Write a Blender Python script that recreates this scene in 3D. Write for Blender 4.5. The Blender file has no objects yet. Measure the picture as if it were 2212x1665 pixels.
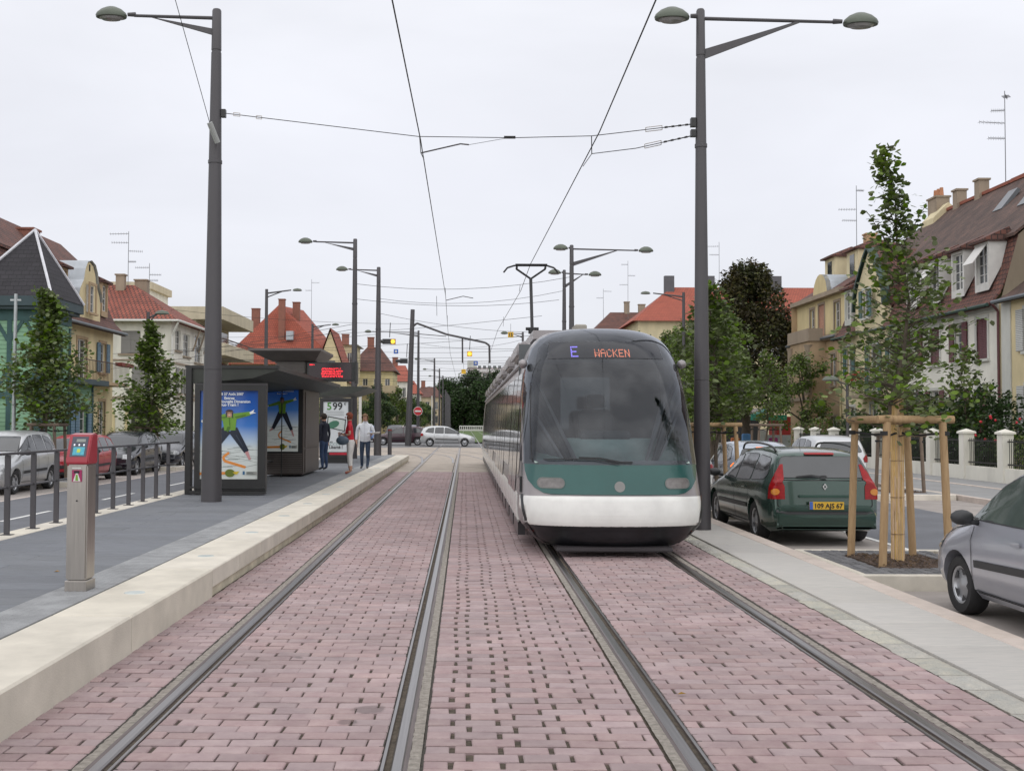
import bpy, bmesh, math, random
from mathutils import Vector, Matrix, noise
from mathutils.bvhtree import BVHTree
R = math.radians
random.seed(7)
rnd = random.Random(11)
C = bpy.context.scene.collection
S = bpy.context.scene

# ------------------------------------------------------------------ camera, sky, sun, exposure
cam_d = bpy.data.cameras.new('camera'); cam = bpy.data.objects.new('camera', cam_d); C.objects.link(cam)
cam_d.sensor_width = 36.0; cam_d.lens = 36.0 * 2400 / 2212; cam_d.shift_x = 0.0457; cam_d.clip_start = 0.1; cam_d.clip_end = 3000
cam.matrix_world = Matrix.Translation((0, 0, 1.7)) @ Matrix.Rotation(R(91.92), 4, 'X') @ Matrix.Rotation(R(0.22), 4, 'Z')
S.camera = cam
S.render.engine = 'CYCLES'
S.cycles.max_bounces = 5; S.cycles.diffuse_bounces = 3; S.cycles.glossy_bounces = 3; S.cycles.transmission_bounces = 4; S.cycles.transparent_max_bounces = 6
S.view_settings.view_transform = 'Standard'; S.view_settings.look = 'None'
S.view_settings.exposure = 0.1; S.view_settings.gamma = 1.0; S.view_settings.use_curve_mapping = False

world = bpy.data.worlds.new('World'); S.world = world; world.use_nodes = True
nt = world.node_tree; nt.nodes.clear()
def wn(t, **k):
    n = nt.nodes.new(t)
    for a, b in k.items(): setattr(n, a, b)
    return n
SUN_EL, SUN_AZ = 46, 188
sky = wn('ShaderNodeTexSky', sky_type='NISHITA', sun_disc=False, sun_elevation=R(SUN_EL), sun_rotation=R(SUN_AZ))
sky_s = wn('ShaderNodeVectorMath', operation='SCALE'); sky_s.inputs['Scale'].default_value = 0.10
nt.links.new(sky.outputs[0], sky_s.inputs[0])
tc = wn('ShaderNodeTexCoord')
sep = wn('ShaderNodeSeparateXYZ'); nt.links.new(tc.outputs['Generated'], sep.inputs[0])
mp = wn('ShaderNodeMapping'); mp.inputs['Scale'].default_value = (1, 1, 3.2)
nt.links.new(tc.outputs['Generated'], mp.inputs[0])
cl = wn('ShaderNodeTexNoise'); cl.inputs['Scale'].default_value = 1.6; cl.inputs['Detail'].default_value = 5; cl.inputs['Roughness'].default_value = 0.5; cl.inputs['Distortion'].default_value = 0.4
nt.links.new(mp.outputs[0], cl.inputs[0])
# overcast layer: a little brighter overhead than at the horizon
grad = wn('ShaderNodeValToRGB'); e = grad.color_ramp.elements
e[0].position = 0.0; e[0].color = (.72, .73, .775, 1); e[1].position = 1.0; e[1].color = (1.12, 1.12, 1.16, 1)
g2 = e.new(.22); g2.color = (.80, .81, .87, 1); g3 = e.new(.42); g3.color = (.89, .90, .95, 1)
nt.links.new(sep.outputs[2], grad.inputs[0])
clr = wn('ShaderNodeMapRange'); clr.inputs['From Min'].default_value = .35; clr.inputs['From Max'].default_value = .68; clr.inputs['To Min'].default_value = .92; clr.inputs['To Max'].default_value = 1.08
nt.links.new(cl.outputs[0], clr.inputs[0])
mul = wn('ShaderNodeVectorMath', operation='SCALE'); nt.links.new(grad.outputs[0], mul.inputs[0]); nt.links.new(clr.outputs[0], mul.inputs['Scale'])
mix = wn('ShaderNodeMix', data_type='RGBA'); mix.inputs[0].default_value = 0.94
nt.links.new(sky_s.outputs[0], mix.inputs[6]); nt.links.new(mul.outputs[0], mix.inputs[7])
bg = wn('ShaderNodeBackground'); bg.inputs[1].default_value = 1.0
nt.links.new(mix.outputs[2], bg.inputs[0])
wo = wn('ShaderNodeOutputWorld'); nt.links.new(bg.outputs[0], wo.inputs[0])

sl = bpy.data.lights.new('sun', 'SUN'); sl.energy = 1.5; sl.angle = R(140); sl.color = (1, .97, .92)
sun = bpy.data.objects.new('sun', sl); C.objects.link(sun)
az = R(SUN_AZ)   # direction towards the sun, azimuth measured like the Sky Texture
sd = Vector((math.sin(az) * math.cos(R(SUN_EL)), math.cos(az) * math.cos(R(SUN_EL)), math.sin(R(SUN_EL))))
sun.rotation_euler = sd.to_track_quat('Z', 'Y').to_euler(); sun.location = (0, 0, 30)

# ------------------------------------------------------------------ materials
MATS = {}
def mat(name, col, rough=.6, metal=0., var=.12, scale=3., col2=None, bump=0., bscale=40., rand=0., spec=.5, emit=None, es=1., coat=0., island=False, translucent=0., aniso=None, dist=.01):
    if name in MATS: return MATS[name]
    m = bpy.data.materials.new(name); m.use_nodes = True; t = m.node_tree; N = t.nodes; L = t.links
    b = N['Principled BSDF']; out = N['Material Output']
    b.inputs['Roughness'].default_value = rough; b.inputs['Metallic'].default_value = metal
    b.inputs['Specular IOR Level'].default_value = spec; b.inputs['Coat Weight'].default_value = coat; b.inputs['Coat Roughness'].default_value = .05
    tcn = N.new('ShaderNodeTexCoord'); vec = tcn.outputs['Object']
    if aniso:
        mm = N.new('ShaderNodeMapping'); mm.inputs['Scale'].default_value = aniso; L.new(vec, mm.inputs[0]); vec = mm.outputs[0]
    n = N.new('ShaderNodeTexNoise'); n.inputs['Scale'].default_value = scale; n.inputs['Detail'].default_value = 6; n.inputs['Roughness'].default_value = .6; L.new(vec, n.inputs[0])
    mr = N.new('ShaderNodeMapRange'); mr.inputs['From Min'].default_value = .3; mr.inputs['From Max'].default_value = .7; L.new(n.outputs[0], mr.inputs[0])
    mx = N.new('ShaderNodeMix'); mx.data_type = 'RGBA'; L.new(mr.outputs[0], mx.inputs[0])
    c2 = col2 or tuple(min(1, c * (1 + var)) for c in col[:3]); c1 = col if col2 else tuple(c * (1 - var) for c in col[:3])
    mx.inputs[6].default_value = (*c1[:3], 1); mx.inputs[7].default_value = (*c2[:3], 1)
    colout = mx.outputs[2]
    if rand > 0:
        oi = N.new('ShaderNodeObjectInfo'); rv = oi.outputs['Random']
        if island:
            ge = N.new('ShaderNodeNewGeometry'); ad = N.new('ShaderNodeMath'); ad.operation = 'ADD'; L.new(rv, ad.inputs[0]); L.new(ge.outputs['Random Per Island'], ad.inputs[1])
            fr = N.new('ShaderNodeMath'); fr.operation = 'FRACT'; L.new(ad.outputs[0], fr.inputs[0]); rv = fr.outputs[0]
        hs = N.new('ShaderNodeHueSaturation'); L.new(colout, hs.inputs['Color'])
        m1 = N.new('ShaderNodeMapRange'); m1.inputs['To Min'].default_value = 1 - rand; m1.inputs['To Max'].default_value = 1 + rand; L.new(rv, m1.inputs[0]); L.new(m1.outputs[0], hs.inputs['Value'])
        ml = N.new('ShaderNodeMath'); ml.operation = 'MULTIPLY'; ml.inputs[1].default_value = 7.31; L.new(rv, ml.inputs[0]); f2 = N.new('ShaderNodeMath'); f2.operation = 'FRACT'; L.new(ml.outputs[0], f2.inputs[0])
        m2 = N.new('ShaderNodeMapRange'); m2.inputs['To Min'].default_value = .5 - .05 * rand; m2.inputs['To Max'].default_value = .5 + .05 * rand; L.new(f2.outputs[0], m2.inputs[0]); L.new(m2.outputs[0], hs.inputs['Hue'])
        m3 = N.new('ShaderNodeMapRange'); m3.inputs['To Min'].default_value = 1 - 1.2 * rand; m3.inputs['To Max'].default_value = 1 + 1.2 * rand; L.new(f2.outputs[0], m3.inputs[0]); L.new(m3.outputs[0], hs.inputs['Saturation'])
        colout = hs.outputs[0]
    L.new(colout, b.inputs['Base Color'])
    if bump > 0:
        bn = N.new('ShaderNodeTexNoise'); bn.inputs['Scale'].default_value = bscale; bn.inputs['Detail'].default_value = 4; L.new(vec, bn.inputs[0])
        bp = N.new('ShaderNodeBump'); bp.inputs['Strength'].default_value = bump; bp.inputs['Distance'].default_value = dist; L.new(bn.outputs[0], bp.inputs['Height']); L.new(bp.outputs[0], b.inputs['Normal'])
    if emit:
        b.inputs['Emission Color'].default_value = (*emit, 1); b.inputs['Emission Strength'].default_value = es
    if translucent:
        tr = N.new('ShaderNodeBsdfTranslucent'); L.new(colout, tr.inputs[0]); ms = N.new('ShaderNodeMixShader'); ms.inputs[0].default_value = translucent
        L.new(b.outputs[0], ms.inputs[1]); L.new(tr.outputs[0], ms.inputs[2]); L.new(ms.outputs[0], out.inputs[0])
    MATS[name] = m; return m

def tile_mat(name, c1, c2, mort, w, h, msize=.02, rough=.8, bump=.6, noise_amt=.35, offset=.5):
    """rows of small tiles / boards on UV metres, for surfaces too far off to tell the pieces apart"""
    if name in MATS: return MATS[name]
    m = bpy.data.materials.new(name); m.use_nodes = True; t = m.node_tree; N = t.nodes; L = t.links; b = N['Principled BSDF']; b.inputs['Roughness'].default_value = rough
    uv = N.new('ShaderNodeTexCoord'); br = N.new('ShaderNodeTexBrick'); br.offset = offset
    br.inputs['Scale'].default_value = 1; br.inputs['Brick Width'].default_value = w; br.inputs['Row Height'].default_value = h; br.inputs['Mortar Size'].default_value = msize; br.inputs['Mortar Smooth'].default_value = .3
    br.inputs['Color1'].default_value = (*c1, 1); br.inputs['Color2'].default_value = (*c2, 1); br.inputs['Mortar'].default_value = (*mort, 1); L.new(uv.outputs['UV'], br.inputs['Vector'])
    n = N.new('ShaderNodeTexNoise'); n.inputs['Scale'].default_value = 1.1; n.inputs['Detail'].default_value = 7; n.inputs['Roughness'].default_value = .7; L.new(uv.outputs['Object'], n.inputs[0])
    mr = N.new('ShaderNodeMapRange'); mr.inputs['From Min'].default_value = .3; mr.inputs['From Max'].default_value = .7; mr.inputs['To Min'].default_value = 1 - noise_amt; mr.inputs['To Max'].default_value = 1 + noise_amt * .7; L.new(n.outputs[0], mr.inputs[0])
    sc = N.new('ShaderNodeVectorMath'); sc.operation = 'SCALE'; L.new(br.outputs['Color'], sc.inputs[0]); L.new(mr.outputs[0], sc.inputs['Scale']); L.new(sc.outputs[0], b.inputs['Base Color'])
    # each row laps the next: a saw-tooth relief
    sp = N.new('ShaderNodeSeparateXYZ'); L.new(uv.outputs['UV'], sp.inputs[0]); dv = N.new('ShaderNodeMath'); dv.operation = 'DIVIDE'; dv.inputs[1].default_value = h; L.new(sp.outputs[1], dv.inputs[0])
    fr = N.new('ShaderNodeMath'); fr.operation = 'FRACT'; L.new(dv.outputs[0], fr.inputs[0]); iv = N.new('ShaderNodeMath'); iv.operation = 'SUBTRACT'; iv.inputs[0].default_value = 1; L.new(fr.outputs[0], iv.inputs[1])
    mu = N.new('ShaderNodeMath'); mu.operation = 'SUBTRACT'; L.new(iv.outputs[0], mu.inputs[0]); L.new(br.outputs['Fac'], mu.inputs[1])
    bp = N.new('ShaderNodeBump'); bp.inputs['Strength'].default_value = bump; bp.inputs['Distance'].default_value = .03; L.new(mu.outputs[0], bp.inputs['Height']); L.new(bp.outputs[0], b.inputs['Normal'])
    MATS[name] = m; return m

# ------------------------------------------------------------------ mesh helpers
ORG = {}
def tag(o, label=None, cat=None, group=None, kind=None):
    if label: o['label'] = label
    if cat: o['category'] = cat
    if group: o['group'] = group
    if kind: o['kind'] = kind
    return o
def thing(name, label, cat, loc, group=None):
    o = bpy.data.objects.new(name, None); C.objects.link(o); o.location = loc; o.empty_display_size = .2
    ORG[o] = Vector(loc); return tag(o, label, cat, group)
class MB:
    def __init__(s): s.v = []; s.f = []; s.mi = []; s.cur = 0
    def add(s, vs, fs, m=None):
        b = len(s.v); s.v += [tuple(v) for v in vs]; s.f += [tuple(b + i for i in f) for f in fs]; s.mi += [s.cur if m is None else m] * len(fs); return s
    def quad(s, a, b, c, d): return s.add([a, b, c, d], [(0, 1, 2, 3)])
    def poly(s, pts): return s.add(pts, [tuple(range(len(pts)))])
    def box(s, x0, x1, y0, y1, z0, z1, ch=0):
        if ch > 0:   # chamfered top
            return s.add([(x0,y0,z0),(x1,y0,z0),(x1,y1,z0),(x0,y1,z0),(x0,y0,z1-ch),(x1,y0,z1-ch),(x1,y1,z1-ch),(x0,y1,z1-ch),(x0+ch,y0+ch,z1),(x1-ch,y0+ch,z1),(x1-ch,y1-ch,z1),(x0+ch,y1-ch,z1)],
                [(0,1,5,4),(1,2,6,5),(2,3,7,6),(3,0,4,7),(4,5,9,8),(5,6,10,9),(6,7,11,10),(7,4,8,11),(8,9,10,11),(3,2,1,0)])
        return s.add([(x0,y0,z0),(x1,y0,z0),(x1,y1,z0),(x0,y1,z0),(x0,y0,z1),(x1,y0,z1),(x1,y1,z1),(x0,y1,z1)], [(3,2,1,0),(4,5,6,7),(0,1,5,4),(1,2,6,5),(2,3,7,6),(3,0,4,7)])
    def tube(s, p0, p1, r0, r1=None, n=8, cap=True):
        p0, p1 = Vector(p0), Vector(p1); r1 = r0 if r1 is None else r1; d = (p1 - p0)
        if d.length < 1e-6: return s
        q = d.to_track_quat('Z', 'Y'); vs = []
        for p, r in ((p0, r0), (p1, r1)):
            for i in range(n):
                a = 2 * math.pi * i / n; vs.append(p + q @ Vector((r * math.cos(a), r * math.sin(a), 0)))
        fs = [(i, (i + 1) % n, n + (i + 1) % n, n + i) for i in range(n)]
        if cap: fs += [tuple(reversed(range(n))), tuple(range(n, 2 * n))]
        return s.add(vs, fs)
    def path(s, pts, r, n=6):
        for a, b in zip(pts, pts[1:]): s.tube(a, b, r, r, n, True)
        return s
    def lathe(s, prof, c=(0, 0, 0), axis='Z', n=24, sx=1, sy=1):
        """prof: (radius, height) pairs"""
        vs = []; c = Vector(c)
        for r, h in prof:
            for i in range(n):
                a = 2 * math.pi * i / n; p = Vector((r * math.cos(a) * sx, r * math.sin(a) * sy, h))
                if axis == 'Y': p = Vector((p.x, p.z, -p.y))
                if axis == 'X': p = Vector((p.z, p.x, p.y))
                vs.append(c + p)
        fs = [(k * n + i, k * n + (i + 1) % n, (k + 1) * n + (i + 1) % n, (k + 1) * n + i) for k in range(len(prof) - 1) for i in range(n)]
        if prof[0][0] > 1e-4: fs.append(tuple(reversed(range(n))))
        if prof[-1][0] > 1e-4: fs.append(tuple(range((len(prof) - 1) * n, len(prof) * n)))
        return s.add(vs, fs)
    def prism(s, pts, d):
        """closed outline pts (3D) extruded by vector d"""
        d = Vector(d); n = len(pts); vs = [Vector(p) for p in pts] + [Vector(p) + d for p in pts]
        return s.add(vs, [tuple(reversed(range(n))), tuple(range(n, 2 * n))] + [(i, (i + 1) % n, n + (i + 1) % n, n + i) for i in range(n)])
    def ico(s, c, r, sub=1, jit=0, sq=(1, 1, 1)):
        bm = bmesh.new(); bmesh.ops.create_icosphere(bm, subdivisions=sub, radius=r); b = len(s.v); c = Vector(c)
        for v in bm.verts:
            k = 1 + jit * (rnd.random() - .5) * 2; s.v.append(tuple(c + Vector((v.co.x * sq[0], v.co.y * sq[1], v.co.z * sq[2])) * k))
        bm.verts.index_update()
        for f in bm.faces: s.f.append(tuple(b + v.index for v in f.verts)); s.mi.append(s.cur)
        bm.free(); return s
    def build(s, name, mats, parent=None, smooth=False, origin=None, bevel=0, fix=True, uv=False, me=None):
        if origin is None:
            if parent is not None: origin = ORG[parent]
            else:
                xs = [v[0] for v in s.v]; ys = [v[1] for v in s.v]; zs = [v[2] for v in s.v]
                origin = Vector(((min(xs) + max(xs)) / 2, (min(ys) + max(ys)) / 2, min(zs)))
        origin = Vector(origin); me = bpy.data.meshes.new(name)
        me.from_pydata([tuple(Vector(v) - origin) for v in s.v], [], s.f)
        mats = mats if isinstance(mats, (list, tuple)) else [mats]
        for m in mats: me.materials.append(m)
        if len(mats) > 1: me.polygons.foreach_set('material_index', s.mi)
        if fix or bevel:
            bm = bmesh.new(); bm.from_mesh(me)
            if fix: bmesh.ops.recalc_face_normals(bm, faces=bm.faces)
            if bevel:
                ed = [e for e in bm.edges if len(e.link_faces) == 2 and e.calc_face_angle(0) > R(30)]
                bmesh.ops.bevel(bm, geom=ed, offset=bevel, segments=2, affect='EDGES', clamp_overlap=True)
            bm.to_mesh(me); bm.free()
        if uv:
            ul = me.uv_layers.new(name='UVMap')
            for p in me.polygons:
                n = p.normal; u = Vector((0, 0, 1)).cross(n); u = Vector((1, 0, 0)) if u.length < .05 else u.normalized(); v = n.cross(u)
                for li in p.loop_indices:
                    co = me.vertices[me.loops[li].vertex_index].co; ul.data[li].uv = (co.dot(u), co.dot(v))
        if smooth:
            for p in me.polygons: p.use_smooth = True
            if smooth != 'all': me.set_sharp_from_angle(angle=R(smooth if smooth is not True else 35))
        o = bpy.data.objects.new(name, me); C.objects.link(o)
        if parent is None: o.location = origin; ORG[o] = origin
        else:
            o.parent = parent; o.location = origin - ORG[parent]; ORG[o] = origin
        return o
def inst(src, name, parent, loc, rot=None, scale=None):
    """one more object on an existing mesh; loc relative to the parent"""
    o = bpy.data.objects.new(name, src.data if hasattr(src, 'data') else src); C.objects.link(o); o.parent = parent; o.location = loc
    if rot: o.rotation_euler = rot
    if scale: o.scale = scale
    return o
def kids(o): return [c for c in bpy.data.objects if c.parent == o]
def copy_tree(o, loc, rz=0, label=None, group=None, children=None):
    ch = kids(o) if children is None else children
    c = o.copy(); C.objects.link(c); c.location = loc; c.rotation_euler = (0, 0, rz)
    if label: c['label'] = label
    if group: c['group'] = group
    def rec(src, par):
        for k in kids(src):
            d = k.copy(); C.objects.link(d); d.parent = par; rec(k, d)
    rec(o, c); return c
def text_mesh(mb, txt, origin, size, udir=(1, 0, 0), vdir=(0, 0, 1), align='LEFT', depth=0.002, bold=0.):
    cu = bpy.data.curves.new('t', 'FONT'); cu.body = txt; cu.size = size; cu.align_x = align; cu.offset = bold; cu.resolution_u = 3
    o = bpy.data.objects.new('t', cu); C.objects.link(o); dg = bpy.context.evaluated_depsgraph_get(); me = o.evaluated_get(dg).to_mesh()
    u, v, O = Vector(udir).normalized(), Vector(vdir).normalized(), Vector(origin)
    mb.add([O + u * p.co.x + v * p.co.y for p in me.vertices], [tuple(p.vertices) for p in me.polygons])
    o.evaluated_get(dg).to_mesh_clear(); bpy.data.objects.remove(o); bpy.data.curves.remove(cu)
def catmull(P, n):
    out = []; m = len(P)
    for i in range(m - 1):
        p0, p1, p2, p3 = P[max(i-1, 0)], P[i], P[i+1], P[min(i+2, m-1)]
        for k in range(n):
            t = k / n; out.append(tuple(.5 * (2*b + (c-a)*t + (2*a-5*b+4*c-d)*t*t + (3*b-a-3*c+d)*t**3) for a, b, c, d in zip(p0, p1, p2, p3)))
    out.append(tuple(P[-1])); return out
def lerp(a, b, t): return a + (b - a) * t
def pl(tab, x):
    """piecewise linear lookup in a sorted (x, y) table"""
    if x <= tab[0][0]: return tab[0][1]
    for (a, b), (c, d) in zip(tab, tab[1:]):
        if x <= c: return b + (d - b) * (x - a) / (c - a)
    return tab[-1][1]
def ground_patch(name, x0, x1, y0, y1, z, m, ny=1, label=None):
    mb = MB()
    for k in range(ny):
        a, b = lerp(y0, y1, k / ny), lerp(y0, y1, (k + 1) / ny); mb.quad((x0, a, z), (x1, a, z), (x1, b, z), (x0, b, z))
    return tag(mb.build(name, m), label, None, None, 'structure')

M = {}
M['asphalt'] = mat('asphalt', (.13, .135, .15), .9, var=.14, scale=.8, bump=.5, bscale=160)
M['asphalt2'] = mat('worn_asphalt', (.17, .17, .175), .9, var=.18, scale=.5, bump=.5, bscale=160)
M['park'] = mat('parking_concrete', (.30, .27, .25), .9, var=.16, scale=1.2, bump=.4, bscale=120)
M['white'] = mat('road_paint', (.66, .66, .64), .7, var=.2, scale=6)
M['cream'] = mat('cream_stone', (.565, .525, .45), .78, var=.15, scale=2.2, rand=.05, bump=.25, bscale=90)
M['cream_base'] = mat('stained_cream_stone', (.56, .51, .39), .8, var=.25, scale=4, bump=.4, bscale=70)
M['slate'] = mat('slate_slab', (.14, .148, .162), .75, var=.16, scale=5, aniso=(1, 6, 6), bump=.4, bscale=60, rand=.10)
M['tactile'] = mat('studded_slab', (.23, .235, .24), .8, var=.2, scale=5, bump=.4, bscale=90, rand=.08)
M['walk'] = mat('pale_granite_slab', (.48, .455, .42), .8, col2=(.385, .375, .355), scale=5, aniso=(1, 9, 5), bump=.3, bscale=80, rand=.07)
M['walkedge'] = mat('pink_granite_kerb', (.50, .43, .38), .8, var=.1, scale=5, bump=.3, bscale=80, rand=.06)
M['rough'] = mat('split_granite', (.36, .36, .33), .9, col2=(.48, .45, .38), scale=9, bump=1, bscale=45, rand=.16, dist=.03)
M['brick'] = mat('pink_paving_brick', (.29, .208, .212), .88, col2=(.36, .275, .268), scale=9, bump=.6, bscale=130, rand=.12, island=True)
M['joint'] = mat('joint_grit', (.085, .068, .05), 1, var=.5, scale=22, bump=1, bscale=150)
M['sand'] = mat('sandy_setts', (.38, .33, .28), .9, var=.2, scale=2, bump=.6, bscale=60)
M['rail'] = mat('polished_rail_steel', (.28, .265, .26), .3, 1., var=.15, scale=3, aniso=(30, .3, 1))
M['raild'] = mat('brown_rail_groove', (.13, .105, .10), .55, .5, var=.3, scale=4, aniso=(20, .5, 1))
M['mortar'] = mat('rail_mortar', (.30, .27, .235), .95, var=.35, scale=24, bump=1, bscale=110, dist=.02)
M['tar'] = mat('gritty_tar_seam', (.06, .052, .042), .95, var=.5, scale=30, bump=1, bscale=140, dist=.02)
M['grass'] = mat('grass', (.075, .12, .03), 1, var=.4, scale=1.5, bump=1, bscale=90)
M['earth'] = mat('ground_earth', (.17, .16, .13), 1, var=.2, scale=.3)
M['pave'] = mat('pavement', (.25, .25, .25), .9, var=.12, scale=1.2)
M['steelgrey'] = mat('grey_painted_steel', (.072, .068, .073), .45, .2, var=.08, scale=2, aniso=(1, 1, .3))
M['darkmetal'] = mat('anthracite_metal', (.032, .032, .032), .42, .3, var=.1, scale=3)
M['brownmetal'] = mat('brown_metal_panel', (.065, .05, .045), .42, .3, var=.12, scale=3)
M['stainless'] = mat('brushed_stainless', (.42, .39, .36), .34, 1, var=.1, scale=5, aniso=(12, 12, .6))
M['glass'] = mat('dark_glass', (.03, .034, .038), .06, 0, var=.2, scale=2, spec=1.)
M['pane'] = mat('window_pane', (.05, .055, .06), .08, 0, var=.5, scale=1.2, spec=.9)
M['whitep'] = mat('white_frame_paint', (.62, .61, .58), .5, var=.06)
M['black'] = mat('black_rubber', (.018, .018, .019), .75, var=.2, scale=8, bump=.2, bscale=60)
M['blackplastic'] = mat('black_plastic', (.028, .029, .031), .5, var=.15, scale=5)
M['wood'] = mat('round_pine_post', (.30, .19, .095), .75, col2=(.41, .28, .15), scale=5, aniso=(6, 6, .7), bump=.4, bscale=30)
M['reed'] = mat('reed_wrap', (.48, .32, .16), .8, col2=(.62, .45, .25), scale=12, aniso=(3, 3, .6), rand=.18, island=True)
M['bark'] = mat('grey_brown_bark', (.10, .08, .06), .95, var=.35, scale=8, aniso=(2, 2, .5), bump=1, bscale=30)
# wear on the bricks that belongs to the place: faint patches, a brown spill by the left track, dust beside the rails
bm_ = M['brick'].node_tree; bb = bm_.nodes['Principled BSDF']; src_ = bb.inputs['Base Color'].links[0].from_socket
ge_ = bm_.nodes.new('ShaderNodeNewGeometry'); nz1 = bm_.nodes.new('ShaderNodeTexNoise'); nz1.inputs['Scale'].default_value = .9; nz1.inputs['Detail'].default_value = 6; bm_.links.new(ge_.outputs['Position'], nz1.inputs[0])
mr1 = bm_.nodes.new('ShaderNodeMapRange'); mr1.inputs['From Min'].default_value = .3; mr1.inputs['From Max'].default_value = .7; mr1.inputs['To Min'].default_value = .86; mr1.inputs['To Max'].default_value = 1.10; bm_.links.new(nz1.outputs[0], mr1.inputs[0])
cur = mr1.outputs[0]
for (sx_, sy_, r0_) in ((-.56, 6.66, .10), (-.66, 6.36, .06), (.95, 9.2, .05), (-1.2, 8.1, .04)):
    dn = bm_.nodes.new('ShaderNodeVectorMath'); dn.operation = 'DISTANCE'; dn.inputs[1].default_value = (sx_, sy_, 0); nd = bm_.nodes.new('ShaderNodeTexNoise'); nd.inputs['Scale'].default_value = 14; bm_.links.new(ge_.outputs['Position'], nd.inputs[0]); bm_.links.new(ge_.outputs['Position'], dn.inputs[0])
    ad_ = bm_.nodes.new('ShaderNodeMath'); ad_.operation = 'MULTIPLY_ADD'; ad_.inputs[1].default_value = .09; bm_.links.new(nd.outputs[0], ad_.inputs[0]); bm_.links.new(dn.outputs['Value'], ad_.inputs[2])
    m3_ = bm_.nodes.new('ShaderNodeMapRange'); m3_.inputs['From Min'].default_value = r0_ + .03; m3_.inputs['From Max'].default_value = r0_ + .055; m3_.inputs['To Min'].default_value = .58; m3_.inputs['To Max'].default_value = 1; bm_.links.new(ad_.outputs[0], m3_.inputs[0])
    mm_ = bm_.nodes.new('ShaderNodeMath'); mm_.operation = 'MULTIPLY'; bm_.links.new(cur, mm_.inputs[0]); bm_.links.new(m3_.outputs[0], mm_.inputs[1]); cur = mm_.outputs[0]
sc_ = bm_.nodes.new('ShaderNodeVectorMath'); sc_.operation = 'SCALE'; bm_.links.new(src_, sc_.inputs[0]); bm_.links.new(cur, sc_.inputs['Scale']); bm_.links.new(sc_.outputs[0], bb.inputs['Base Color'])
M['mulch'] = mat('bark_mulch', (.07, .045, .03), 1, col2=(.15, .10, .07), scale=16, bump=1, bscale=50, dist=.05, rand=.35, island=True)
M['leaf'] = mat('tree_leaves', (.080, .125, .03), .55, col2=(.145, .19, .05), scale=1.6, rand=.32, island=True, translucent=.22, spec=.35)
M['leafd'] = mat('dark_tree_leaves', (.028, .052, .018), .6, col2=(.05, .085, .028), scale=1.2, rand=.32, island=True, translucent=.15, spec=.3)
M['leafb'] = mat('browning_chestnut_leaves', (.035, .055, .018), .65, col2=(.085, .06, .03), scale=.7, rand=.35, island=True, translucent=.12, spec=.25)
# ------------------------------------------------------------------ ground, road, track bed
ZR, ZL = -.15, -.10      # right and left street levels; track level is 0
g = MB(); g.quad((-900, -60, -.30), (900, -60, -.30), (900, 1800, -.30), (-900, 1800, -.30)); tag(g.build('ground', M['earth']), kind='structure')
ground_patch('road', 6.5, 9.95, -20, 76, ZR + .004, M['asphalt'], 6)
ground_patch('parking_strip', 4.3, 6.5, -20, 76, ZR, M['park'], 6)
ground_patch('parking_strip', 9.95, 12.1, -20, 76, ZR, M['park'], 6)
ground_patch('road', -10.35, -5.85, -20, 76, ZL + .004, M['asphalt'], 6)
ground_patch('parking_strip', -12.6, -10.35, -20, 76, ZL, M['park'], 6)
ground_patch('road', -80, 80, 76.2, 92, -.012, M['asphalt2'], 2)
ground_patch('road', -10.5, -4.6, 92, 420, -.02, M['asphalt2'], 4)
ground_patch('road', 4.6, 10.5, 92, 420, -.02, M['asphalt2'], 4)
for n, x0, x1, z in (('pavement', 12.2, 16.3, ZR + .12), ('pavement', -15.2, -12.7, ZL + .12)):
    tag(MB().box(x0, x1, -20, 75, -.29, z).build(n, M['pave']), kind='structure')
for x0, x1, z in ((12.05, 12.2, ZR + .13), (14.3, 14.42, ZR + .14), (-12.72, -12.58, ZL + .13)):
    k = MB()
    for i in range(48): k.box(x0, x1, -19 + i * 2, -17.015 + i * 2, -.28, z + .002 * (i % 2), .008)
    tag(k.build('kerb', M['walkedge']), kind='structure')
for x0, x1 in ((16.3, 60), (-70, -15.2)):
    tag(MB().box(x0, x1, -20, 75, -.29, -.03).build('garden_lawn', M['grass']), kind='structure')
# painted lines
k = MB()
for i in range(-3, 16): k.quad((-8.34, 3.1 + i * 5.6, ZL + .009), (-8.24, 3.1 + i * 5.6, ZL + .009), (-8.24, 5.5 + i * 5.6, ZL + .009), (-8.34, 5.5 + i * 5.6, ZL + .009))
tag(k.build('lane_marking', M['white']), kind='structure')
k = MB()
k.box(6.50, 6.60, -10, 13.2, ZR, ZR + .008); k.box(6.50, 6.60, 16, 21.4, ZR, ZR + .008); k.box(6.50, 6.60, 25, 74, ZR, ZR + .008)
tag(k.build('parking_line', M['white']), kind='structure')
k = MB(); k.box(-10.42, -10.32, -10, 74, ZL, ZL + .008); tag(k.build('parking_line', M['walkedge']), kind='structure')
k = MB()
for i in range(9): k.box(-7.2 + i * .9 - 3, -6.7 + i * .9 - 3, 73.2, 76.0, -.09, -.086)
for i in range(7): k.box(5 + i * .9, 5.5 + i * .9, 73.2, 76.0, -.13, -.126)
tag(k.build('crossing_marking', M['white']), kind='structure')

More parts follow.
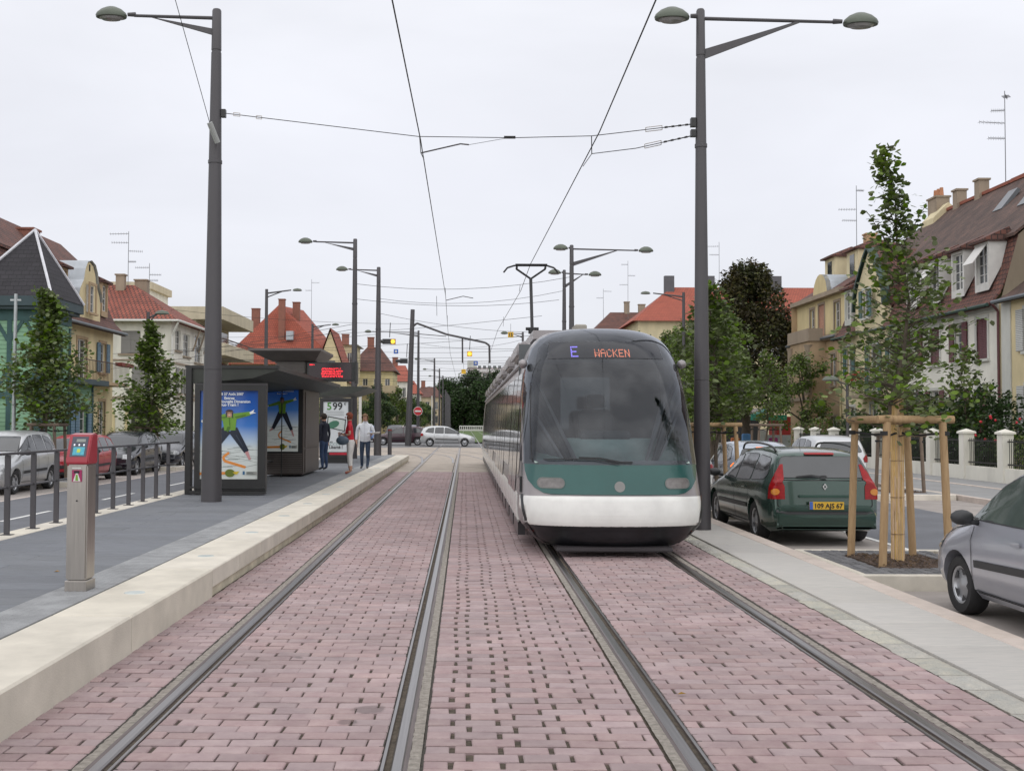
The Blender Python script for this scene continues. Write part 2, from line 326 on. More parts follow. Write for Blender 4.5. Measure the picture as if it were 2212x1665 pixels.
# track bed: a base of grit in the joints, bricks laid into it piece by piece
RAILS = (-1.80, -.335, 1.165, 2.62)
tag(MB().box(-2.5, 3.25, 2.0, 38.5, -.28, -.014).build('paving_base', M['joint']), kind='structure')
bed = bpy.data.objects['paving_base']
tag(MB().box(-4.2, 4.4, 38.5, 76.2, -.28, -.004).build('sandy_track_bed', M['sand']), kind='structure')
tag(MB().box(-12, 12, 56, 76.19, -.28, -.010).build('sandy_apron', M['sand']), kind='structure')
def brick_mesh(mb, x0, x1, y0, y1, tilt=(0, 0), dz=0, rot=0):
    ch = .006; cx, cy = (x0 + x1) / 2, (y0 + y1) / 2; vs = []
    j = [(rnd.uniform(-.003, .003), rnd.uniform(-.003, .003)) for _ in range(4)]
    for z, c in ((-.016, 0), (-.005, 0), (0, ch)):
        for q, (x, y) in enumerate(((x0 + c, y0 + c), (x1 - c, y0 + c), (x1 - c, y1 - c), (x0 + c, y1 - c))):
            x += j[q][0]; y += j[q][1]; ddx, ddy = x - cx, y - cy; vs.append((cx + ddx - rot * ddy, cy + ddy + rot * ddx, z + dz + tilt[0] * ddx + tilt[1] * ddy if z > -.01 else z))
    mb.add(vs, [(0,1,5,4),(1,2,6,5),(2,3,7,6),(3,0,4,7),(4,5,9,8),(5,6,10,9),(6,7,11,10),(7,4,8,11),(8,9,10,11)])
ZONES = ((-2.455, RAILS[0] - .13, .215, .010), (RAILS[0] + .085, RAILS[1] - .085, .235, .011), (RAILS[1] + .135, RAILS[2] - .135, .234, .026), (RAILS[2] + .085, RAILS[3] - .085, .235, .011), (RAILS[3] + .15, 3.205, .225, .012))
pitch = .131; allb = MB(); nb = 0
for zi, (x0, x1, bl, gap) in enumerate(ZONES):
    row = 0; y = 4.6
    while y < 38.4:
        ph = noise.noise(Vector((zi * 9, y * .8, 0))) * .018
        off = (row % 2) * (.5 if zi != 2 else .36) * (bl + gap) + ph + .03
        for kk in range(-1, 9):
            xs_ = x0 - off + kk * (bl + gap); g1 = gap * (rnd.uniform(.35, 1.6) if zi != 2 else rnd.uniform(.75, 1.2) * (1.25 - .8 * max(0, min(1, (xs_ - x0) / (x1 - x0)))))
            jt = rnd.uniform(-.008, .008) if zi != 2 else rnd.uniform(-.004, .004)
            a, b = max(xs_ + g1 / 2 + jt, x0), min(xs_ + bl + gap - g1 / 2 + jt, x1)
            if b - a > .035:
                wav = .010 * math.sin(a * 1.7 + y * .31) + .006 * math.sin(a * 4.1 - y * .7) + rnd.uniform(-.003, .003)
                yy = y + wav; args = (a, b, yy, yy + pitch - .010 - rnd.uniform(0, .009)); til = (rnd.uniform(-.012, .012), rnd.uniform(-.02, .02)); dz = rnd.uniform(-.003, .003)
                vis = y > 5.25 and -.43 * y - .15 < a < .50 * y + .1
                if vis and y < 7.2 and nb < 300:
                    if y < 7.2:
                        m = MB(); brick_mesh(m, *args, til, dz, rnd.uniform(-.02, .02)); o = m.build('brick', M['brick'], bed); nb += 1
                    else: brick_mesh(allb, *args, til, dz, rnd.uniform(-.02, .02))
                else: brick_mesh(allb, *args, til, dz, rnd.uniform(-.02, .02))
        y += pitch; row += 1
tag(allb.build('brick_paving', M['brick'], bed, fix=False), kind='stuff')
# grooved rails with their seams
def rail(x, side):
    """side = +1: the groove lies on the +X side of the head"""
    y0, y1 = 2.0, 420
    def strip(mb, a, b, za, zb): mb.quad((x + side * a, y0, za), (x + side * b, y0, zb), (x + side * b, y1, zb), (x + side * a, y1, za))
    root = MB(); strip(root, -.036, -.028, -.004, .004); strip(root, -.028, .018, .004, .004); strip(root, .018, .026, .004, -.004)
    o = root.build('tram_rail', M['rail'], origin=(x, 0, 0)); tag(o, kind='structure')
    gr = MB(); strip(gr, .026, .030, -.004, -.026); strip(gr, .030, .058, -.026, -.026); strip(gr, .058, .060, -.026, .0); strip(gr, -.060, -.036, -.002, -.004); gr.build('rail_groove', M['raild'], o)
    lp = MB(); strip(lp, .060, .076, .0, .001); strip(lp, .076, .082, .001, -.012); lp.build('guard_lip', M['rail'], o)
    return o
rails = [rail(RAILS[0], 1), rail(RAILS[1], -1), rail(RAILS[2], 1), rail(RAILS[3], -1)]
def seam(x0, x1, m, z, jag=0):
    mb = MB(); y = 2.0; n = 0; pts = []
    while y < 60: pts.append((y, rnd.uniform(-jag, jag))); y += .045 if y < 12 else .3
    for (a, ja), (b, jb) in zip(pts, pts[1:]): mb.quad((x0 + ja, a, z), (x1 + ja * .3, a, z), (x1 + jb * .3, b, z), (x0 + jb, b, z))
    return tag(mb.build('rail_seam', m), kind='structure')
seam(RAILS[0] - .115, RAILS[0] - .060, M['mortar'], -.003, .006); seam(RAILS[0] - .15, RAILS[0] - .115, M['tar'], -.005, .012); seam(RAILS[0] + .082, RAILS[0] + .10, M['tar'], -.004, .006)
seam(RAILS[1] + .060, RAILS[1] + .118, M['mortar'], -.002, .003); seam(RAILS[1] - .108, RAILS[1] - .082, M['tar'], -.004, .007); seam(RAILS[1] + .118, RAILS[1] + .138, M['tar'], -.006, .006)
seam(RAILS[2] - .118, RAILS[2] - .060, M['mortar'], -.002, .003); seam(RAILS[2] + .082, RAILS[2] + .115, M['tar'], -.004, .008)
seam(RAILS[3] + .060, RAILS[3] + .12, M['mortar'], -.003, .012); seam(RAILS[3] + .115, RAILS[3] + .165, M['tar'], -.005, .014); seam(RAILS[3] - .10, RAILS[3] - .082, M['tar'], -.004, .005)
def curve_rail(pts):
    mb = MB(); P = catmull(pts, 10)
    for a, b in zip(P, P[1:]):
        a, b = Vector(a), Vector(b); s_ = (b - a).cross(Vector((0, 0, 1))).normalized() * .045; mb.quad(a - s_, a + s_, b + s_, b - s_)
    tag(mb.build('tram_rail', M['rail']), kind='structure')
for dx in (0, 1.46):
    curve_rail([(-1.8 + dx * .9, 47, .005), (-2.6 + dx, 58, .005), (-6 + dx * .6, 68, .005), (-13, 76 - dx, .005), (-30, 84 - dx, .005)])
    curve_rail([(2.62 - dx * .9, 47, .005), (1.2 - dx, 60, .005), (-3 - dx * .6, 72, .005), (-12, 80 - dx, .005), (-30, 86.5 - dx, .005)])
ground_patch('grass_track', -1.2, 4.4, 98, 420, .0, M['grass'], 6); ground_patch('grass_track', -4.4, -1.9, 98, 420, .0, M['grass'], 6)

# ------------------------------------------------------------------ platform
HP = .27
pf = tag(MB().box(-5.56, -3.05, 3, 49, -.25, HP - .022).build('platform', M['joint']), kind='structure')
sm = {}
nx = 3
for i in range(0, 105):
    y0 = 6.3 + i * .4
    for j in range(2):
        L_ = (-5.55, -4.52, -3.48); a, b = L_[j], L_[j + 1]; a, b = (a, b) if i % 2 else ((a, b - .3) if j == 0 else (a - .3, b))
        if 6.2 < y0 < 49:
            MB().box(a + .002, b - .002, y0 + .002, y0 + .398, HP - .02, HP + rnd.uniform(-.0015, .001), .003).build('slab', M['slate'], pf)
tb = MB()
stud = MB()
for i in range(43):
    y0 = 6.2 + i; MB().box(-3.478, -3.062, y0 + .002, y0 + .998, HP - .02, HP + .001, .003).build('tactile_slab', M['tactile'], pf)
for iy in range(520):
    y = 6.25 + iy * .055
    for ix in range(7):
        x = -3.45 + ix * .058; stud.add([(x - .014, y - .014, HP), (x + .014, y - .014, HP), (x + .014, y + .014, HP), (x - .014, y + .014, HP), (x, y, HP + .007)], [(0,1,4),(1,2,4),(2,3,4),(3,0,4)])
tag(stud.build('tactile_studs', M['tactile'], pf, fix=False), kind='stuff')
# near end of the platform outside the slabs
tag(MB().box(-5.55, -3.06, 3, 6.19, HP - .02, HP).build('platform_end', M['slate']), kind='structure')
# cream edge stones with glass discs, the front face stepped back under a ledge beyond Y = 8.9
edge = tag(MB().box(-3.04, -2.60, 3, 49.0, -.25, HP - .05).build('platform_edge', M['cream_base']), kind='structure')
y = 3.0; i = 0
disc_m = mat('frosted_glass_disc', (.50, .55, .53), .25, var=.1, scale=20)
ring_m = M['stainless']
while y < 49:
    L_ = 2.62 if y < 8.8 else 1.31
    y1 = min(y + L_, 49); d = HP if True else 0
    if y < 8.8: m = MB().box(-3.05, -2.45, y + .004, y1 - .004, -.24, HP, .014)
    else:
        m = MB().box(-3.05, -2.45, y + .004, y1 - .004, HP - .175, HP, .010)
    m.build('edge_stone', M['cream'], edge)
    if y >= 8.8: MB().box(-2.598, -2.485, y + .004, y1 - .004, -.24, HP - .18).build('foot_stone', M['cream_base'], edge)
    y = y1
for i in range(16):
    yy = 9.35 + i * 2.56
    if yy < 48:
        m = MB().lathe([(0, .004), (.083, .004), (.087, .0)], (-2.76, yy, HP), n=20); o = m.build('glass_disc', disc_m, edge)
# back kerb of the platform
k = tag(MB().box(-5.89, -5.57, 3, 49, -.28, HP - .006).build('back_kerb', M['cream_base']), kind='structure')
for i in range(46): MB().box(-5.90, -5.558, 3 + i + .002, 4 + i - .002, HP - .04, HP + .004, .006).build('kerb_stone', M['cream'], k)

# ------------------------------------------------------------------ walkway on the right
wk = tag(MB().box(3.215, 4.38, 3, 74, -.28, .003).build('walkway', M['mortar']), kind='structure')
y = 3.5
while y < 74:
    L_ = 1.0 + rnd.uniform(-.05, .05) if y < 40 else 3.0
    MB().box(3.44, 4.168, y + .0015, y + L_ - .0015, 0, .024 + rnd.uniform(-.001, .001), .003).build('granite_slab', M['walk'], wk)
    MB().box(4.172, 4.40, y + .3 + .0015, y + L_ + .3 - .0015, -.12, .028, .010).build('kerb_stone', M['walkedge'], wk)
    y += L_
y = 4.0
rough = MB()
while y < 40:
    L_ = rnd.uniform(.28, .62); x0 = 3.21 + rnd.uniform(-.015, .02); m = MB(); n = 5; vs = []
    for a in range(n + 1):
        for b in range(4):
            edge_ = a in (0, n) or b in (0, 3); vs.append((lerp(x0 + (rnd.uniform(-.012, .012) if b == 0 else 0), 3.432, b / 3), lerp(y + .006, y + L_ - .006, a / n), .004 if edge_ else .020 + rnd.uniform(-.008, .008)))
    m.add(vs, [(a * 4 + b, a * 4 + b + 1, (a + 1) * 4 + b + 1, (a + 1) * 4 + b) for a in range(n) for b in range(3)]); m.build('split_stone', M['rough'], wk); y += L_
tag(MB().box(-900, 900, 1700, 1701, -.3, -.2).build('far_ground', M['earth']), kind='structure')

# ------------------------------------------------------------------ tree planters
def planter(x0, x1, y0, y1, z, hole, setts=True):
    p = tag(MB().box(x0 + .03, x1 - .03, y0 + .03, y1 - .03, -.27, z - .05).build('planter', M['joint']), kind='structure'); t = .09
    for a in ((x0, x1, y0, y0 + t), (x0, x1, y1 - t, y1), (x0, x0 + t, y0 + t, y1 - t), (x1 - t, x1, y0 + t, y1 - t)):
        MB().box(a[0] + .001, a[1] - .001, a[2] + .001, a[3] - .001, -.2, z, .012).build('kerb_stone', M['cream'], p)
    hx0, hx1, hy0, hy1 = hole
    if setts:
        s = .118; m = mat('dark_sett', (.12, .12, .125), .85, var=.25, scale=9, rand=.25, bump=.4, bscale=60, island=True); extra = MB(); cnt = 0
        for i in range(int((x1 - x0 - 2 * t) / s)):
            for j in range(int((y1 - y0 - 2 * t) / s)):
                x = x0 + t + i * s; y = y0 + t + j * s
                if hx0 - s < x < hx1 and hy0 - s < y < hy1: continue
                b = MB() if cnt < 299 else extra; b.box(x + .006, x + s - .006, y + .006, y + s - .006, z - .04, z - .006 + rnd.uniform(-.004, .004), .008); cnt += 1
                if b is not extra: b.build('sett', m, p)
        if extra.v: tag(extra.build('sett_paving', m, p), kind='stuff')
    else: MB().box(x0 + t, x1 - t, y0 + t, y1 - t, -.2, z - .008).build('sett_bed', M['pave'], p)
    mu = MB()
    for _ in range(900 if setts else 150):
        a, b = rnd.uniform(hx0, hx1), rnd.uniform(hy0, hy1); s = rnd.uniform(.012, .032); r = rnd.uniform(0, 3.1); h = rnd.uniform(0, .02)
        c_, s_ = math.cos(r) * s, math.sin(r) * s
        mu.add([(a - c_, b - s_, z + h), (a + s_ * .5, b - c_ * .5, z + h + rnd.uniform(-.01, .015)), (a + c_, b + s_, z + h + rnd.uniform(0, .02)), (a - s_ * .5, b + c_ * .5, z + h)], [(0, 1, 2, 3)])
    mu.box(hx0 - .02, hx1 + .02, hy0 - .02, hy1 + .02, -.1, z - .002)
    tag(mu.build('mulch', M['mulch'], p, fix=False), kind='stuff'); return p
planter(4.41, 6.35, 12.4, 14.95, .03, (4.92, 5.80, 13.1, 14.35))
planter(4.41, 6.35, 21.5, 25.2, .03, (4.9, 5.8, 22.9, 24.6))
planter(10.0, 12.0, 27.2, 30.3, ZR + .14, (10.7, 11.6, 28, 29.2), False)
planter(-12.55, -10.6, 30.35, 31.75, ZL + .14, (-12.2, -11.4, 30.6, 31.5), False)
planter(-12.55, -10.6, 40.9, 42.2, ZL + .14, (-12.2, -11.4, 41.1, 42.0), False)
# ------------------------------------------------------------------ lamp posts, catenary poles
def lamp_head(parent, c, d=1, s=1.0):
    """an oval lantern hanging at the arm's end; d = +1 when the arm comes from -X"""
    x, y, z = c; m = MB().lathe([(0.0, .15), (.09, .145), (.19, .10), (.265, .035), (.285, -.01), (.275, -.045), (.20, -.05)], (x, y, z), n=24, sy=.62)
    h = m.build('lamp_head', mat('green_grey_lamp_cast', (.10, .115, .09), .35, .3, var=.15), parent, smooth=True)
    MB().lathe([(.215, -.048), (.17, -.085), (.0, -.10)], (x, y, z), n=20, sy=.62).build('lamp_lens', mat('lamp_lens', (.28, .27, .27), .1, var=.1), h, smooth=True)
    MB().tube((x - d * .30, y, z + .01), (x - d * .44, y, z + .01), .035, .045, 8).build('lamp_joint', M['steelgrey'], parent)
def pole(root, x, y, z0, z1, r0, r1, base=True):
    m = MB(); n = 20; zc = z0 + 2.35
    rr = lambda z: lerp(r0, r1, (z - z0) / (z1 - z0))
    prof = [(r0, 0), (rr(zc), zc - z0), (rr(zc) - .006, zc - z0 + .004), (rr(zc) - .006, zc - z0 + .018), (rr(zc), zc - z0 + .022), (rr(z0 + 6.1), 6.1), (rr(z0 + 6.1) + .012, 6.105), (rr(z0 + 6.1) + .012, 6.16), (rr(z0 + 6.1), 6.165), (rr(z1 - .8), z1 - z0 - .8), (rr(z1 - .8) - .008, z1 - z0 - .79), (rr(z1 - .8) - .008, z1 - z0 - .76), (rr(z1 - .8), z1 - z0 - .75), (r1, z1 - z0 - .03), (r1 - .015, z1 - z0)]
    prof = [p for p in prof]
    m.lathe(prof, (x, y, z0), n=n); o = m.build('pole', M['steelgrey'], root, smooth=True); return o
def lamp_left(x, y, z0, h, r0, r1, armL, label, group=None):
    t = thing('tram_lamp_post', label, 'lamp post', (x, y, z0), group); z1 = z0 + h; pole(t, x, y, z0, z1, r0, r1)
    za = z1 - .16; m = MB(); m.tube((x, y, za), (x - armL + .42, y, za + .04), .035, .028, 8); m.build('arm', M['steelgrey'], t)
    m = MB(); m.prism([(x, y - .02, za - .33), (x, y - .02, za - .21), (x - armL * .62, y - .02, za + .01)], (0, .04, 0)); m.build('brace', M['steelgrey'], t)
    lamp_head(t, (x - armL, y, za + .05), -1); return t
def lamp_double(x, y, z0, h, r0, r1, aL, aR, label, group=None):
    t = thing('tram_lamp_post', label, 'lamp post', (x, y, z0), group); z1 = z0 + h; pole(t, x, y, z0, z1, r0, r1)
    za = z1 - .15; m = MB(); m.tube((x, y, za), (x + aR - .42, y, za - .05), .032, .026, 8); m.build('arm', M['steelgrey'], t)
    m = MB(); m.tube((x, y, za - .02), (x - aL + .4, y, za), .035, .03, 8); m.build('arm', M['steelgrey'], t)
    m = MB(); m.prism([(x, y - .02, za - .68), (x, y - .02, za - .52), (x + aR * .62, y - .02, za - .03), (x + aR * .62, y - .02, za - .06)], (0, .04, 0)); m.build('brace', M['steelgrey'], t)
    lamp_head(t, (x - aL, y, za + .03), -1); lamp_head(t, (x + aR, y, za - .05), 1); return t
GL = 'tram lamp posts along the line'
A = lamp_left(-4.55, 20.0, HP, 8.93, .185, .082, 1.92, 'thick dark steel lamp post standing before the shelter poster', GL)
B = lamp_left(-4.40, 44.0, HP, 8.72, .14, .08, 1.98, 'second lamp post of the left row, behind the woman in red', GL)
C2 = lamp_left(-4.15, 52.8, 0, 9.1, .185, .09, 1.75, 'lamp post of the left row just past the man in white', GL)
E = lamp_left(-3.72, 88, 0, 9.0, .14, .08, 4.0, 'lamp post of the left row carrying the no entry sign', GL)
R1 = lamp_double(3.77, 17.7, .02, 8.35, .140, .068, .46, 2.58, 'tall double lamp post at the right of the tram front', GL)
R2 = lamp_double(4.06, 42.4, .02, 8.5, .14, .075, .42, 2.85, 'double lamp post rising behind the tram roof', GL)
R3 = lamp_double(4.33, 48.6, .02, 8.4, .13, .07, .42, 1.35, 'shorter armed double lamp post beside the one behind the tram', GL)
R4 = lamp_left(4.35, 84, .0, 8.6, .14, .08, 1.4, 'far lamp post of the right row beyond the tram pantograph', GL)
for o, s in ((A, 1), (R1, -1)):   # wire clamps
    x, y, z = o.location; r = .135 if s > 0 else .115
    MB().box(x + s * (r - .03), x + s * (r + .05), y - .05, y + .05, 7.22 - (.76 if s < 0 else 0), 7.36 - (.76 if s < 0 else 0)).build('clamp', M['darkmetal'], o)
    if s < 0: MB().box(x + s * (r - .03), x + s * (r + .05), y - .05, y + .05, 6.30, 6.41).build('clamp', M['darkmetal'], o)
# the pale insulator on the near left pole, with its stay running up towards the left
ins = MB(); ins.tube((-4.46, 19.78, 6.70), (-4.57, 19.62, 7.02), .052, .052, 12); ins.build('insulator', mat('grey_insulator', (.33, .34, .33), .5), A)
def far_poles(side, xs):
    src = None
    for i, yy in enumerate(xs):
        x = side
        if src is None:
            src = lamp_left(x, yy, 0, 9.0, .15, .09, 2.0, 'slim far lamp post in the row running away along the grass track', 'far lamp posts along the grass track')
        else: copy_tree(src, (x + .02 * i, yy, 0))
far_poles(-3.5, [126, 150, 172])
src = None
for i in range(22):
    yy = 186 + i * 11
    for x in (-3.3, 4.6):
        if src is None:
            src = MB().lathe([(.17, 0), (.12, 7.2)], (x, yy, 0), n=8).build('catenary_pole', M['steelgrey'], smooth=True)
            tag(src, 'far grey catenary pole in the dense row by the grass track', 'pole', 'far catenary poles')
        else:
            o = src.copy(); C.objects.link(o); o.location = (x, yy, 0)
# leaning mast with the bent cantilever arm
t = thing('cantilever_mast', 'stout leaning mast with a long bent wire arm over the tracks', 'mast', (-4.1, 81, 0))
MB().tube((-4.15, 81, 0), (-3.86, 81, 9.95), .235, .155, 18).build('mast', M['steelgrey'], t, smooth=True)
MB().path([(-3.9, 81, 8.65), (-3.55, 81, 8.95), (-1.4, 81, 8.15), (1.45, 81, 7.55), (1.75, 81, 7.35), (1.78, 81, 6.05)], .075, 8).build('arm', M['steelgrey'], t)
MB().path([(-3.85, 81, 8.2), (-1.4, 81, 8.0)], .03, 6).build('stay', M['steelgrey'], t)
MB().path([(-.22, 81, 7.9), (-.2, 81, 6.05)], .06, 8).build('dropper', M['steelgrey'], t)

# ------------------------------------------------------------------ overhead wires
WM = mat('copper_wire', (.035, .035, .037), .5, .5)
def wire(name, pts, r, label, group=None, extra=None, n=5, sag=0):
    P = pts
    if sag:
        a, b = Vector(pts[0]), Vector(pts[-1]); P = [a.lerp(b, k / 8) - Vector((0, 0, sag * (1 - (2 * k / 8 - 1) ** 2))) for k in range(9)]
    o = MB().path(P, r, n).build(name, WM); tag(o, label, 'wire', group); return o
cwz = 6.72
xl = [(-.95, -5), (-.98, 5), (-.81, 19.6), (-.79, 44), (-.95, 60), (-1.1, 81), (-.9, 110), (-1.05, 200), (-1.0, 400)]
xr = [(2.15, -5), (2.2, 8), (2.30, 19.0), (2.05, 35), (2.1, 42), (1.75, 60), (1.78, 81), (2.1, 110), (1.9, 200), (1.9, 400)]
wire('contact_wire', [(x, y, cwz if y < 100 else 6.2) for x, y in xl], .0105, 'contact wire hanging over the left track')
wire('contact_wire', [(x, y, cwz if y < 100 else 6.2) for x, y in xr], .0105, 'contact wire over the tram, touching its pantograph')
# near span
sp = thing('span_wire', 'nearest span wire with turnbuckles between the two big lamp posts', 'wire', (0, 19.5, 6.7))
P = [(-4.42, 20, 7.30), (-.85, 19.6, 6.78), (.8, 19.2, 6.66), (2.15, 18.9, 6.62), (3.64, 17.8, 6.53)]
MB().path(P, .0075, 5).build('cable', WM, sp)
def turnbuckle(parent, a, b, w=.028):
    a, b = Vector(a), Vector(b); d = (b - a).normalized(); u = Vector((0, 0, 1)); m = MB()
    for s_ in (1, -1): m.tube(a + u * w * s_, b + u * w * s_, .007, .007, 5)
    m.tube(a - u * w, a + u * w, .007, .007, 5); m.tube(b - u * w, b + u * w, .007, .007, 5); m.build('turnbuckle', M['stainless'], parent)
def chain(parent, a, b, n):
    a, b = Vector(a), Vector(b); m = MB()
    for i in range(n):
        p, q = a.lerp(b, i / n), a.lerp(b, (i + .8) / n); m.tube(p, q, .018 if i % 2 else .011, None, 5)
    m.build('chain', M['darkmetal'], parent)
turnbuckle(sp, (-4.22, 19.97, 7.272), (-4.1, 19.96, 7.256)); turnbuckle(sp, (-3.8, 19.94, 7.21), (-3.7, 19.93, 7.2))
chain(sp, (3.64, 17.8, 6.53), (3.25, 18.09, 6.553), 8); turnbuckle(sp, (3.22, 18.11, 6.555), (2.98, 18.29, 6.57), .035)
MB().box(.66, .86, 19.19, 19.23, 6.65, 6.69).build('insulator', M['black'], sp)
t = thing('registration_arm', 'thin curved registration arm beside the left contact wire', 'wire arm', (-.7, 19.4, 6.6))
MB().path([(-.80, 19.5, 6.46), (-.10, 19.4, 6.60), (.05, 19.4, 6.585)], .013, 6).build('arm', M['steelgrey'], t)
MB().path([(.05, 19.4, 6.585), (.75, 19.2, 6.66)], .004, 4).build('thread', WM, t); MB().path([(-.83, 19.6, 6.80), (-.80, 19.5, 6.46), (-.80, 21, 6.7)], .008, 4).build('hanger', WM, t)
t = thing('pull_off_wire', 'lower pull-off wire with chain holding the right contact wire', 'wire', (3, 18, 6.8))
MB().path([(2.2, 19.3, 6.41), (2.85, 18.5, 6.31), (3.64, 17.85, 6.35)], .0075, 5).build('cable', WM, t)
chain(t, (3.64, 17.85, 6.35), (3.25, 18.17, 6.33), 8); turnbuckle(t, (3.22, 18.2, 6.33), (2.98, 18.39, 6.317), .035)
MB().path([(2.15, 18.9, 6.62), (2.2, 19.3, 6.41), (2.28, 21.5, 6.70)], .008, 4).build('hanger', WM, t)
wire('stay_wire', [(-4.57, 19.62, 7.02), (-4.60, 17.4, 8.31), (-4.9, 3.0, 16.8)], .006, 'stay wire climbing from the near left pole insulator')
# second and further spans
GS = 'far span wires criss-crossing over the tracks'; LS = 'thin steel span wire crossing over the tracks far down the line'
for (a, b, s_) in (((-4.4, 44, 7.2), (4.06, 42.4, 7.3), .62), ((-4.4, 44, 6.6), (4.1, 48.6, 7.1), .5), ((-4.15, 52.8, 7.6), (4.3, 48.6, 7.5), .7), ((-4.15, 52.8, 6.9), (4.06, 60, 6.6), .4),
                   ((-4.15, 52.8, 5.9), (-26, 62, 5.2), .3), ((-4.1, 81, 8.9), (-25, 70, 9.6), .8), ((-4.0, 81, 8.0), (4.3, 84, 8.3), .5), ((-3.72, 88, 8), (4.35, 84, 8), .9), ((-4.1, 81, 7.2), (16, 72, 7.0), .5),
                   ((-18, 77, 7.4), (4.35, 84, 7.2), .9), ((-18, 69, 6.1), (4.0, 66, 6.9), .4), ((-3.7, 88, 6.6), (15, 100, 8.2), .6), ((-22, 92, 6.2), (12, 86, 6.0), .5), ((-22, 96, 5.4), (12, 99, 6.0), .3), ((-18, 69, 5.4), (8, 96, 5.4), .3),
                   ((-20, 99, 7.7), (10, 76, 6.4), .5), ((-3.5, 126, 8), (4.5, 120, 8), .7), ((-24, 90, 8.6), (4.0, 58, 7.3), .8), ((-3.5, 126, 6.8), (9, 110, 7), .4), ((-12, 105, 5.6), (9, 100, 5.8), .2), ((-4.4, 44, 5.6), (-18.1, 58, 4.9), .2), ((-4.4, 44, 5.4), (-18.2, 57, 4.4), .15)):
    wire('span_wire', [a, b], .009 if a[1] < 60 else .011, LS, GS, sag=s_ * .55)
for x0, x1 in ((-30, 30), (-26, 34)):
    for k in range(2):
        wire('contact_wire', [(x0, 79 + 2 * k + x0 * .02, 6.1 + .2 * k), (0, 81.5 + 2 * k, 6.0 + .25 * k), (x1, 86 + 3 * k, 6.1)], .011, LS, GS)
for x, y, z0, z1 in ((-1.15, 44, 6.72, 5.9), (-.95, 58, 7.3, 6.7), (2.0, 58, 7.25, 6.7), (-.8, 43.6, 7.0, 6.7), (2.1, 42.6, 7.0, 6.72)):
    if z0 > z1: wire('dropper', [(x, y, z0), (x, y + .6, z1 + .1)], .009, 'short dropper between span wire and contact wire', 'droppers')
t = thing('registration_arm', 'second registration arm farther along the left contact wire', 'wire arm', (-.7, 43.6, 6.6))
MB().path([(-.79, 44, 6.55), (-.1, 44, 6.72), (.3, 43.8, 6.62)], .016, 5).build('arm', M['steelgrey'], t)
# hanging flashing signals
amber = mat('lit_amber_lens', (.9, .55, .05), .4, emit=(1, .62, .05), es=1.3); yell = mat('yellow_signal_board', (.75, .45, .03), .5)
blue = mat('blue_sign', (.04, .12, .45), .5)
def hanging(name, x, y, z, lit, label, twin, board):
    t = thing(name, label, 'traffic light', (x, y, z)); k = .19
    MB().tube((x, y, z + .3), (x + .05, y, z + 1.35), .03, .03, 6).build('hanger', M['darkmetal'], t)
    if twin: MB().box(x - .5, x + .08, y - .12, y + .2, z - .17, z + .19).tube((x - .4, y - .05, z), (x - .85, y - .05, z + .02), .14, .11, 10).build('signal_box', M['blackplastic'], t)
    bx = x + (.24 if twin else 0)
    if lit:
        MB().box(bx - k, bx + k, y - .05, y + .1, z - k, z + k).build('signal_board', yell if not twin else mat('dark_amber_board', (.4, .2, .02), .5), t)
        MB().lathe([(0, 0), (.14, 0), (.14, .04)], (bx, y - .12, z), axis='Y', n=18).build('lens', amber, t)
    if board:
        s_ = MB().box(x + .30, x + .62, y - .02, y + .02, z - .86, z - .54).build('blue_board', blue, t)
        MB().box(x + .39, x + .53, y - .04, y - .021, z - .77, z - .62).build('pictogram', M['white'], s_)
    return t
hanging('hanging_signal', -5.4, 79, 7.45, True, 'amber lit signal lamp with black hood hung on a wire at left', True, True)
hanging('hanging_signal', .32, 83, 6.85, True, 'amber lit square signal hung under the bent arm', False, True)
t = hanging('hanging_signal', -4.55, 86, 6.45, False, 'unlit dark signal heads beside the leaning mast', True, False)
for (x, y, z, txt, lb) in ((3.27, 80, 8.05, '15', 'yellow speed board marked 15 hanging near the pantograph'), (-.15, 100, 6.3, '', 'small yellow board hanging far above the crossing')):
    t = thing('speed_board', lb, 'sign', (x, y, z)); MB().box(x - .2, x + .2, y - .02, y + .02, z - .2, z + .2).build('board', yell, t)
    MB().tube((x, y, z + .2), (x, y, z + .8), .012, .012, 5).build('hanger', M['darkmetal'], t)
    if txt: m = MB(); text_mesh(m, txt, (x - .18, y - .03, z - .11), .33, bold=.012); m.build('lettering', M['blackplastic'], t)
# no entry sign
t = thing('no_entry_sign', 'round red no entry sign on the far left lamp post', 'sign', (-3.72, 87.7, 2.3))
MB().lathe([(0, 0), (.36, 0), (.36, .03)], (-3.72, 87.7, 2.6), axis='Y', n=28).build('rim', M['white'], t)
MB().lathe([(0, 0), (.325, 0), (.325, .02)], (-3.72, 87.68, 2.6), axis='Y', n=28).build('disc', mat('sign_red', (.50, .02, .03), .4), t)
MB().box(-3.97, -3.47, 87.64, 87.66, 2.54, 2.66).build('bar', M['white'], t)
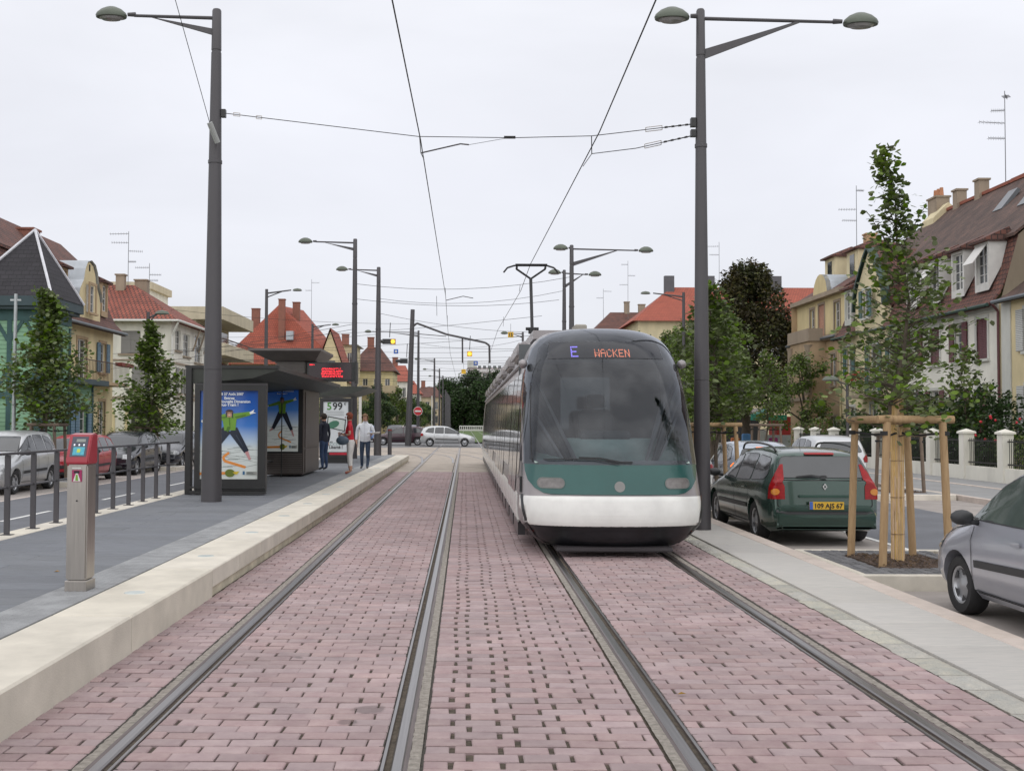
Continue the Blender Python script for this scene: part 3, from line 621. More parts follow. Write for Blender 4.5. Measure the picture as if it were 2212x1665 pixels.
# street lamps of the side street
def street_lamp(x, y, z0, h, arm, r, label, group=None):
    t = thing('street_lamp', label, 'street lamp', (x, y, z0), group)
    MB().lathe([(r * 1.2, 0), (r, h * .4), (r * .75, h)], (x, y, z0), n=12).build('pole', M['steelgrey'], t, smooth=True)
    MB().tube((x, y, z0 + h - .25), (x + arm * .8, y, z0 + h - .05), r * .45, r * .35, 6).tube((x, y, z0 + h - .5), (x + arm * .55, y, z0 + h - .1), r * .3, r * .3, 6).build('arm', M['steelgrey'], t)
    MB().lathe([(0, .12), (.22, .07), (.30, -.03), (.22, -.06)], (x + arm, y, z0 + h - .05), n=16, sy=.6).build('lamp_head', MATS['green_grey_lamp_cast'], t, smooth=True); return t
street_lamp(-12.0, 66.8, 0, 9.7, 1.85, .12, 'street lamp with a short arm above the orange roofs')
street_lamp(-12.0, 87, 0, 9.4, 1.8, .12, 'street lamp low in front of the orange gabled house')
street_lamp(-12.6, 44, 0, 6.05, .55, .09, 'low street lamp standing in the tree before the white house')
street_lamp(12.9, 37.5, -.03, 3.3, -.55, .055, 'slim low lamp post in front of the garden hedge')
street_lamp(12.6, 64, -.03, 9.3, -2.2, .11, 'street lamp in front of the dark chestnut tree')
o = MB().lathe([(.06, 0), (.045, 5.3)], (-12.75, 31.4, 0), n=10).box(-12.9, -12.6, 31.38, 31.42, 5.1, 5.15).build('galvanised_pole', mat('galvanised_steel', (.42, .44, .45), .45, .7)); tag(o, 'bare galvanised pole in front of the green timbered house', 'pole')
o = MB().lathe([(.085, 0), (.085, 3.75)], (-5.95, 63, 0), n=10).build('white_pole', M['whitep']); tag(o, 'white pole between the shelter and the walking man', 'pole')
o = MB().lathe([(.05, 0), (.05, 4.4)], (-3.35, 112, 0), n=8).build('white_pole', M['whitep']); tag(o, 'thin white pole beyond the crossing beside the far lamp posts', 'pole')

# ------------------------------------------------------------------ platform furniture
x0, x1, y0, y1 = -3.36, -3.185, 9.40, 9.62
t = thing('ticket_validator', 'stainless ticket validator with a red head at the platform edge', 'ticket machine', ((x0 + x1) / 2, (y0 + y1) / 2, HP))
MB().box(x0 - .004, x1 + .004, y0 - .004, y1 + .004, HP, HP + .09, .004).build('plinth', M['stainless'], t, bevel=.006)
MB().box(x0, x1, y0, y1, HP + .094, 1.335).build('case', M['stainless'], t, bevel=.012, smooth=True)
red = mat('validator_red_paint', (.30, .015, .03), .35, var=.08, coat=.3)
prof = [(y0 - .012, 1.337), (y0 - .016, 1.375), (y0 + .085, 1.585), (y1 - .02, 1.60), (y1 + .005, 1.585), (y1 + .005, 1.337)]
hd = MB().prism([(x0 - .008, a, b) for a, b in prof], (x1 - x0 + .016, 0, 0)).build('head', red, t, bevel=.008, smooth=True)
a0, b0, a1, b1 = prof[1][0], prof[1][1], prof[2][0], prof[2][1]
def on_slope(u, v, e=.003):   # u across 0..1, v up 0..1
    nrm = Vector((0, -(b1 - b0), a1 - a0)).normalized(); return tuple(Vector((lerp(x0, x1, u), lerp(a0, a1, v), lerp(b0, b1, v))) + nrm * e)
def sl_quad(u0, u1, v0, v1, e=.003): return MB().quad(on_slope(u0, v0, e), on_slope(u1, v0, e), on_slope(u1, v1, e), on_slope(u0, v1, e))
scr = sl_quad(.12, .90, .12, .92).build('screen_panel', mat('validator_panel', (.05, .055, .08), .25), hd)
ORG[scr] = ORG[hd]
sl_quad(.34, .78, .70, .82, .005).build('display', mat('lcd_grey', (.22, .24, .22), .3), t)
for u in (.27, .50, .73): sl_quad(u - .035, u + .035, .55, .62, .005).build('button', mat('white_button', (.7, .72, .75), .4, emit=(.8, .85, 1), es=.25), t)
sl_quad(.24, .80, .18, .50, .005).build('sticker', mat('validator_sticker', (.03, .28, .42), .35, col2=(.10, .40, .45), scale=60), t)
sl_quad(.44, .60, .28, .42, .007).build('card_mark', mat('card_yellow', (.42, .5, .06), .4), t)
MB().box(-3.315, -3.24, 9.393, 9.3955, 1.302, 1.308).build('ticket_slot', M['white'], t)
pc = MB().box(-3.315, -3.232, 9.393, 9.3957, 1.19, 1.29).build('pictogram_plate', mat('pictogram_magenta', (.32, .02, .10), .4), t)
MB().prism([(-3.305, 9.392, 1.195), (-3.242, 9.392, 1.195), (-3.265, 9.392, 1.262), (-3.282, 9.392, 1.262)], (0, .0005, 0)).build('pictogram_arrow', M['whitep'], t)
MB().prism([(-3.285, 9.3905, 1.20), (-3.262, 9.3905, 1.20), (-3.266, 9.3905, 1.25), (-3.281, 9.3905, 1.25)], (0, .0005, 0)).build('pictogram_ticket', mat('pictogram_green', (.15, .35, .03), .4), t)
MB().box(-3.297, -3.252, 9.390, 9.3912, 1.262, 1.282).build('slot_mouth', M['black'], t)
MB().lathe([(0, 0), (.007, 0), (.007, .006)], (-3.272, 9.392, 1.03), axis='Y', n=12).build('lock', M['darkmetal'], t)

# railing along the back of the platform
t = thing('railing', 'dark steel railing with slim posts along the platform back', 'railing', (-5.76, 17, HP))
src = None; PX = -5.74
for i in range(13):
    yy = 12.3 + i * .84 - .0
    if yy > 22.2: break
    if src is None:
        src = MB().box(PX - .032, PX + .032, yy - .02, yy + .02, HP + .012, HP + 1.0, .004).box(PX - .075, PX + .075, yy - .06, yy + .06, HP + .002, HP + .012).build('post', M['steelgrey'], t)
    else: inst(src, 'post', t, src.location + Vector((0, .84 * i, 0)))
MB().box(PX - .02, PX + .02, 11.9, 22.3, HP + 1.002, HP + 1.035, .006).build('handrail', M['steelgrey'], t)
MB().tube((PX - .0, 11.9, HP + .60), (PX - .0, 22.3, HP + .60), .014, .014, 8).build('mid_rail', M['steelgrey'], t)
o = MB().lathe([(.10, 0), (.10, 1.36), (.085, 1.40), (0, 1.40)], (-3.62, 53.5, .0), n=16).build('bollard', M['steelgrey'], smooth=True); tag(o, 'dark round bollard at the far platform end', 'bollard')
cb = MB().lathe([(.101, 1.30), (.103, 1.30), (.103, 1.37), (.101, 1.37)], (-3.62, 53.5, 0), n=16).build('band', mat('dull_red_band', (.2, .03, .03), .5), o)

# advertising print
def sky_print():
    n = 'poster_sky_print'
    if n in MATS: return MATS[n]
    m = bpy.data.materials.new(n); m.use_nodes = True; N = m.node_tree.nodes; L = m.node_tree.links; b = N['Principled BSDF']; b.inputs['Roughness'].default_value = .15
    tx = N.new('ShaderNodeTexCoord'); sp_ = N.new('ShaderNodeSeparateXYZ'); L.new(tx.outputs['Generated'], sp_.inputs[0]); r = N.new('ShaderNodeValToRGB'); E_ = r.color_ramp.elements
    E_[0].position = 0; E_[0].color = (.55, .58, .55, 1); E_[1].position = 1; E_[1].color = (.015, .06, .26, 1)
    for p, c in ((.34, (.52, .56, .55)), (.42, (.38, .47, .58)), (.60, (.05, .16, .45)), (.8, (.02, .09, .34))):
        q = E_.new(p); q.color = (*c, 1)
    L.new(sp_.outputs[2], r.inputs[0]); L.new(r.outputs[0], b.inputs['Base Color']); L.new(r.outputs[0], b.inputs['Emission Color']); b.inputs['Emission Strength'].default_value = .12
    MATS[n] = m; return m
def poster(parent, xa, xb, y, za, zb, seed=1, left_cut=0):
    w, h = xb - xa, zb - za; e = [0]
    p = MB().box(xa, xb, y, y + .01, za, zb).build('poster', sky_print(), parent)
    def X(u): return xa + u * w
    def Z(v): return za + v * h
    def flat(pts, m, name='print'):
        e[0] += 1; k = y - .0015 - .0006 * e[0]; MB().poly([(X(u), k, Z(v)) for u, v in pts]).build(name, m, parent, fix=False)
    def limb(a, b, r0, r1, m):
        d = Vector((b[0] - a[0], (b[1] - a[1]) * h / w)); n = Vector((-d.y, d.x)).normalized(); n = Vector((n.x, n.y * w / h))
        flat([(a[0] + n.x * r0, a[1] + n.y * r0), (b[0] + n.x * r1, b[1] + n.y * r1), (b[0] + d.x * .04, b[1]), (b[0] - n.x * r1, b[1] - n.y * r1), (a[0] - n.x * r0, a[1] - n.y * r0)], m)
    pr = dict(rough=.3, var=.05)
    ink = mat('print_dark_line', (.10, .13, .12), .4); org = mat('print_orange', (.72, .26, .05), .3); pg = mat('print_green', (.14, .30, .03), .3); navy = mat('print_navy', (.012, .018, .035), .3); skin = mat('print_skin', (.45, .24, .16), .4); wh = mat('print_white', (.72, .75, .74), .3)
    rr = random.Random(seed)
    mb = MB()
    for i in range(26):   # the tangle of street lines at the figure's feet
        u0, v0 = rr.uniform(0, .8), rr.uniform(.13, .37); L_ = rr.uniform(.15, .5); a = rr.uniform(-.12, .12); pts = []
        u1, v1 = min(.99, u0 + L_), v0 + a * L_
        th = rr.uniform(.0012, .004); mb.poly([(X(u0), y - .002, Z(v0)), (X(u1), y - .002, Z(v1)), (X(u1), y - .002, Z(v1 + th)), (X(u0), y - .002, Z(v0 + th))])
    mb.build('map_lines', ink, parent, fix=False)
    e[0] = 2
    limb((.50, .30), (.40, .25), .02, .022, org); limb((.40, .25), (.42, .205), .022, .022, org); limb((.42, .205), (.78, .135), .022, .022, org)
    limb((.46, .56), (.22, .33), .085, .05, navy); limb((.56, .56), (.80, .31), .085, .045, navy); limb((.80, .31), (.86, .22), .03, .02, mat('print_pink', (.5, .25, .25), .4)); limb((.22, .33), (.12, .30), .03, .02, mat('print_pink', (.5, .25, .25), .4))
    limb((.50, .72), (.51, .55), .13, .095, pg); limb((.44, .705), (.08, .66), .055, .03, pg); limb((.56, .705), (.86, .745), .055, .032, pg)
    flat([(.86, .735), (.96, .75), (.91, .76), (.93, .79), (.87, .765), (.84, .755)], wh); limb((.08, .66), (.02, .65), .03, .02, wh)
    flat([(.50 + .065 * math.cos(a), .745 + .036 * math.sin(a)) for a in [i * math.pi / 7 for i in range(14)]], skin); flat([(.50 + .068 * math.cos(a), .758 + .030 * math.sin(a)) for a in [i * math.pi / 7 for i in range(8)]], mat('print_hair', (.05, .025, .02), .4))
    limb((.455, .755), (.445, .70), .012, .008, navy); limb((.548, .755), (.56, .69), .012, .008, navy)
    flat([(0, .075), (.62, .085), (.62, .055), (0, .045)], org)
    flat([(.52 + .085 * math.cos(a), .068 + .045 * math.sin(a)) for a in [i * math.pi / 9 for i in range(18)]], mat('print_olive', (.13, .17, .02), .3)); flat([(.56, .075), (.68, .09), (.64, .05)], mat('print_yellow', (.6, .45, .03), .3))
    flat([(.74, .09), (.775, .09), (.775, .05), (.74, .05)], mat('print_blue', (.03, .12, .25), .3)); flat([(.80, .085), (.98, .085), (.98, .05), (.80, .05)], mat('print_grey', (.38, .38, .35), .3))
    for s_ in (-1, 1): flat([(.50 + s_ * .024 - .009, .752), (.50 + s_ * .024 + .009, .752), (.50 + s_ * .024 + .009, .748), (.50 + s_ * .024 - .009, .748)], navy)
    flat([(.478, .728), (.522, .728), (.512, .722), (.488, .722)], wh); limb((.50, .712), (.50, .70), .03, .035, skin); limb((.50, .70), (.51, .60), .006, .004, mat('print_green_dark', (.06, .15, .015), .4)); limb((.30, .695), (.44, .70), .006, .01, mat('print_green_dark', (.06, .15, .015), .4)); limb((.60, .70), (.78, .725), .01, .006, mat('print_green_dark', (.06, .15, .015), .4))
    limb((.50, .56), (.46, .57), .05, .04, mat('print_green_dark', (.06, .15, .015), .4)); limb((.62, .50), (.74, .37), .010, .006, mat('print_navy_light', (.035, .05, .08), .4))
    for k_ in range(5): flat([(.81, .083 - k_ * .007), (.96 - .02 * (k_ % 3), .083 - k_ * .007), (.96 - .02 * (k_ % 3), .080 - k_ * .007), (.81, .080 - k_ * .007)], ink)
    m = MB(); e[0] += 1; yy = y - .004 - .0006 * e[0]; c = X(.5)
    for txt, v, s_ in (('Lundi 27 Août 2007', .95, .060), ('Entrez', .902, .068), ('dans la Nouvelle Dimension', .864, .064), ('Bus-Tram !', .826, .070)):
        k = w / 1.0; text_mesh(m, txt, (c, yy, Z(v)), s_ * k, align='CENTER', bold=.0018 * k)
    m.build('lettering', wh, parent, fix=False)
    return p
# ------------------------------------------------------------------ near shelter
SY = 21.9
t = thing('tram_shelter', 'dark brown tram stop shelter with sloping canopy and post', 'shelter', (-4.6, 26, HP)); sh = t
DM = M['darkmetal']; BM_ = M['brownmetal']
# canopy: a wedge with a drooping street-side edge
cy0, cy1 = SY, 32.6
pr = [(-5.50, 2.77), (-5.50, 2.47), (-5.35, 2.46), (-4.2, 2.56), (-3.70, 2.72), (-3.70, 2.79), (-4.5, 2.80)]
MB().prism([(a, cy0, b) for a, b in pr], (0, cy1 - cy0, 0)).build('canopy', mat('shelter_canopy', (.034, .038, .031), .5, .1, var=.2, scale=2), t)
MB().box(-5.52, -3.69, cy0 - .03, cy0 - .003, 2.755, 2.81).build('canopy_trim', DM, t)
MB().box(-3.695, -3.66, cy0 - .03, cy1, 2.71, 2.80).build('canopy_edge', DM, t)
MB().box(-5.50, -5.38, SY - .06, SY + .10, HP, 2.76).build('post', DM, t, bevel=.01); MB().box(-5.50, -5.38, 32.3, 32.45, HP, 2.86).build('post', DM, t)
MB().box(-5.36, -5.32, SY + .3, 29.6, HP + .25, 2.45).build('back_glass', mat('tinted_shelter_glass', (.06, .075, .07), .08, spec=.8), t)
MB().box(-5.33, -4.9, 24, 28.5, HP + .42, HP + .47).box(-5.2, -5.1, 24.4, 24.5, HP, HP + .42).box(-5.2, -5.1, 28, 28.1, HP, HP + .42).build('bench', DM, t)
def adcase(name, label, xa, xb, y, za, zb, px0, px1, pz0, pz1, feet):
    c = thing(name, label, 'advert case', ((xa + xb) / 2, y + .1, HP))
    f = MB(); yb = y + .16
    f.box(xa, px0, y, yb, za, zb).box(px1, xb, y, yb, za, zb).box(px0, px1, y, yb, za, pz0).box(px0, px1, y, yb, pz1, zb).box(px0, px1, y + .07, yb, pz0, pz1); f.build('frame', DM, c)
    g_ = MB().box(xa + .01, xb + .01, y - .008, y - .002, zb - .035, zb - .02).build('top_seam', M['steelgrey'], c)
    for q in feet: MB().box(q[0], q[1], y + .03, y + .13, HP, za).build('foot', DM, c)
    return c
ad = adcase('advert_case', 'large dark advert case with blue poster, partly behind the lamp post', -5.30, -3.90, SY - .12, .36, 2.46, -5.20, -4.06, .58, 2.31, ((-5.28, -5.1),))
poster(ad, -5.20, -4.06, SY - .055, .58, 2.31)
MB().box(-5.38, -3.91, SY - .16, SY + .05, .40, .435).box(-5.38, -3.91, SY - .16, SY + .05, .29, .352).build('base_rail', DM, ad)
# kiosk column
kx0, kx1, ky0, ky1 = -5.28, -4.25, 29.2, 32.4
kk = thing('ticket_kiosk', 'brown kiosk column with louvred foot and blue poster', 'kiosk', (-4.8, 31.5, HP))
MB().box(kx0, kx1, ky0, ky1, HP + .05, 2.80).build('body', BM_, kk, bevel=.02)
MB().box(kx1 + .003, kx1 + .02, ky0 + .3, ky1 - .2, HP + .75, 2.5).build('side_panel', BM_, kk); MB().box(kx1 + .003, kx1 + .02, ky0 + .3, ky1 - .2, HP + .1, HP + .72).build('side_panel', BM_, kk)
MB().box(kx0 + .02, kx1 - .02, ky0 - .01, ky0 - .002, HP + .62, 2.80).build('front_panel', DM, kk)
poster(kk, kx0 + .05, kx1 - .13, ky0 - .025, HP + .66, 2.74, 2)
src = None
for i in range(11):
    if src is None: src = MB().box(kx0 + .03, kx1 - .03, ky0 - .05, ky0 - .003, HP + .10, HP + .125).build('slat', mat('louvre_slat', (.12, .105, .095), .5), kk)
    else: inst(src, 'slat', kk, src.location + Vector((0, 0, .048 * i)))
MB().box(-4.77, -4.745, ky0 - .35, ky0 - .33, HP, 2.6).build('slim_post', DM, kk)
# flared top with louvres
neck = MB()
for i in range(7): neck.box(-5.02, -4.22, 29.3, 31.2, 2.95 + i * .05, 2.975 + i * .05)
neck.box(-4.98, -4.26, 29.34, 31.15, 2.78, 3.32); neck.build('louvred_neck', mat('louvre_slat', (.12, .105, .095), .5), kk)
def ring(x0, x1, y0, y1, z): return [(x0, y0, z), (x1, y0, z), (x1, y1, z), (x0, y1, z)]
fl = MB(); r1 = ring(-5.12, -3.95, 29.2, 31.0, 3.31); r2 = ring(-5.66, -3.76, 28.9, 31.6, 3.56); r3 = ring(-5.66, -3.76, 28.9, 31.6, 3.62)
fl.add(r1 + r2 + r3, [(3, 2, 1, 0), (0, 1, 5, 4), (1, 2, 6, 5), (2, 3, 7, 6), (3, 0, 4, 7), (4, 5, 9, 8), (5, 6, 10, 9), (6, 7, 11, 10), (7, 4, 8, 11), (8, 9, 10, 11)]); fl.build('flared_cap', mat('taupe_metal', (.12, .105, .10), .45, .2), kk)
# departure display: red dot rows
led = thing('departure_display', 'dark departure display with glowing red rows of text', 'display', (-3.9, 30.1, 2.95))
MB().box(-4.18, -2.92, 29.3, 29.65, 2.78, 3.28).build('housing', DM, led, bevel=.01); MB().box(-4.14, -3.0, 29.285, 29.297, 2.83, 3.25).build('display_glass', mat('display_glass', (.02, .008, .012), .12), led)
ledm = mat('red_led', (.6, .02, .02), .5, emit=(1, .03, .05), es=2.2)
m = MB(); rr = random.Random(5)
F57 = {'W': ('10001','10001','10001','10101','10101','11011','10001'), 'A': ('01110','10001','10001','11111','10001','10001','10001'), 'C': ('01110','10001','10000','10000','10000','10001','01110'), 'K': ('10001','10010','10100','11000','10100','10010','10001'), 'E': ('11111','10000','10000','11110','10000','10000','11111'), 'N': ('10001','11001','11001','10101','10011','10011','10001')}
for row in range(4):
    for col in range(17 + row % 2):
        for a in range(3):
            for b in range(4):
                if rr.random() < .62:
                    x = -3.80 + row % 2 * .02 + col * .031 + a * .008; z = 3.13 - row * .066 - b * .0125; m.quad((x, 29.28, z), (x + .0065, 29.28, z), (x + .0065, 29.28, z - .010), (x, 29.28, z - .010))
for col in range(5):
    for a in range(3):
        for b in range(3):
            if rr.random() < .75: x = -4.11 + col * .028 + a * .008; z = 3.23 - b * .011; m.quad((x, 29.278, z), (x + .007, 29.278, z), (x + .007, 29.278, z - .009), (x, 29.278, z - .009))
m.build('led_rows', ledm, led, fix=False)
MB().box(-2.92, -2.86, 29.26, 29.7, 2.72, 3.30).build('end_plate', DM, led)
# second shelter
t = thing('tram_shelter', 'second smaller shelter behind the kiosk, its canopy over the white poster', 'shelter', (-4.6, 41, HP))
MB().prism([(a, 39.2, b) for a, b in [(-5.4, 2.98), (-5.4, 2.62), (-5.2, 2.62), (-4.1, 2.68), (-3.45, 2.90), (-3.45, 2.96)]], (0, 4.0, 0)).build('canopy', MATS['shelter_canopy'], t)
MB().box(-5.36, -5.25, 39.3, 39.45, HP, 2.7).build('post', DM, t); MB().box(-5.36, -5.25, 42.8, 42.95, HP, 2.7).build('post', DM, t)
ad2 = adcase('advert_case', 'narrow advert case with the white 599 euro poster behind the woman', -5.1, -3.98, 39.0, .45, 2.55, -4.98, -4.10, .66, 2.42, ((-5.0, -4.1),))
wp = MB().box(-4.98, -4.10, 39.03, 39.05, .66, 2.42).build('poster', mat('white_poster_print', (.60, .63, .64), .25, var=.04), ad2)
m = MB(); text_mesh(m, '5', (-4.86, 39.02, 2.14), .36, bold=.008); m.build('digit', mat('print_leaf_green', (.06, .22, .03), .4), ad2)
m = MB(); text_mesh(m, '99', (-4.66, 39.02, 2.14), .36, bold=.006); text_mesh(m, '€', (-4.26, 39.02, 2.30), .13)
for i in range(3): m.box(-4.9, -4.25, 39.018, 39.02, 2.07 - i * .06, 2.078 - i * .06)
text_mesh(m, 'Les', (-4.8, 39.02, .98), .12); text_mesh(m, 'la Liberté !', (-4.9, 39.02, .78), .14, bold=.003); m.build('lettering', mat('print_black', (.02, .02, .02), .4), ad2)
m = MB(); text_mesh(m, 'ACCES', (-4.84, 39.02, .88), .15); m.build('lettering', mat('print_grey_green', (.25, .36, .34), .4), ad2)
MB().prism([(-4.82, 39.015, 1.92), (-4.18, 39.015, 1.80), (-4.22, 39.015, 1.38), (-4.86, 39.015, 1.52)], (0, .003, 0)).build('printed_screen', mat('print_black', (.02, .02, .02), .4), ad2)
MB().prism([(-4.79, 39.008, 1.88), (-4.21, 39.008, 1.77), (-4.25, 39.008, 1.41), (-4.82, 39.008, 1.545)], (0, .003, 0)).build('printed_picture', mat('print_pale', (.45, .5, .48), .4, col2=(.6, .64, .6), scale=6), ad2)
MB().poly([(-4.7 + .13 * 1.6 * math.cos(a) + .08, 39.004, 1.62 + .13 * math.sin(a) + .05 * math.cos(a)) for a in [i * math.pi / 6 for i in range(12)]]).build('printed_figure', mat('print_bottle_green', (.05, .16, .10), .4), ad2, fix=False)
MB().box(-4.75, -4.05, 38.985, 38.998, .56, .64).build('red_strip', mat('poster_red', (.45, .02, .04), .4), ad2)
# ------------------------------------------------------------------ patches that follow a curved body
class Skin:
    def __init__(s, mb):
        s.b = BVHTree.FromPolygons([Vector(v) for v in mb.v], mb.f)
    def hit(s, axis, a, b, off):
        """axis: 'y+' = seen from +y, outline given as (x, z); 'x-' seen from -x, outline (y, z); 'z+' from above (x, y)"""
        k, sg = axis[0], 1 if axis[1] == '+' else -1
        if k == 'y': o, d = Vector((a, 30 * sg, b)), Vector((0, -sg, 0))
        elif k == 'd':   # rear corner, from 45 degrees; outline (s, z)
            o, d = Vector((a * .7071 - 20, (a * .7071 + 20) * sg, b)), Vector((.7071, -.7071 * sg, 0))
        elif k == 'e':   # front corner
            o, d = Vector((-a * .7071 + 20, (a * .7071 + 20) * sg, b)), Vector((-.7071, -.7071 * sg, 0))
        elif k == 'x': o, d = Vector((30 * sg, a, b)), Vector((-sg, 0, 0))
        else: o, d = Vector((a, b, 30)), Vector((0, 0, -1))
        h, n, i, t = s.b.ray_cast(o, d)
        if h is None:
            q = Vector((a, 0, b)) if k == 'y' else (Vector((0, a, b)) if k == 'x' else Vector((a, b, 0)))
            h, n, i, t = s.b.find_nearest(q + (-d) * 1.0)
        if n.dot(d) > 0: n = -n
        return h + (n * .6 - d * .4).normalized() * off
    def patch(s, mb, axis, pts, off=.005, rings=4, seg=.10):
        P = []
        for i, p in enumerate(pts):
            q = pts[(i + 1) % len(pts)]; L_ = math.hypot(q[0] - p[0], q[1] - p[1]); k = max(1, int(L_ / seg))
            for j in range(k): P.append((lerp(p[0], q[0], j / k), lerp(p[1], q[1], j / k)))
        cx = sum(p[0] for p in P) / len(P); cy = sum(p[1] for p in P) / len(P); n = len(P); vs = [s.hit(axis, cx, cy, off)]
        for r in range(1, rings + 1):
            f = r / rings; vs += [s.hit(axis, lerp(cx, p[0], f), lerp(cy, p[1], f), off) for p in P]
        fs = [(0, 1 + i, 1 + (i + 1) % n) for i in range(n)]
        for r in range(rings - 1): a = 1 + r * n; b = a + n; fs += [(a + i, b + i, b + (i + 1) % n, a + (i + 1) % n) for i in range(n)]
        return mb.add(vs, fs)
    def stroke(s, mb, axis, pts, w, off=.006, closed=False, seg=.10):
        P = []; N = len(pts); L = N if closed else N - 1
        for i in range(L):
            p, q = pts[i], pts[(i + 1) % N]; k = max(1, int(math.hypot(q[0] - p[0], q[1] - p[1]) / seg))
            for j in range(k): P.append((lerp(p[0], q[0], j / k), lerp(p[1], q[1], j / k)))
        P.append(pts[0] if closed else pts[-1]); vs = []
        for i, p in enumerate(P):
            a, b = P[max(0, i - 1)], P[min(len(P) - 1, i + 1)]; d = Vector((b[0] - a[0], b[1] - a[1])); d = d.normalized() if d.length else Vector((1, 0)); n = (-d.y * w / 2, d.x * w / 2)
            vs += [s.hit(axis, p[0] + n[0], p[1] + n[1], off), s.hit(axis, p[0] - n[0], p[1] - n[1], off)]
        return mb.add(vs, [(2 * i, 2 * i + 1, 2 * i + 3, 2 * i + 2) for i in range(len(P) - 1)])
def rrect(x0, x1, y0, y1, r, n=4):
    out = []
    for cx, cy, a0 in ((x1 - r, y1 - r, 0), (x0 + r, y1 - r, 90), (x0 + r, y0 + r, 180), (x1 - r, y0 + r, 270)):
        for i in range(n + 1): a = R(a0 + 90 * i / n); out.append((cx + r * math.cos(a), cy + r * math.sin(a)))
    return out
def rpoly(pts, r, n=3):
    """polygon with rounded corners"""
    out = []; N = len(pts)
    for i in range(N):
        p = Vector(pts[i]); a = Vector(pts[i - 1]) - p; b = Vector(pts[(i + 1) % N]) - p; k = min(r, a.length * .45, b.length * .45); A_ = p + a.normalized() * k; B_ = p + b.normalized() * k
        for j in range(n + 1): t = j / n; out.append(tuple((1 - t) ** 2 * A_ + 2 * t * (1 - t) * p + t * t * B_))
    return out

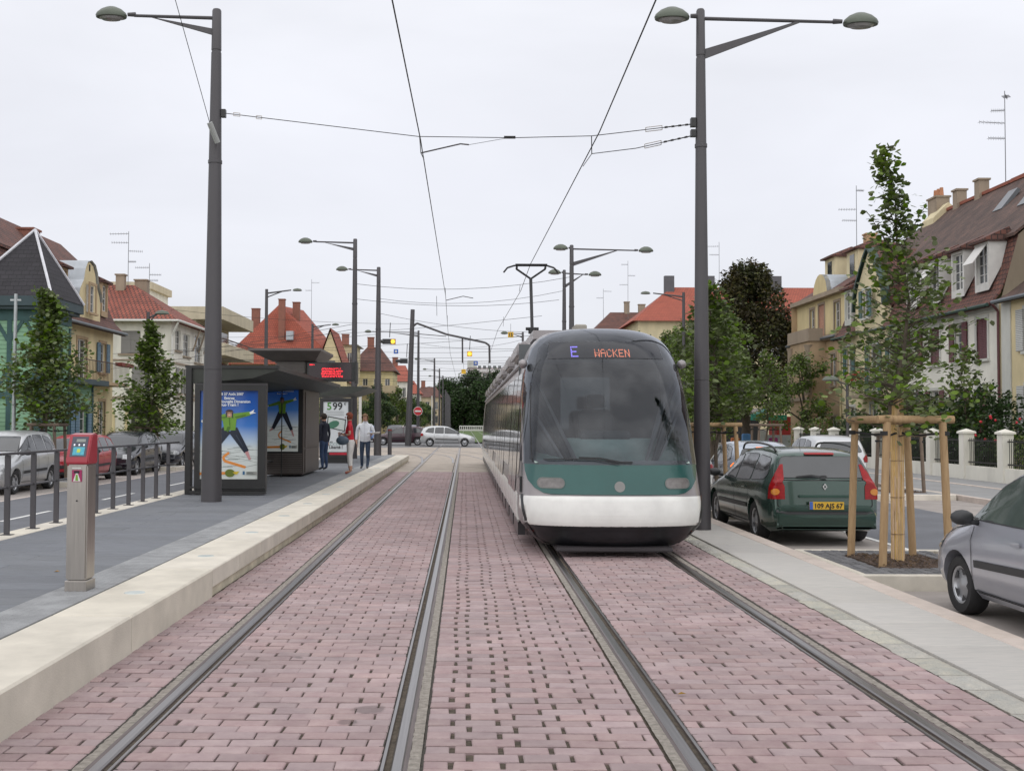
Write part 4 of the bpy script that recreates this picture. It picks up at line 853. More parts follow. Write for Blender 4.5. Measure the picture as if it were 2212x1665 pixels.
# ------------------------------------------------------------------ the tram
TX, TY0 = 1.90, 13.95      # centre line, tip of the nose
def tram():
    t = thing('tram', 'long silver and green tram with a huge dark curved windscreen', 'tram', (TX, TY0 + 3, 0))
    # horizontal slices: half width, nose set back, depth of the curve
    Zs = [(.13, .86, .26, .55), (.22, 1.00, .13, .62), (.34, 1.10, .06, .66), (.42, 1.17, .01, .66), (.55, 1.185, .0, .66), (.72, 1.185, .02, .68), (.80, 1.18, .05, .70), (1.1, 1.165, .13, .78), (1.5, 1.145, .27, .86), (1.9, 1.12, .45, .92), (2.25, 1.09, .66, .95), (2.5, 1.055, .86, .95),
          (2.7, 1.00, 1.06, .95), (2.84, .93, 1.25, .93), (2.94, .83, 1.45, .9), (3.01, .70, 1.68, .85), (3.05, .52, 1.95, .75), (3.065, .3, 2.3, .5)]
    Z2 = catmull(Zs, 3); na = 56; L_ = 32.5; mb = MB(); rows = []
    for z, w, y0, d in Z2:
        row = [(TX - w, TY0 + L_, z)] + [(TX - w, TY0 + y0 + d + f, z) for f in (12, 3)]
        for i in range(na + 1):
            a = -math.pi / 2 + math.pi * i / na; c = abs(math.cos(a)) ** .80; s_ = math.sin(a); s_ = math.copysign(abs(s_) ** .86, s_)
            row.append((TX + w * s_, TY0 + y0 + d * (1 - c), z))
        row += [(TX + w, TY0 + y0 + d + f, z) for f in (3, 12)] + [(TX + w, TY0 + L_, z)]; rows.append(row)
    n = len(rows[0]); vs = [p for r in rows for p in r]
    fs = [(k * n + i, k * n + i + 1, (k + 1) * n + i + 1, (k + 1) * n + i) for k in range(len(rows) - 1) for i in range(n - 1)]
    fs += [tuple((len(rows) - 1) * n + i for i in range(n)), tuple(i for i in reversed(range(n)))] + [(k * n + n - 1, k * n, (k + 1) * n, (k + 1) * n + n - 1) for k in range(len(rows) - 1)]
    mb.add(vs, fs)
    silver = mat('tram_silver_paint', (.27, .25, .252), .34, .3, var=.10, scale=2, coat=.3); white = mat('tram_white_paint', (.70, .70, .67), .25, var=.09, scale=3, coat=.4)
    teal = mat('tram_teal_paint', (.014, .078, .07), .22, .1, var=.08, scale=3, coat=.25); blk = mat('tram_black_skirt', (.012, .013, .016), .35, var=.3, scale=4, coat=.2)
    wg = mat('tram_dark_glass', (.018, .024, .032), .03, 0, col2=(.055, .072, .072), scale=1.3, spec=.6)
    sg = mat('tram_side_glass', (.045, .032, .032), .05, 0, var=.3, scale=1.1, spec=.8)
    sk = Skin(mb)
    # the shell is open behind the windscreen, so the cab is seen through the glass
    op = MB(); op.v = mb.v; keep = []
    for f_ in mb.f:
        c_ = sum((Vector(mb.v[i]) for i in f_), Vector()) / len(f_); hw0 = pl([(1.2, 1.06), (2.2, 1.02), (2.6, .93), (2.85, .78), (2.95, .5)], c_.z)
        if len(f_) == 4 and 1.2 < c_.z < 2.9 and abs(c_.x - TX) < hw0 and c_.y < TY0 + 2.3 and not (c_.z > 2.5 and abs(c_.x - TX) < .85 and c_.z < 2.86): continue
        keep.append(f_)
    op.f = keep; op.mi = [0] * len(keep); body = op.build('body', silver, t, smooth=45)
    cabm = mat('cab_dark_trim', (.035, .04, .042), .7); dashm = mat('dashboard_grey_green', (.36, .45, .40), .6, var=.2, scale=3)
    q = MB(); q.add([(TX + a, TY0 + b, c) for a, b, c in ((-1.0, .40, 1.19), (1.0, .40, 1.19), (1.02, 1.15, 1.50), (-1.02, 1.15, 1.50), (-.95, 1.3, 1.42), (.95, 1.3, 1.42))], [(0, 1, 2, 3), (3, 2, 5, 4)]); q.build('dashboard', dashm, t)  # dashboard kept pale and steep to imitate its bright reflection in the windscreen
    MB().box(TX - .35, TX + .35, TY0 + 1.1, TY0 + 1.4, 1.48, 1.60, .03).build('instrument_hood', cabm, t, bevel=.02)
    MB().box(TX - 1.08, TX + 1.08, TY0 + 3.0, TY0 + 3.05, .4, 2.9).build('cab_wall', mat('cab_wall_grey', (.11, .12, .125), .7), t); MB().box(TX - .45, TX + .3, TY0 + 2.96, TY0 + 2.99, .6, 2.4).build('cab_door_glass', M['glass'], t)
    MB().box(TX - .25, TX + .25, TY0 + 2.2, TY0 + 2.34, 1.1, 1.9, .06).box(TX - .13, TX + .13, TY0 + 2.22, TY0 + 2.32, 1.92, 2.12, .03).build('driver_seat', cabm, t, bevel=.03, smooth=True)
    MB().box(TX - 1.05, TX + 1.05, TY0 + .6, TY0 + 3.0, .9, .95).build('cab_floor', cabm, t)
    wg = bpy.data.materials.new('tram_windscreen_glass'); wg.use_nodes = True; N_ = wg.node_tree.nodes; L_n = wg.node_tree.links; N_.remove(N_['Principled BSDF'])
    tr_ = N_.new('ShaderNodeBsdfTransparent'); tr_.inputs[0].default_value = (.47, .53, .57, 1); gl_ = N_.new('ShaderNodeBsdfGlossy'); gl_.inputs['Roughness'].default_value = .02; gl_.inputs[0].default_value = (.9, .93, 1, 1)
    fr_ = N_.new('ShaderNodeFresnel'); fr_.inputs[0].default_value = 1.5; nz = N_.new('ShaderNodeTexNoise'); nz.inputs['Scale'].default_value = 2.2; nz.inputs['Detail'].default_value = 4; df_ = N_.new('ShaderNodeBsdfDiffuse'); df_.inputs[0].default_value = (.35, .36, .36, 1)
    m1_ = N_.new('ShaderNodeMixShader'); m2_ = N_.new('ShaderNodeMixShader'); mr_ = N_.new('ShaderNodeMapRange'); mr_.inputs['From Min'].default_value = .4; mr_.inputs['From Max'].default_value = .75; mr_.inputs['To Max'].default_value = .14
    tx_ = N_.new('ShaderNodeTexCoord'); L_n.new(tx_.outputs['Object'], nz.inputs[0]); L_n.new(nz.outputs[0], mr_.inputs[0]); L_n.new(mr_.outputs[0], m1_.inputs[0]); L_n.new(tr_.outputs[0], m1_.inputs[1]); L_n.new(df_.outputs[0], m1_.inputs[2]); L_n.new(fr_.outputs[0], m2_.inputs[0]); L_n.new(m1_.outputs[0], m2_.inputs[1]); L_n.new(gl_.outputs[0], m2_.inputs[2]); L_n.new(m2_.outputs[0], N_['Material Output'].inputs[0])
    def ptc(name, axis, pts, m, off=.006, rings=6, seg=.08, parent=None, smooth='all'):
        q = MB(); sk.patch(q, axis, pts, off, rings, seg); return q.build(name, m, parent or t, smooth=smooth, fix=True)
    F = lambda pts: [(TX + a, b) for a, b in pts]
    # front, seen from -y: axis 'y-' outline (x, z)
    ptc('bumper', 'y-', F([(-1.18, .43), (-1.10, .41), (1.10, .41), (1.18, .43), (1.187, .55), (1.175, .765), (.6, .78), (-.6, .78), (-1.175, .765), (-1.187, .55)]), white, .014, 26, .05)
    ptc('skirt', 'y-', F([(-1.14, .412), (-1.06, .28), (-.93, .18), (-.80, .14), (.80, .14), (.93, .18), (1.06, .28), (1.14, .412)]), blk, .014, 16, .05)
    ptc('nose_panel', 'y-', F([(-1.115, 1.17), (-1.11, 1.08), (-1.08, .97), (-1.0, .87), (-.90, .815), (-.80, .80), (.80, .80), (.90, .815), (1.0, .87), (1.08, .97), (1.11, 1.08), (1.115, 1.17)]), teal, .014, 24, .05)
    hw_ = [(1.12, 1.172), (1.112, 1.7), (1.085, 2.2), (1.03, 2.55), (.96, 2.74), (.84, 2.88), (.66, 2.965), (.40, 3.01)]; ws = [(-a, b) for a, b in hw_] + [(a, b) for a, b in reversed(hw_)]
    q = MB(); sk.stroke(q, 'y-', F([(a * .955, b - (.03 if b > 2.5 else 0)) for a, b in ws]), .13, .009, False, .05); q.build('glass_border', blk, t, smooth='all')
    ptc('brow_panel', 'y-', F([(-.93, 2.50), (.93, 2.50), (.88, 2.74), (.72, 2.88), (.4, 2.96), (-.4, 2.96), (-.72, 2.88), (-.88, 2.74)]), blk, .012, 14, .05)
    w_ = ptc('windscreen', 'y-', F(ws), wg, .018, 22, .05)
    q = MB(); sk.stroke(q, 'y-', F(ws), .035, .012, True, .06); q.build('windscreen_seal', mat('tram_seal_grey', (.25, .235, .24), .4), t, smooth='all')
    ptc('display_band', 'y-', F([(-.78, 2.56), (.78, 2.56), (.74, 2.80), (-.74, 2.80)]), mat('tram_display_band', (.016, .018, .024), .12, spec=.35), .022, 10)
    q = MB(); sk.stroke(q, 'y-', F([(-1.165, .80), (-1.155, 1.10), (-1.12, 1.8), (-1.08, 2.35)]), .02, .012); q.build('corner_seam', blk, t)
    q = MB(); sk.stroke(q, 'y-', F([(-1.15, .78), (-1.14, .60), (-1.09, .40), (-1.0, .26), (-.88, .17), (-.75, .125)]), .028, .022); sk.stroke(q, 'y-', F([(1.15, .78), (1.14, .60), (1.09, .40), (1.0, .26), (.88, .17), (.75, .125)]), .028, .022); q.build('nose_seam', blk, t, smooth='all')
    MB().box(TX - .74, TX + .74, TY0 + .16, TY0 + .9, .075, .14, .02).build('fender', mat('tram_underskirt', (.035, .03, .033), .6), t, bevel=.02, smooth=True)
    hl = mat('tram_headlight_glass', (.16, .15, .145), .15, var=.25, scale=14); ring = mat('tram_headlight_rim', (.12, .13, .12), .35)
    for s_ in (-1, 1):
        o = ptc('headlight', 'y-', F(rrect(s_ * .80 - .165, s_ * .80 + .165, .875, 1.0, .06)), hl, .018, 4, .05)
        q = MB(); sk.stroke(q, 'y-', F(rrect(s_ * .80 - .165, s_ * .80 + .165, .875, 1.0, .06)), .012, .02, True, .04); q.build('headlight_rim', ring, o)
    ptc('badge', 'y-', F([(.05 + .067 * math.cos(i * math.pi / 10), .90 + .067 * math.sin(i * math.pi / 10)) for i in range(20)]), mat('tram_badge', (.22, .22, .21), .5), .018, 3, .05)
    for s_ in (-1, 1): ptc('side_marker', 'y-', F([(s_ * 1.10, .30), (s_ * 1.02, .27), (s_ * 1.0, .33), (s_ * 1.11, .345)]), mat('tram_marker_red', (.28, .02, .01), .3), .016, 2, .05)
    # dot matrix destination
    def dots(txt, x, z, m, cell=.019, name='letters'):
        q = MB()
        for ch in txt:
            if ch == ' ': x += cell * 4; continue
            for r, rowt in enumerate(F57[ch]):
                for c, b in enumerate(rowt):
                    if b == '1':
                        a0, z0 = x + c * cell, z + (6 - r) * cell * 1.18; q.add([sk.hit('y-', a0, z0, .022), sk.hit('y-', a0 + cell * .8, z0, .022), sk.hit('y-', a0 + cell * .8, z0 + cell * .9, .022), sk.hit('y-', a0, z0 + cell * .9, .022)], [(0, 1, 2, 3)])
            x += cell * 6
        return q.build(name, m, t, fix=False)
    dots('E', TX - .47, 2.58, mat('violet_led', (.1, .08, .4), .5, emit=(.30, .24, 1), es=.75), .019, 'line_letter')
    dots('WACKEN', TX - .16, 2.58, mat('amber_led', (.4, .1, .05), .5, emit=(.95, .32, .2), es=.55), .0135, 'destination')
    # wiper
    q = MB(); sk.stroke(q, 'y-', F([(-.88, 1.225), (-.55, 1.235), (-.25, 1.23), (.05, 1.175)]), .014, .05); sk.stroke(q, 'y-', F([(-.45, 1.255), (-.2, 1.25), (.08, 1.20), (.22, 1.20)]), .02, .04); q.build('wiper', M['black'], t)
    # dashboard seen faintly through the glass, and the cab's seam
    q = MB(); sk.stroke(q, 'y-', F([(-1.02, 1.2), (-1.03, 1.7), (-1.0, 2.2)]), .01, .018); q.build('pillar_line', M['black'], t)
    # side, seen from -x: axis 'x-' outline (y, z)
    Y = lambda pts: [(TY0 + a, b) for a, b in pts]
    for sd in ('x-', 'x+'):
        ptc('cab_window', sd, Y(rpoly([(1.08, 1.02), (.95, 1.4), (1.25, 2.2), (1.55, 2.45), (1.62, 2.45), (1.62, .98)], .12)), sg, .008, 6)
        q = MB(); sk.stroke(q, sd, Y(rpoly([(1.02, .99), (.90, 1.4), (1.20, 2.24), (1.52, 2.51), (1.68, 2.51), (1.68, .95)], .12)), .03, .009, True); q.build('cab_window_seal', MATS['tram_seal_grey'], t)
    # modules: (start, end, kind)
    y = 1.78; spec = []
    for k in range(12):
        a = y; L2 = 2.45 if k % 3 else 2.55; spec.append((a, a + L2, 'door' if k % 3 != 1 else 'win')); y = a + L2 + .09
    for a, b, kind in spec:
        if b > 32.3: break
        for sd, X_ in (('x-', -1), ('x+', 1)):
            if X_ > 0 and a > 12: continue
            n2 = 2 if kind == 'door' else 1; w = (b - a) / n2
            for j in range(n2):
                a1, b1 = a + j * w + .04, a + (j + 1) * w - .04
                zb = .50 if kind == 'door' else 1.0
                ptc('door' if kind == 'door' else 'window', sd, Y(rrect(a1, b1, zb, 2.42, .10)), sg, .010, 5, .2)
                q = MB(); sk.stroke(q, sd, Y([(b1 + .035, .45), (b1 + .035, 2.5)]), .03, .014); q.build('divider', blk if j else MATS['tram_seal_grey'], t)
    # white sill band with pods, along the flank
    for X_ in (-1, 1):
        yy = 1.25
        while yy < 31.5:
            q = MB(); x0 = TX + X_ * 1.17; x1 = TX + X_ * 1.205
            q.prism([(x0, TY0 + yy, .80), (x1 - X_ * .005, TY0 + yy, .70), (x1, TY0 + yy, .52), (x1 - X_ * .02, TY0 + yy, .39), (x0 - X_ * .06, TY0 + yy, .37)], (0, 1.52, 0)); q.build('sill_panel', white, t, smooth=40)
            MB().box(min(x0, x1 - X_ * .04), max(x0, x1 - X_ * .04), TY0 + yy + 1.525, TY0 + yy + 1.595, .40, .76).build('sill_gap', blk, t); MB().box(min(x0, x0 - X_ * .1), max(x0, x0 - X_ * .1), TY0 + yy + .1, TY0 + yy + 1.4, .17, .366, .03).build('lower_skirt', blk, t); yy += 1.60
        q = MB()
        for k in range(10): q.box(TX + X_ * .9 - .05, TX + X_ * .9 + .15 * 1, TY0 + 2.4 + k * 3, TY0 + 3.2 + k * 3, .1, .26)
        q.build('bogie_cover', blk, t)
        # cant rail and roof pods
        q = MB(); q.path([(TX + X_ * 1.05, TY0 + 2.0, 2.58), (TX + X_ * 1.06, TY0 + 32.4, 2.58)], .03, 6); q.build('cant_rail', MATS['tram_seal_grey'], t)
        for k in range(8): MB().box(TX + X_ * .98 - .12, TX + X_ * .98 + .12, TY0 + 3.3 + k * 3.6, TY0 + 5.5 + k * 3.6, 2.72, 2.98, .06).build('roof_pod', silver, t, bevel=.04, smooth=True)
    MB().box(TX - .8, TX + .8, TY0 + 4, TY0 + 31, 3.06, 3.2).build('roof_deck', silver, t)
    # little camera pods at the front corners
    for X_ in (-1, 1): MB().ico((TX + X_ * 1.10, TY0 + 1.45, 2.52), .065, 2, sq=(1, 1.5, 1)).build('mirror_pod', silver, t, smooth='all')
    for X_, w in ((-.22, .09),): MB().box(TX + X_ - w, TX + X_ + w, TY0 + 2.2, TY0 + 2.6, 3.0, 3.14, .02).build('roof_box', mat('tram_roof_box', (.30, .28, .24), .6), t)
    q = MB(); sk.stroke(q, 'z+', [(TX - .9, TY0 + 2.0), (TX - .45, TY0 + 1.62), (0 + TX, TY0 + 1.5), (TX + .45, TY0 + 1.62), (TX + .9, TY0 + 2.0)], .02, .01); q.build('roof_seam', blk, t)
    # pantograph
    PY = 35.0; px = TX + .16; pm = mat('pantograph_black', (.012, .012, .014), .5)
    MB().path([(px, PY + 1.6, 3.3), (px, PY - .8, 4.5), (px, PY, 6.25)], .05, 8).tube((px, PY - .8, 4.45), (px, PY - .8, 4.62), .12, .12, 8).tube((px - .2, PY - .8, 4.6), (px + .2, PY - .8, 4.6), .05, .05, 8).build('pantograph_arm', pm, t)
    MB().path([(px, PY, 6.25), (px - .45, PY, 6.56), (px - .45, PY - .2, 6.6)], .035, 6).path([(px, PY, 6.25), (px + .45, PY, 6.56), (px + .45, PY - .2, 6.6)], .035, 6).build('pantograph_fork', pm, t)
    MB().path([(px - .86, PY, 6.45), (px - .74, PY, 6.60), (px - .52, PY, 6.67), (px + .52, PY, 6.67), (px + .74, PY, 6.60), (px + .86, PY, 6.45)], .03, 6).path([(px - .5, PY - .3, 6.66), (px + .5, PY - .3, 6.66)], .03, 6).build('pantograph_head', pm, t)
    return t
tram()

# ------------------------------------------------------------------ cars, built along +x and then set down
def wheel_parts(parent, x, y, r, side, w=.19, spokes=6, cap='silver'):
    MB().lathe([(a_, b_ * side) for a_, b_ in [(r * .62, -w/2), (r * .93, -w/2), (r, -w/2 + .03), (r, w/2 - .03), (r * .93, w/2), (r * .66, w/2 - .005), (r * .62, w/2 - .03), (r * .60, -w/2 + .02)]], (x, y, r), axis='Y', n=28).build('tyre', M['black'], parent, smooth=40)
    q = MB(); ys = y + side * (w/2 - .035); prof = [(r * .645, -.03), (r * .64, .018), (r * .58, .012), (r * .52, -.012), (r * .25, -.004), (r * .12, .012), (0, .014)]
    vs = []; n = 24
    q.lathe([(a, b * side) for a, b in prof], (x, ys, r), axis='Y', n=n)
    rim = q.build('rim', mat('wheel_silver', (.42, .43, .45), .32, .6, var=.1), parent, smooth=30)
    q = MB(); yo = ys + side * .006
    for k in range(spokes):
        a0 = 2 * math.pi * (k + .22) / spokes; a1 = 2 * math.pi * (k + .78) / spokes; am = (a0 + a1) / 2
        pts = [(r * .34 * math.cos(am), r * .34 * math.sin(am))] + [(r * .555 * math.cos(lerp(a0, a1, j / 4)), r * .555 * math.sin(lerp(a0, a1, j / 4))) for j in range(5)]
        q.poly([(x + a, yo, r + b) for a, b in pts])
    q.build('rim_openings', mat('wheel_gap', (.04, .04, .042), .7), parent, fix=False)
def car(name, label, cat, paint, loc, rz, L, W, prof, belt, axles, r=.30, roofw=.74, group=None, side_glass=(), rear_glass=None, front_glass=None, handles=(), doors=(), strip=None, tails=(), heads=(), plate=None, plate_txt=None, rails_=False, mirror=None, bumper_dark=False, extra=None, detail=True, gm=None, cap_spokes=6, lit=False, arch=.045, sides=('y+', 'y-')):
    t = thing(name, label, cat, loc, group); o0 = Vector(loc); ORG[t] = Vector((0, 0, 0)); t.location = (0, 0, 0)
    h = L / 2; top = []
    for (a, b), (c, d) in zip(prof, prof[1:]):
        k = max(1, int(abs(c - a) / .12)); top += [(lerp(a, c, j / k), lerp(b, d, j / k)) for j in range(k)]
    top.append(prof[-1]); rz_ = max(z for _, z in prof)
    mb = MB(); rows = []
    for x, zt in top:
        e = max(0, abs(x) - (h - .55)) / .55; w = W / 2 * (1 - .16 * e ** 2.2); zb = .20 + .06 * max(0, e - .5) * 2
        bz = pl(belt, x); bl = min(bz, zt - .035); f = max(0, min(1, (zt - bz) / (rz_ - bz))); wr = w * lerp(.90, roofw, f); up = max(zt - bl, .03); zt_e = zt - min(.055, up * .5)
        sh = .955 if zt > bz + .05 else .93
        half = [(0, zb), (w * .86, zb), (w * .955, zb + .09), (w * .985, lerp(zb, bl, .38)), (w, lerp(zb, bl, .62)), (w * .992, bl - .09 if bl - .09 > lerp(zb, bl, .7) else lerp(zb, bl, .8)), (w * sh, bl), (lerp(w * sh, wr, .52) + .012 * f, lerp(bl, zt_e, .5)), (wr, zt_e), (wr - .05 * w / .85, lerp(zt_e, zt, .68)), (wr * .55, zt + .004), (0, zt + .012)]
        rows.append([(x, y_, z_) for y_, z_ in half] + [(x, -y_, z_) for y_, z_ in reversed(half[1:-1])])
    n = len(rows[0]); vs = [p for r_ in rows for p in r_]
    fs = [(k * n + i, k * n + (i + 1) % n, (k + 1) * n + (i + 1) % n, (k + 1) * n + i) for k in range(len(rows) - 1) for i in range(n)]
    def cap(k, rev):
        base = k * n; f_ = []
        for i in range(0, n // 2): # strips left-right
            a, b, c, d = base + i, base + i + 1, base + (n - i - 1) % n, base + (n - i) % n
            q = [a, b, c, d]; q = [v for j, v in enumerate(q) if v not in q[:j]]
            if len(q) > 2: f_.append(tuple(q))
        return f_
    fs += cap(0, 0) + cap(len(rows) - 1, 1); mb.add(vs, fs); sk = Skin(mb)
    body = mb.build('body', paint, t, smooth=38)
    # wheel wells
    if detail:
        cu = MB()
        for ax in axles:
            for s_ in (1, -1): cu.tube((ax, s_ * (W / 2 - .26), r + .01), (ax, s_ * (W / 2 + .2), r + .01), r + arch, r + arch, 28)
        co = cu.build('cutter', M['black'], None, origin=(0, 0, 0)); md = body.modifiers.new('b', 'BOOLEAN'); md.operation = 'DIFFERENCE'; md.object = co; md.solver = 'EXACT'; body.data.materials.append(M['blackplastic'])
        dg = bpy.context.evaluated_depsgraph_get(); ev = bpy.data.meshes.new_from_object(body.evaluated_get(dg)); body.modifiers.clear(); 
        if len(ev.polygons) > 50: body.data = ev; ev.set_sharp_from_angle(angle=R(38))
        bpy.data.objects.remove(co)
    for ax in axles:
        for s_ in (1, -1):
            if not detail and s_ < 0 and 'y-' not in sides: continue
            w_ = bpy.data.objects.new('wheel', None); C.objects.link(w_); w_.parent = t; ORG[w_] = Vector((0, 0, 0)); wheel_parts(w_, ax, s_ * (W / 2 - .125), r, s_, spokes=cap_spokes)
    gm = gm or M['glass']; P = {}
    def ptc(nm, axis, pts, m, off=.004, rings=4, seg=.12, parent=None): q = MB(); sk.patch(q, axis, pts, off, rings, seg); return q.build(nm, m, parent or t, smooth='all')
    def st(nm, axis, pts, w_, m, off=.006, closed=False, parent=None): q = MB(); sk.stroke(q, axis, pts, w_, off, closed); return q.build(nm, m, parent or t)
    gap = mat('car_gap', (.01, .01, .01), .7)
    for sd in sides:
        for g_ in side_glass:
            o = ptc('side_window', sd, rpoly(g_, .06), gm, .005); st('window_seal', sd, rpoly(g_, .06), .022, M['blackplastic'], .0045, True)
        for d_ in doors: st('door_gap', sd, d_, .010, gap)
        for hx, hz in handles: ptc('door_handle', sd, rrect(hx - .085, hx + .085, hz - .02, hz + .02, .018), paint, .026, 2, .05)
        if strip: ptc('side_strip', sd, [(strip[0], strip[2] - .035), (strip[1], strip[2] - .035 + strip[3]), (strip[1], strip[2] + .035 + strip[3]), (strip[0], strip[2] + .035)], M['blackplastic'], .014, 3)
        st('sill', sd, [(axles[0] + r + .07, .235), (axles[1] - r - .07, .235)], .09, M['blackplastic'], .006)
    if rear_glass: ptc('rear_window', 'x-', rpoly(rear_glass, .07), gm, .006, 6); st('rear_window_seal', 'x-', rpoly(rear_glass, .07), .02, M['blackplastic'], .0055, True)
    if front_glass: ptc('windscreen', 'x+', rpoly(front_glass, .07), gm, .006, 6); st('windscreen_seal', 'x+', rpoly(front_glass, .07), .02, M['blackplastic'], .0055, True)
    for nm, axis, pts, m in list(tails) + list(heads): ptc(nm, axis, pts, m, .020 if 'lens' in nm else .012, 9, .03)
    if plate:
        y_, z_, w_, h_, m, ax = plate; sx = 1 if ax == 'x+' else -1; hx = max(sx * sk.hit(ax, y_, z_ + q, 0).x for q in (-h_ / 2, 0, h_ / 2)) * sx; MB().box(min(hx, hx + sx * .02), max(hx, hx + sx * .02), y_ - w_ / 2, y_ + w_ / 2, z_ - h_ / 2, z_ + h_ / 2).build('number_plate', m, t); hx = hx + sx * .022
        if plate_txt:
            q = MB(); text_mesh(q, plate_txt, (hx, y_ - .022, z_ - .036), .098, udir=(0, -1, 0), align='CENTER', bold=.003); q.build('plate_lettering', M['black'], t, fix=False)
            q = MB(); q.quad((hx, y_ + w_ / 2, z_ - h_ / 2), (hx, y_ + w_ / 2 - .05, z_ - h_ / 2), (hx, y_ + w_ / 2 - .05, z_ + h_ / 2), (hx, y_ + w_ / 2, z_ + h_ / 2)); q.build('plate_band', blue, t)
    if mirror:
        mx, mz = mirror
        for s_ in (1, -1):
            wy = W / 2; mo = MB().ico((mx, s_ * (wy + .09), mz), .12, 2, sq=(.55, .95, .62)).tube((mx, s_ * (wy - .06), mz - .05), (mx, s_ * (wy + .06), mz - .03), .03, .03, 6).build('mirror', M['blackplastic'], t, smooth='all')
    if rails_:
        for s_ in (1, -1):
            y_ = s_ * W / 2 * .70; zr = rz_ + .01
            MB().path(catmull([(.25, y_, zr - .06), (.1, y_, zr + .035), (-.5, y_, zr + .06), (-1.2, y_, zr + .045), (-1.62, y_, zr - .0), (-1.75, y_, zr - .06)], 3), .018, 6).build('roof_rail', M['darkmetal'], t)
    if extra: extra(t, sk, ptc, st)
    t.location = o0; t.rotation_euler = (0, 0, rz); return t
redl = mat('tail_light_red', (.27, .006, .008), .15, var=.3, scale=16, spec=.3); redlit = mat('lit_tail_light', (.8, .12, .02), .3, emit=(1, .22, .03), es=1.3)
clr_ = mat('headlight_glass', (.34, .35, .36), .10, .2, var=.3, scale=14, coat=.5); orgl = mat('indicator_orange', (.55, .20, .02), .2)
yplate = mat('yellow_plate', (.62, .38, .03), .5); wplate = mat('white_plate', (.6, .6, .58), .5)
# the green estate
def mega(t, sk, ptc, st):
    gp = MATS['car_gap']
    st('tailgate_gap', 'x-', [(.70, .995), (.72, .62), (.60, .525), (-.60, .525), (-.72, .62), (-.70, .995)], .012, gp)
    st('tailgate_gap', 'x-', [(.72, .995), (-.72, .995)], .012, gp)
    q = MB(); hx = sk.hit('x-', 0, .70, .03).x; q.box(hx - .012, hx + .03, -.40, .40, .735, .775); q.build('tailgate_bar', MATS['green_car_paint_light'], t, bevel=.008)
    q = MB(); hx = sk.hit('x-', 0, .90, .012).x - .004
    for k in range(4):
        a0, a1 = math.pi / 2 * k, math.pi / 2 * (k + 1); o, i = .052, .026
        q.prism([(hx, -o * math.cos(a0) * .72, .90 + o * math.sin(a0)), (hx, -o * math.cos(a1) * .72, .90 + o * math.sin(a1)), (hx, -i * math.cos(a1) * .6, .90 + i * math.sin(a1)), (hx, -i * math.cos(a0) * .6, .90 + i * math.sin(a0))], (-.008, 0, 0))
    q.build('badge', mat('chrome', (.75, .75, .75), .15, 1), t)
    st('rear_wiper', 'x-', [(.0, 1.03), (.18, 1.06), (.42, 1.035)], .022, M['black'], .03); ptc('wiper_pivot', 'x-', rrect(-.05, .05, 1.0, 1.06, .02), M['black'], .03, 2)
    ptc('high_brake_light', 'x-', rrect(-.23, .23, 1.375, 1.40, .01), redl, .02, 2)
    ptc('rear_bumper', 'x-', rrect(-.72, .72, .30, .50, .03), MATS['green_car_paint'], .018, 10, .05)
    st('bumper_strip', 'x-', [(.74, .53), (.6, .505), (-.6, .505), (-.74, .53)], .035, M['blackplastic'], .026)
    for s_ in (1, -1):
        y0, y1 = (s_ * .82, s_ * .845)
    MB().tube((-.9, 0, 1.47), (-1.0, 0, 1.80), .004, .003, 5).build('aerial', M['black'], t)
    # head rests seen through the rear window
    for y_ in (-.42, .0, .42): MB().box(-1.6, -1.52, y_ - .11, y_ + .11, .98, 1.2, .03).build('headrest', mat('seat_cloth', (.12, .12, .12), .9), t)
gp_ = mat('green_car_paint', (.030, .065, .052), .22, .35, var=.06, scale=2, coat=.7); mat('green_car_paint_light', (.035, .085, .065), .25, .4, coat=.6)
mprof = [(2.25, .50), (2.22, .62), (2.05, .74), (1.75, .83), (1.3, .93), (1.08, .985), (.30, 1.36), (.10, 1.42), (-.3, 1.465), (-.9, 1.47), (-1.5, 1.445), (-1.82, 1.405), (-1.90, 1.37), (-2.10, 1.01), (-2.155, .98), (-2.18, .62), (-2.245, .60), (-2.25, .42), (-2.22, .32)]
tl = lambda s_: [(s_ * .845, 1.22), (s_ * .80, 1.24), (s_ * .715, .99), (s_ * .70, .70), (s_ * .885, .70), (s_ * .89, .95)]
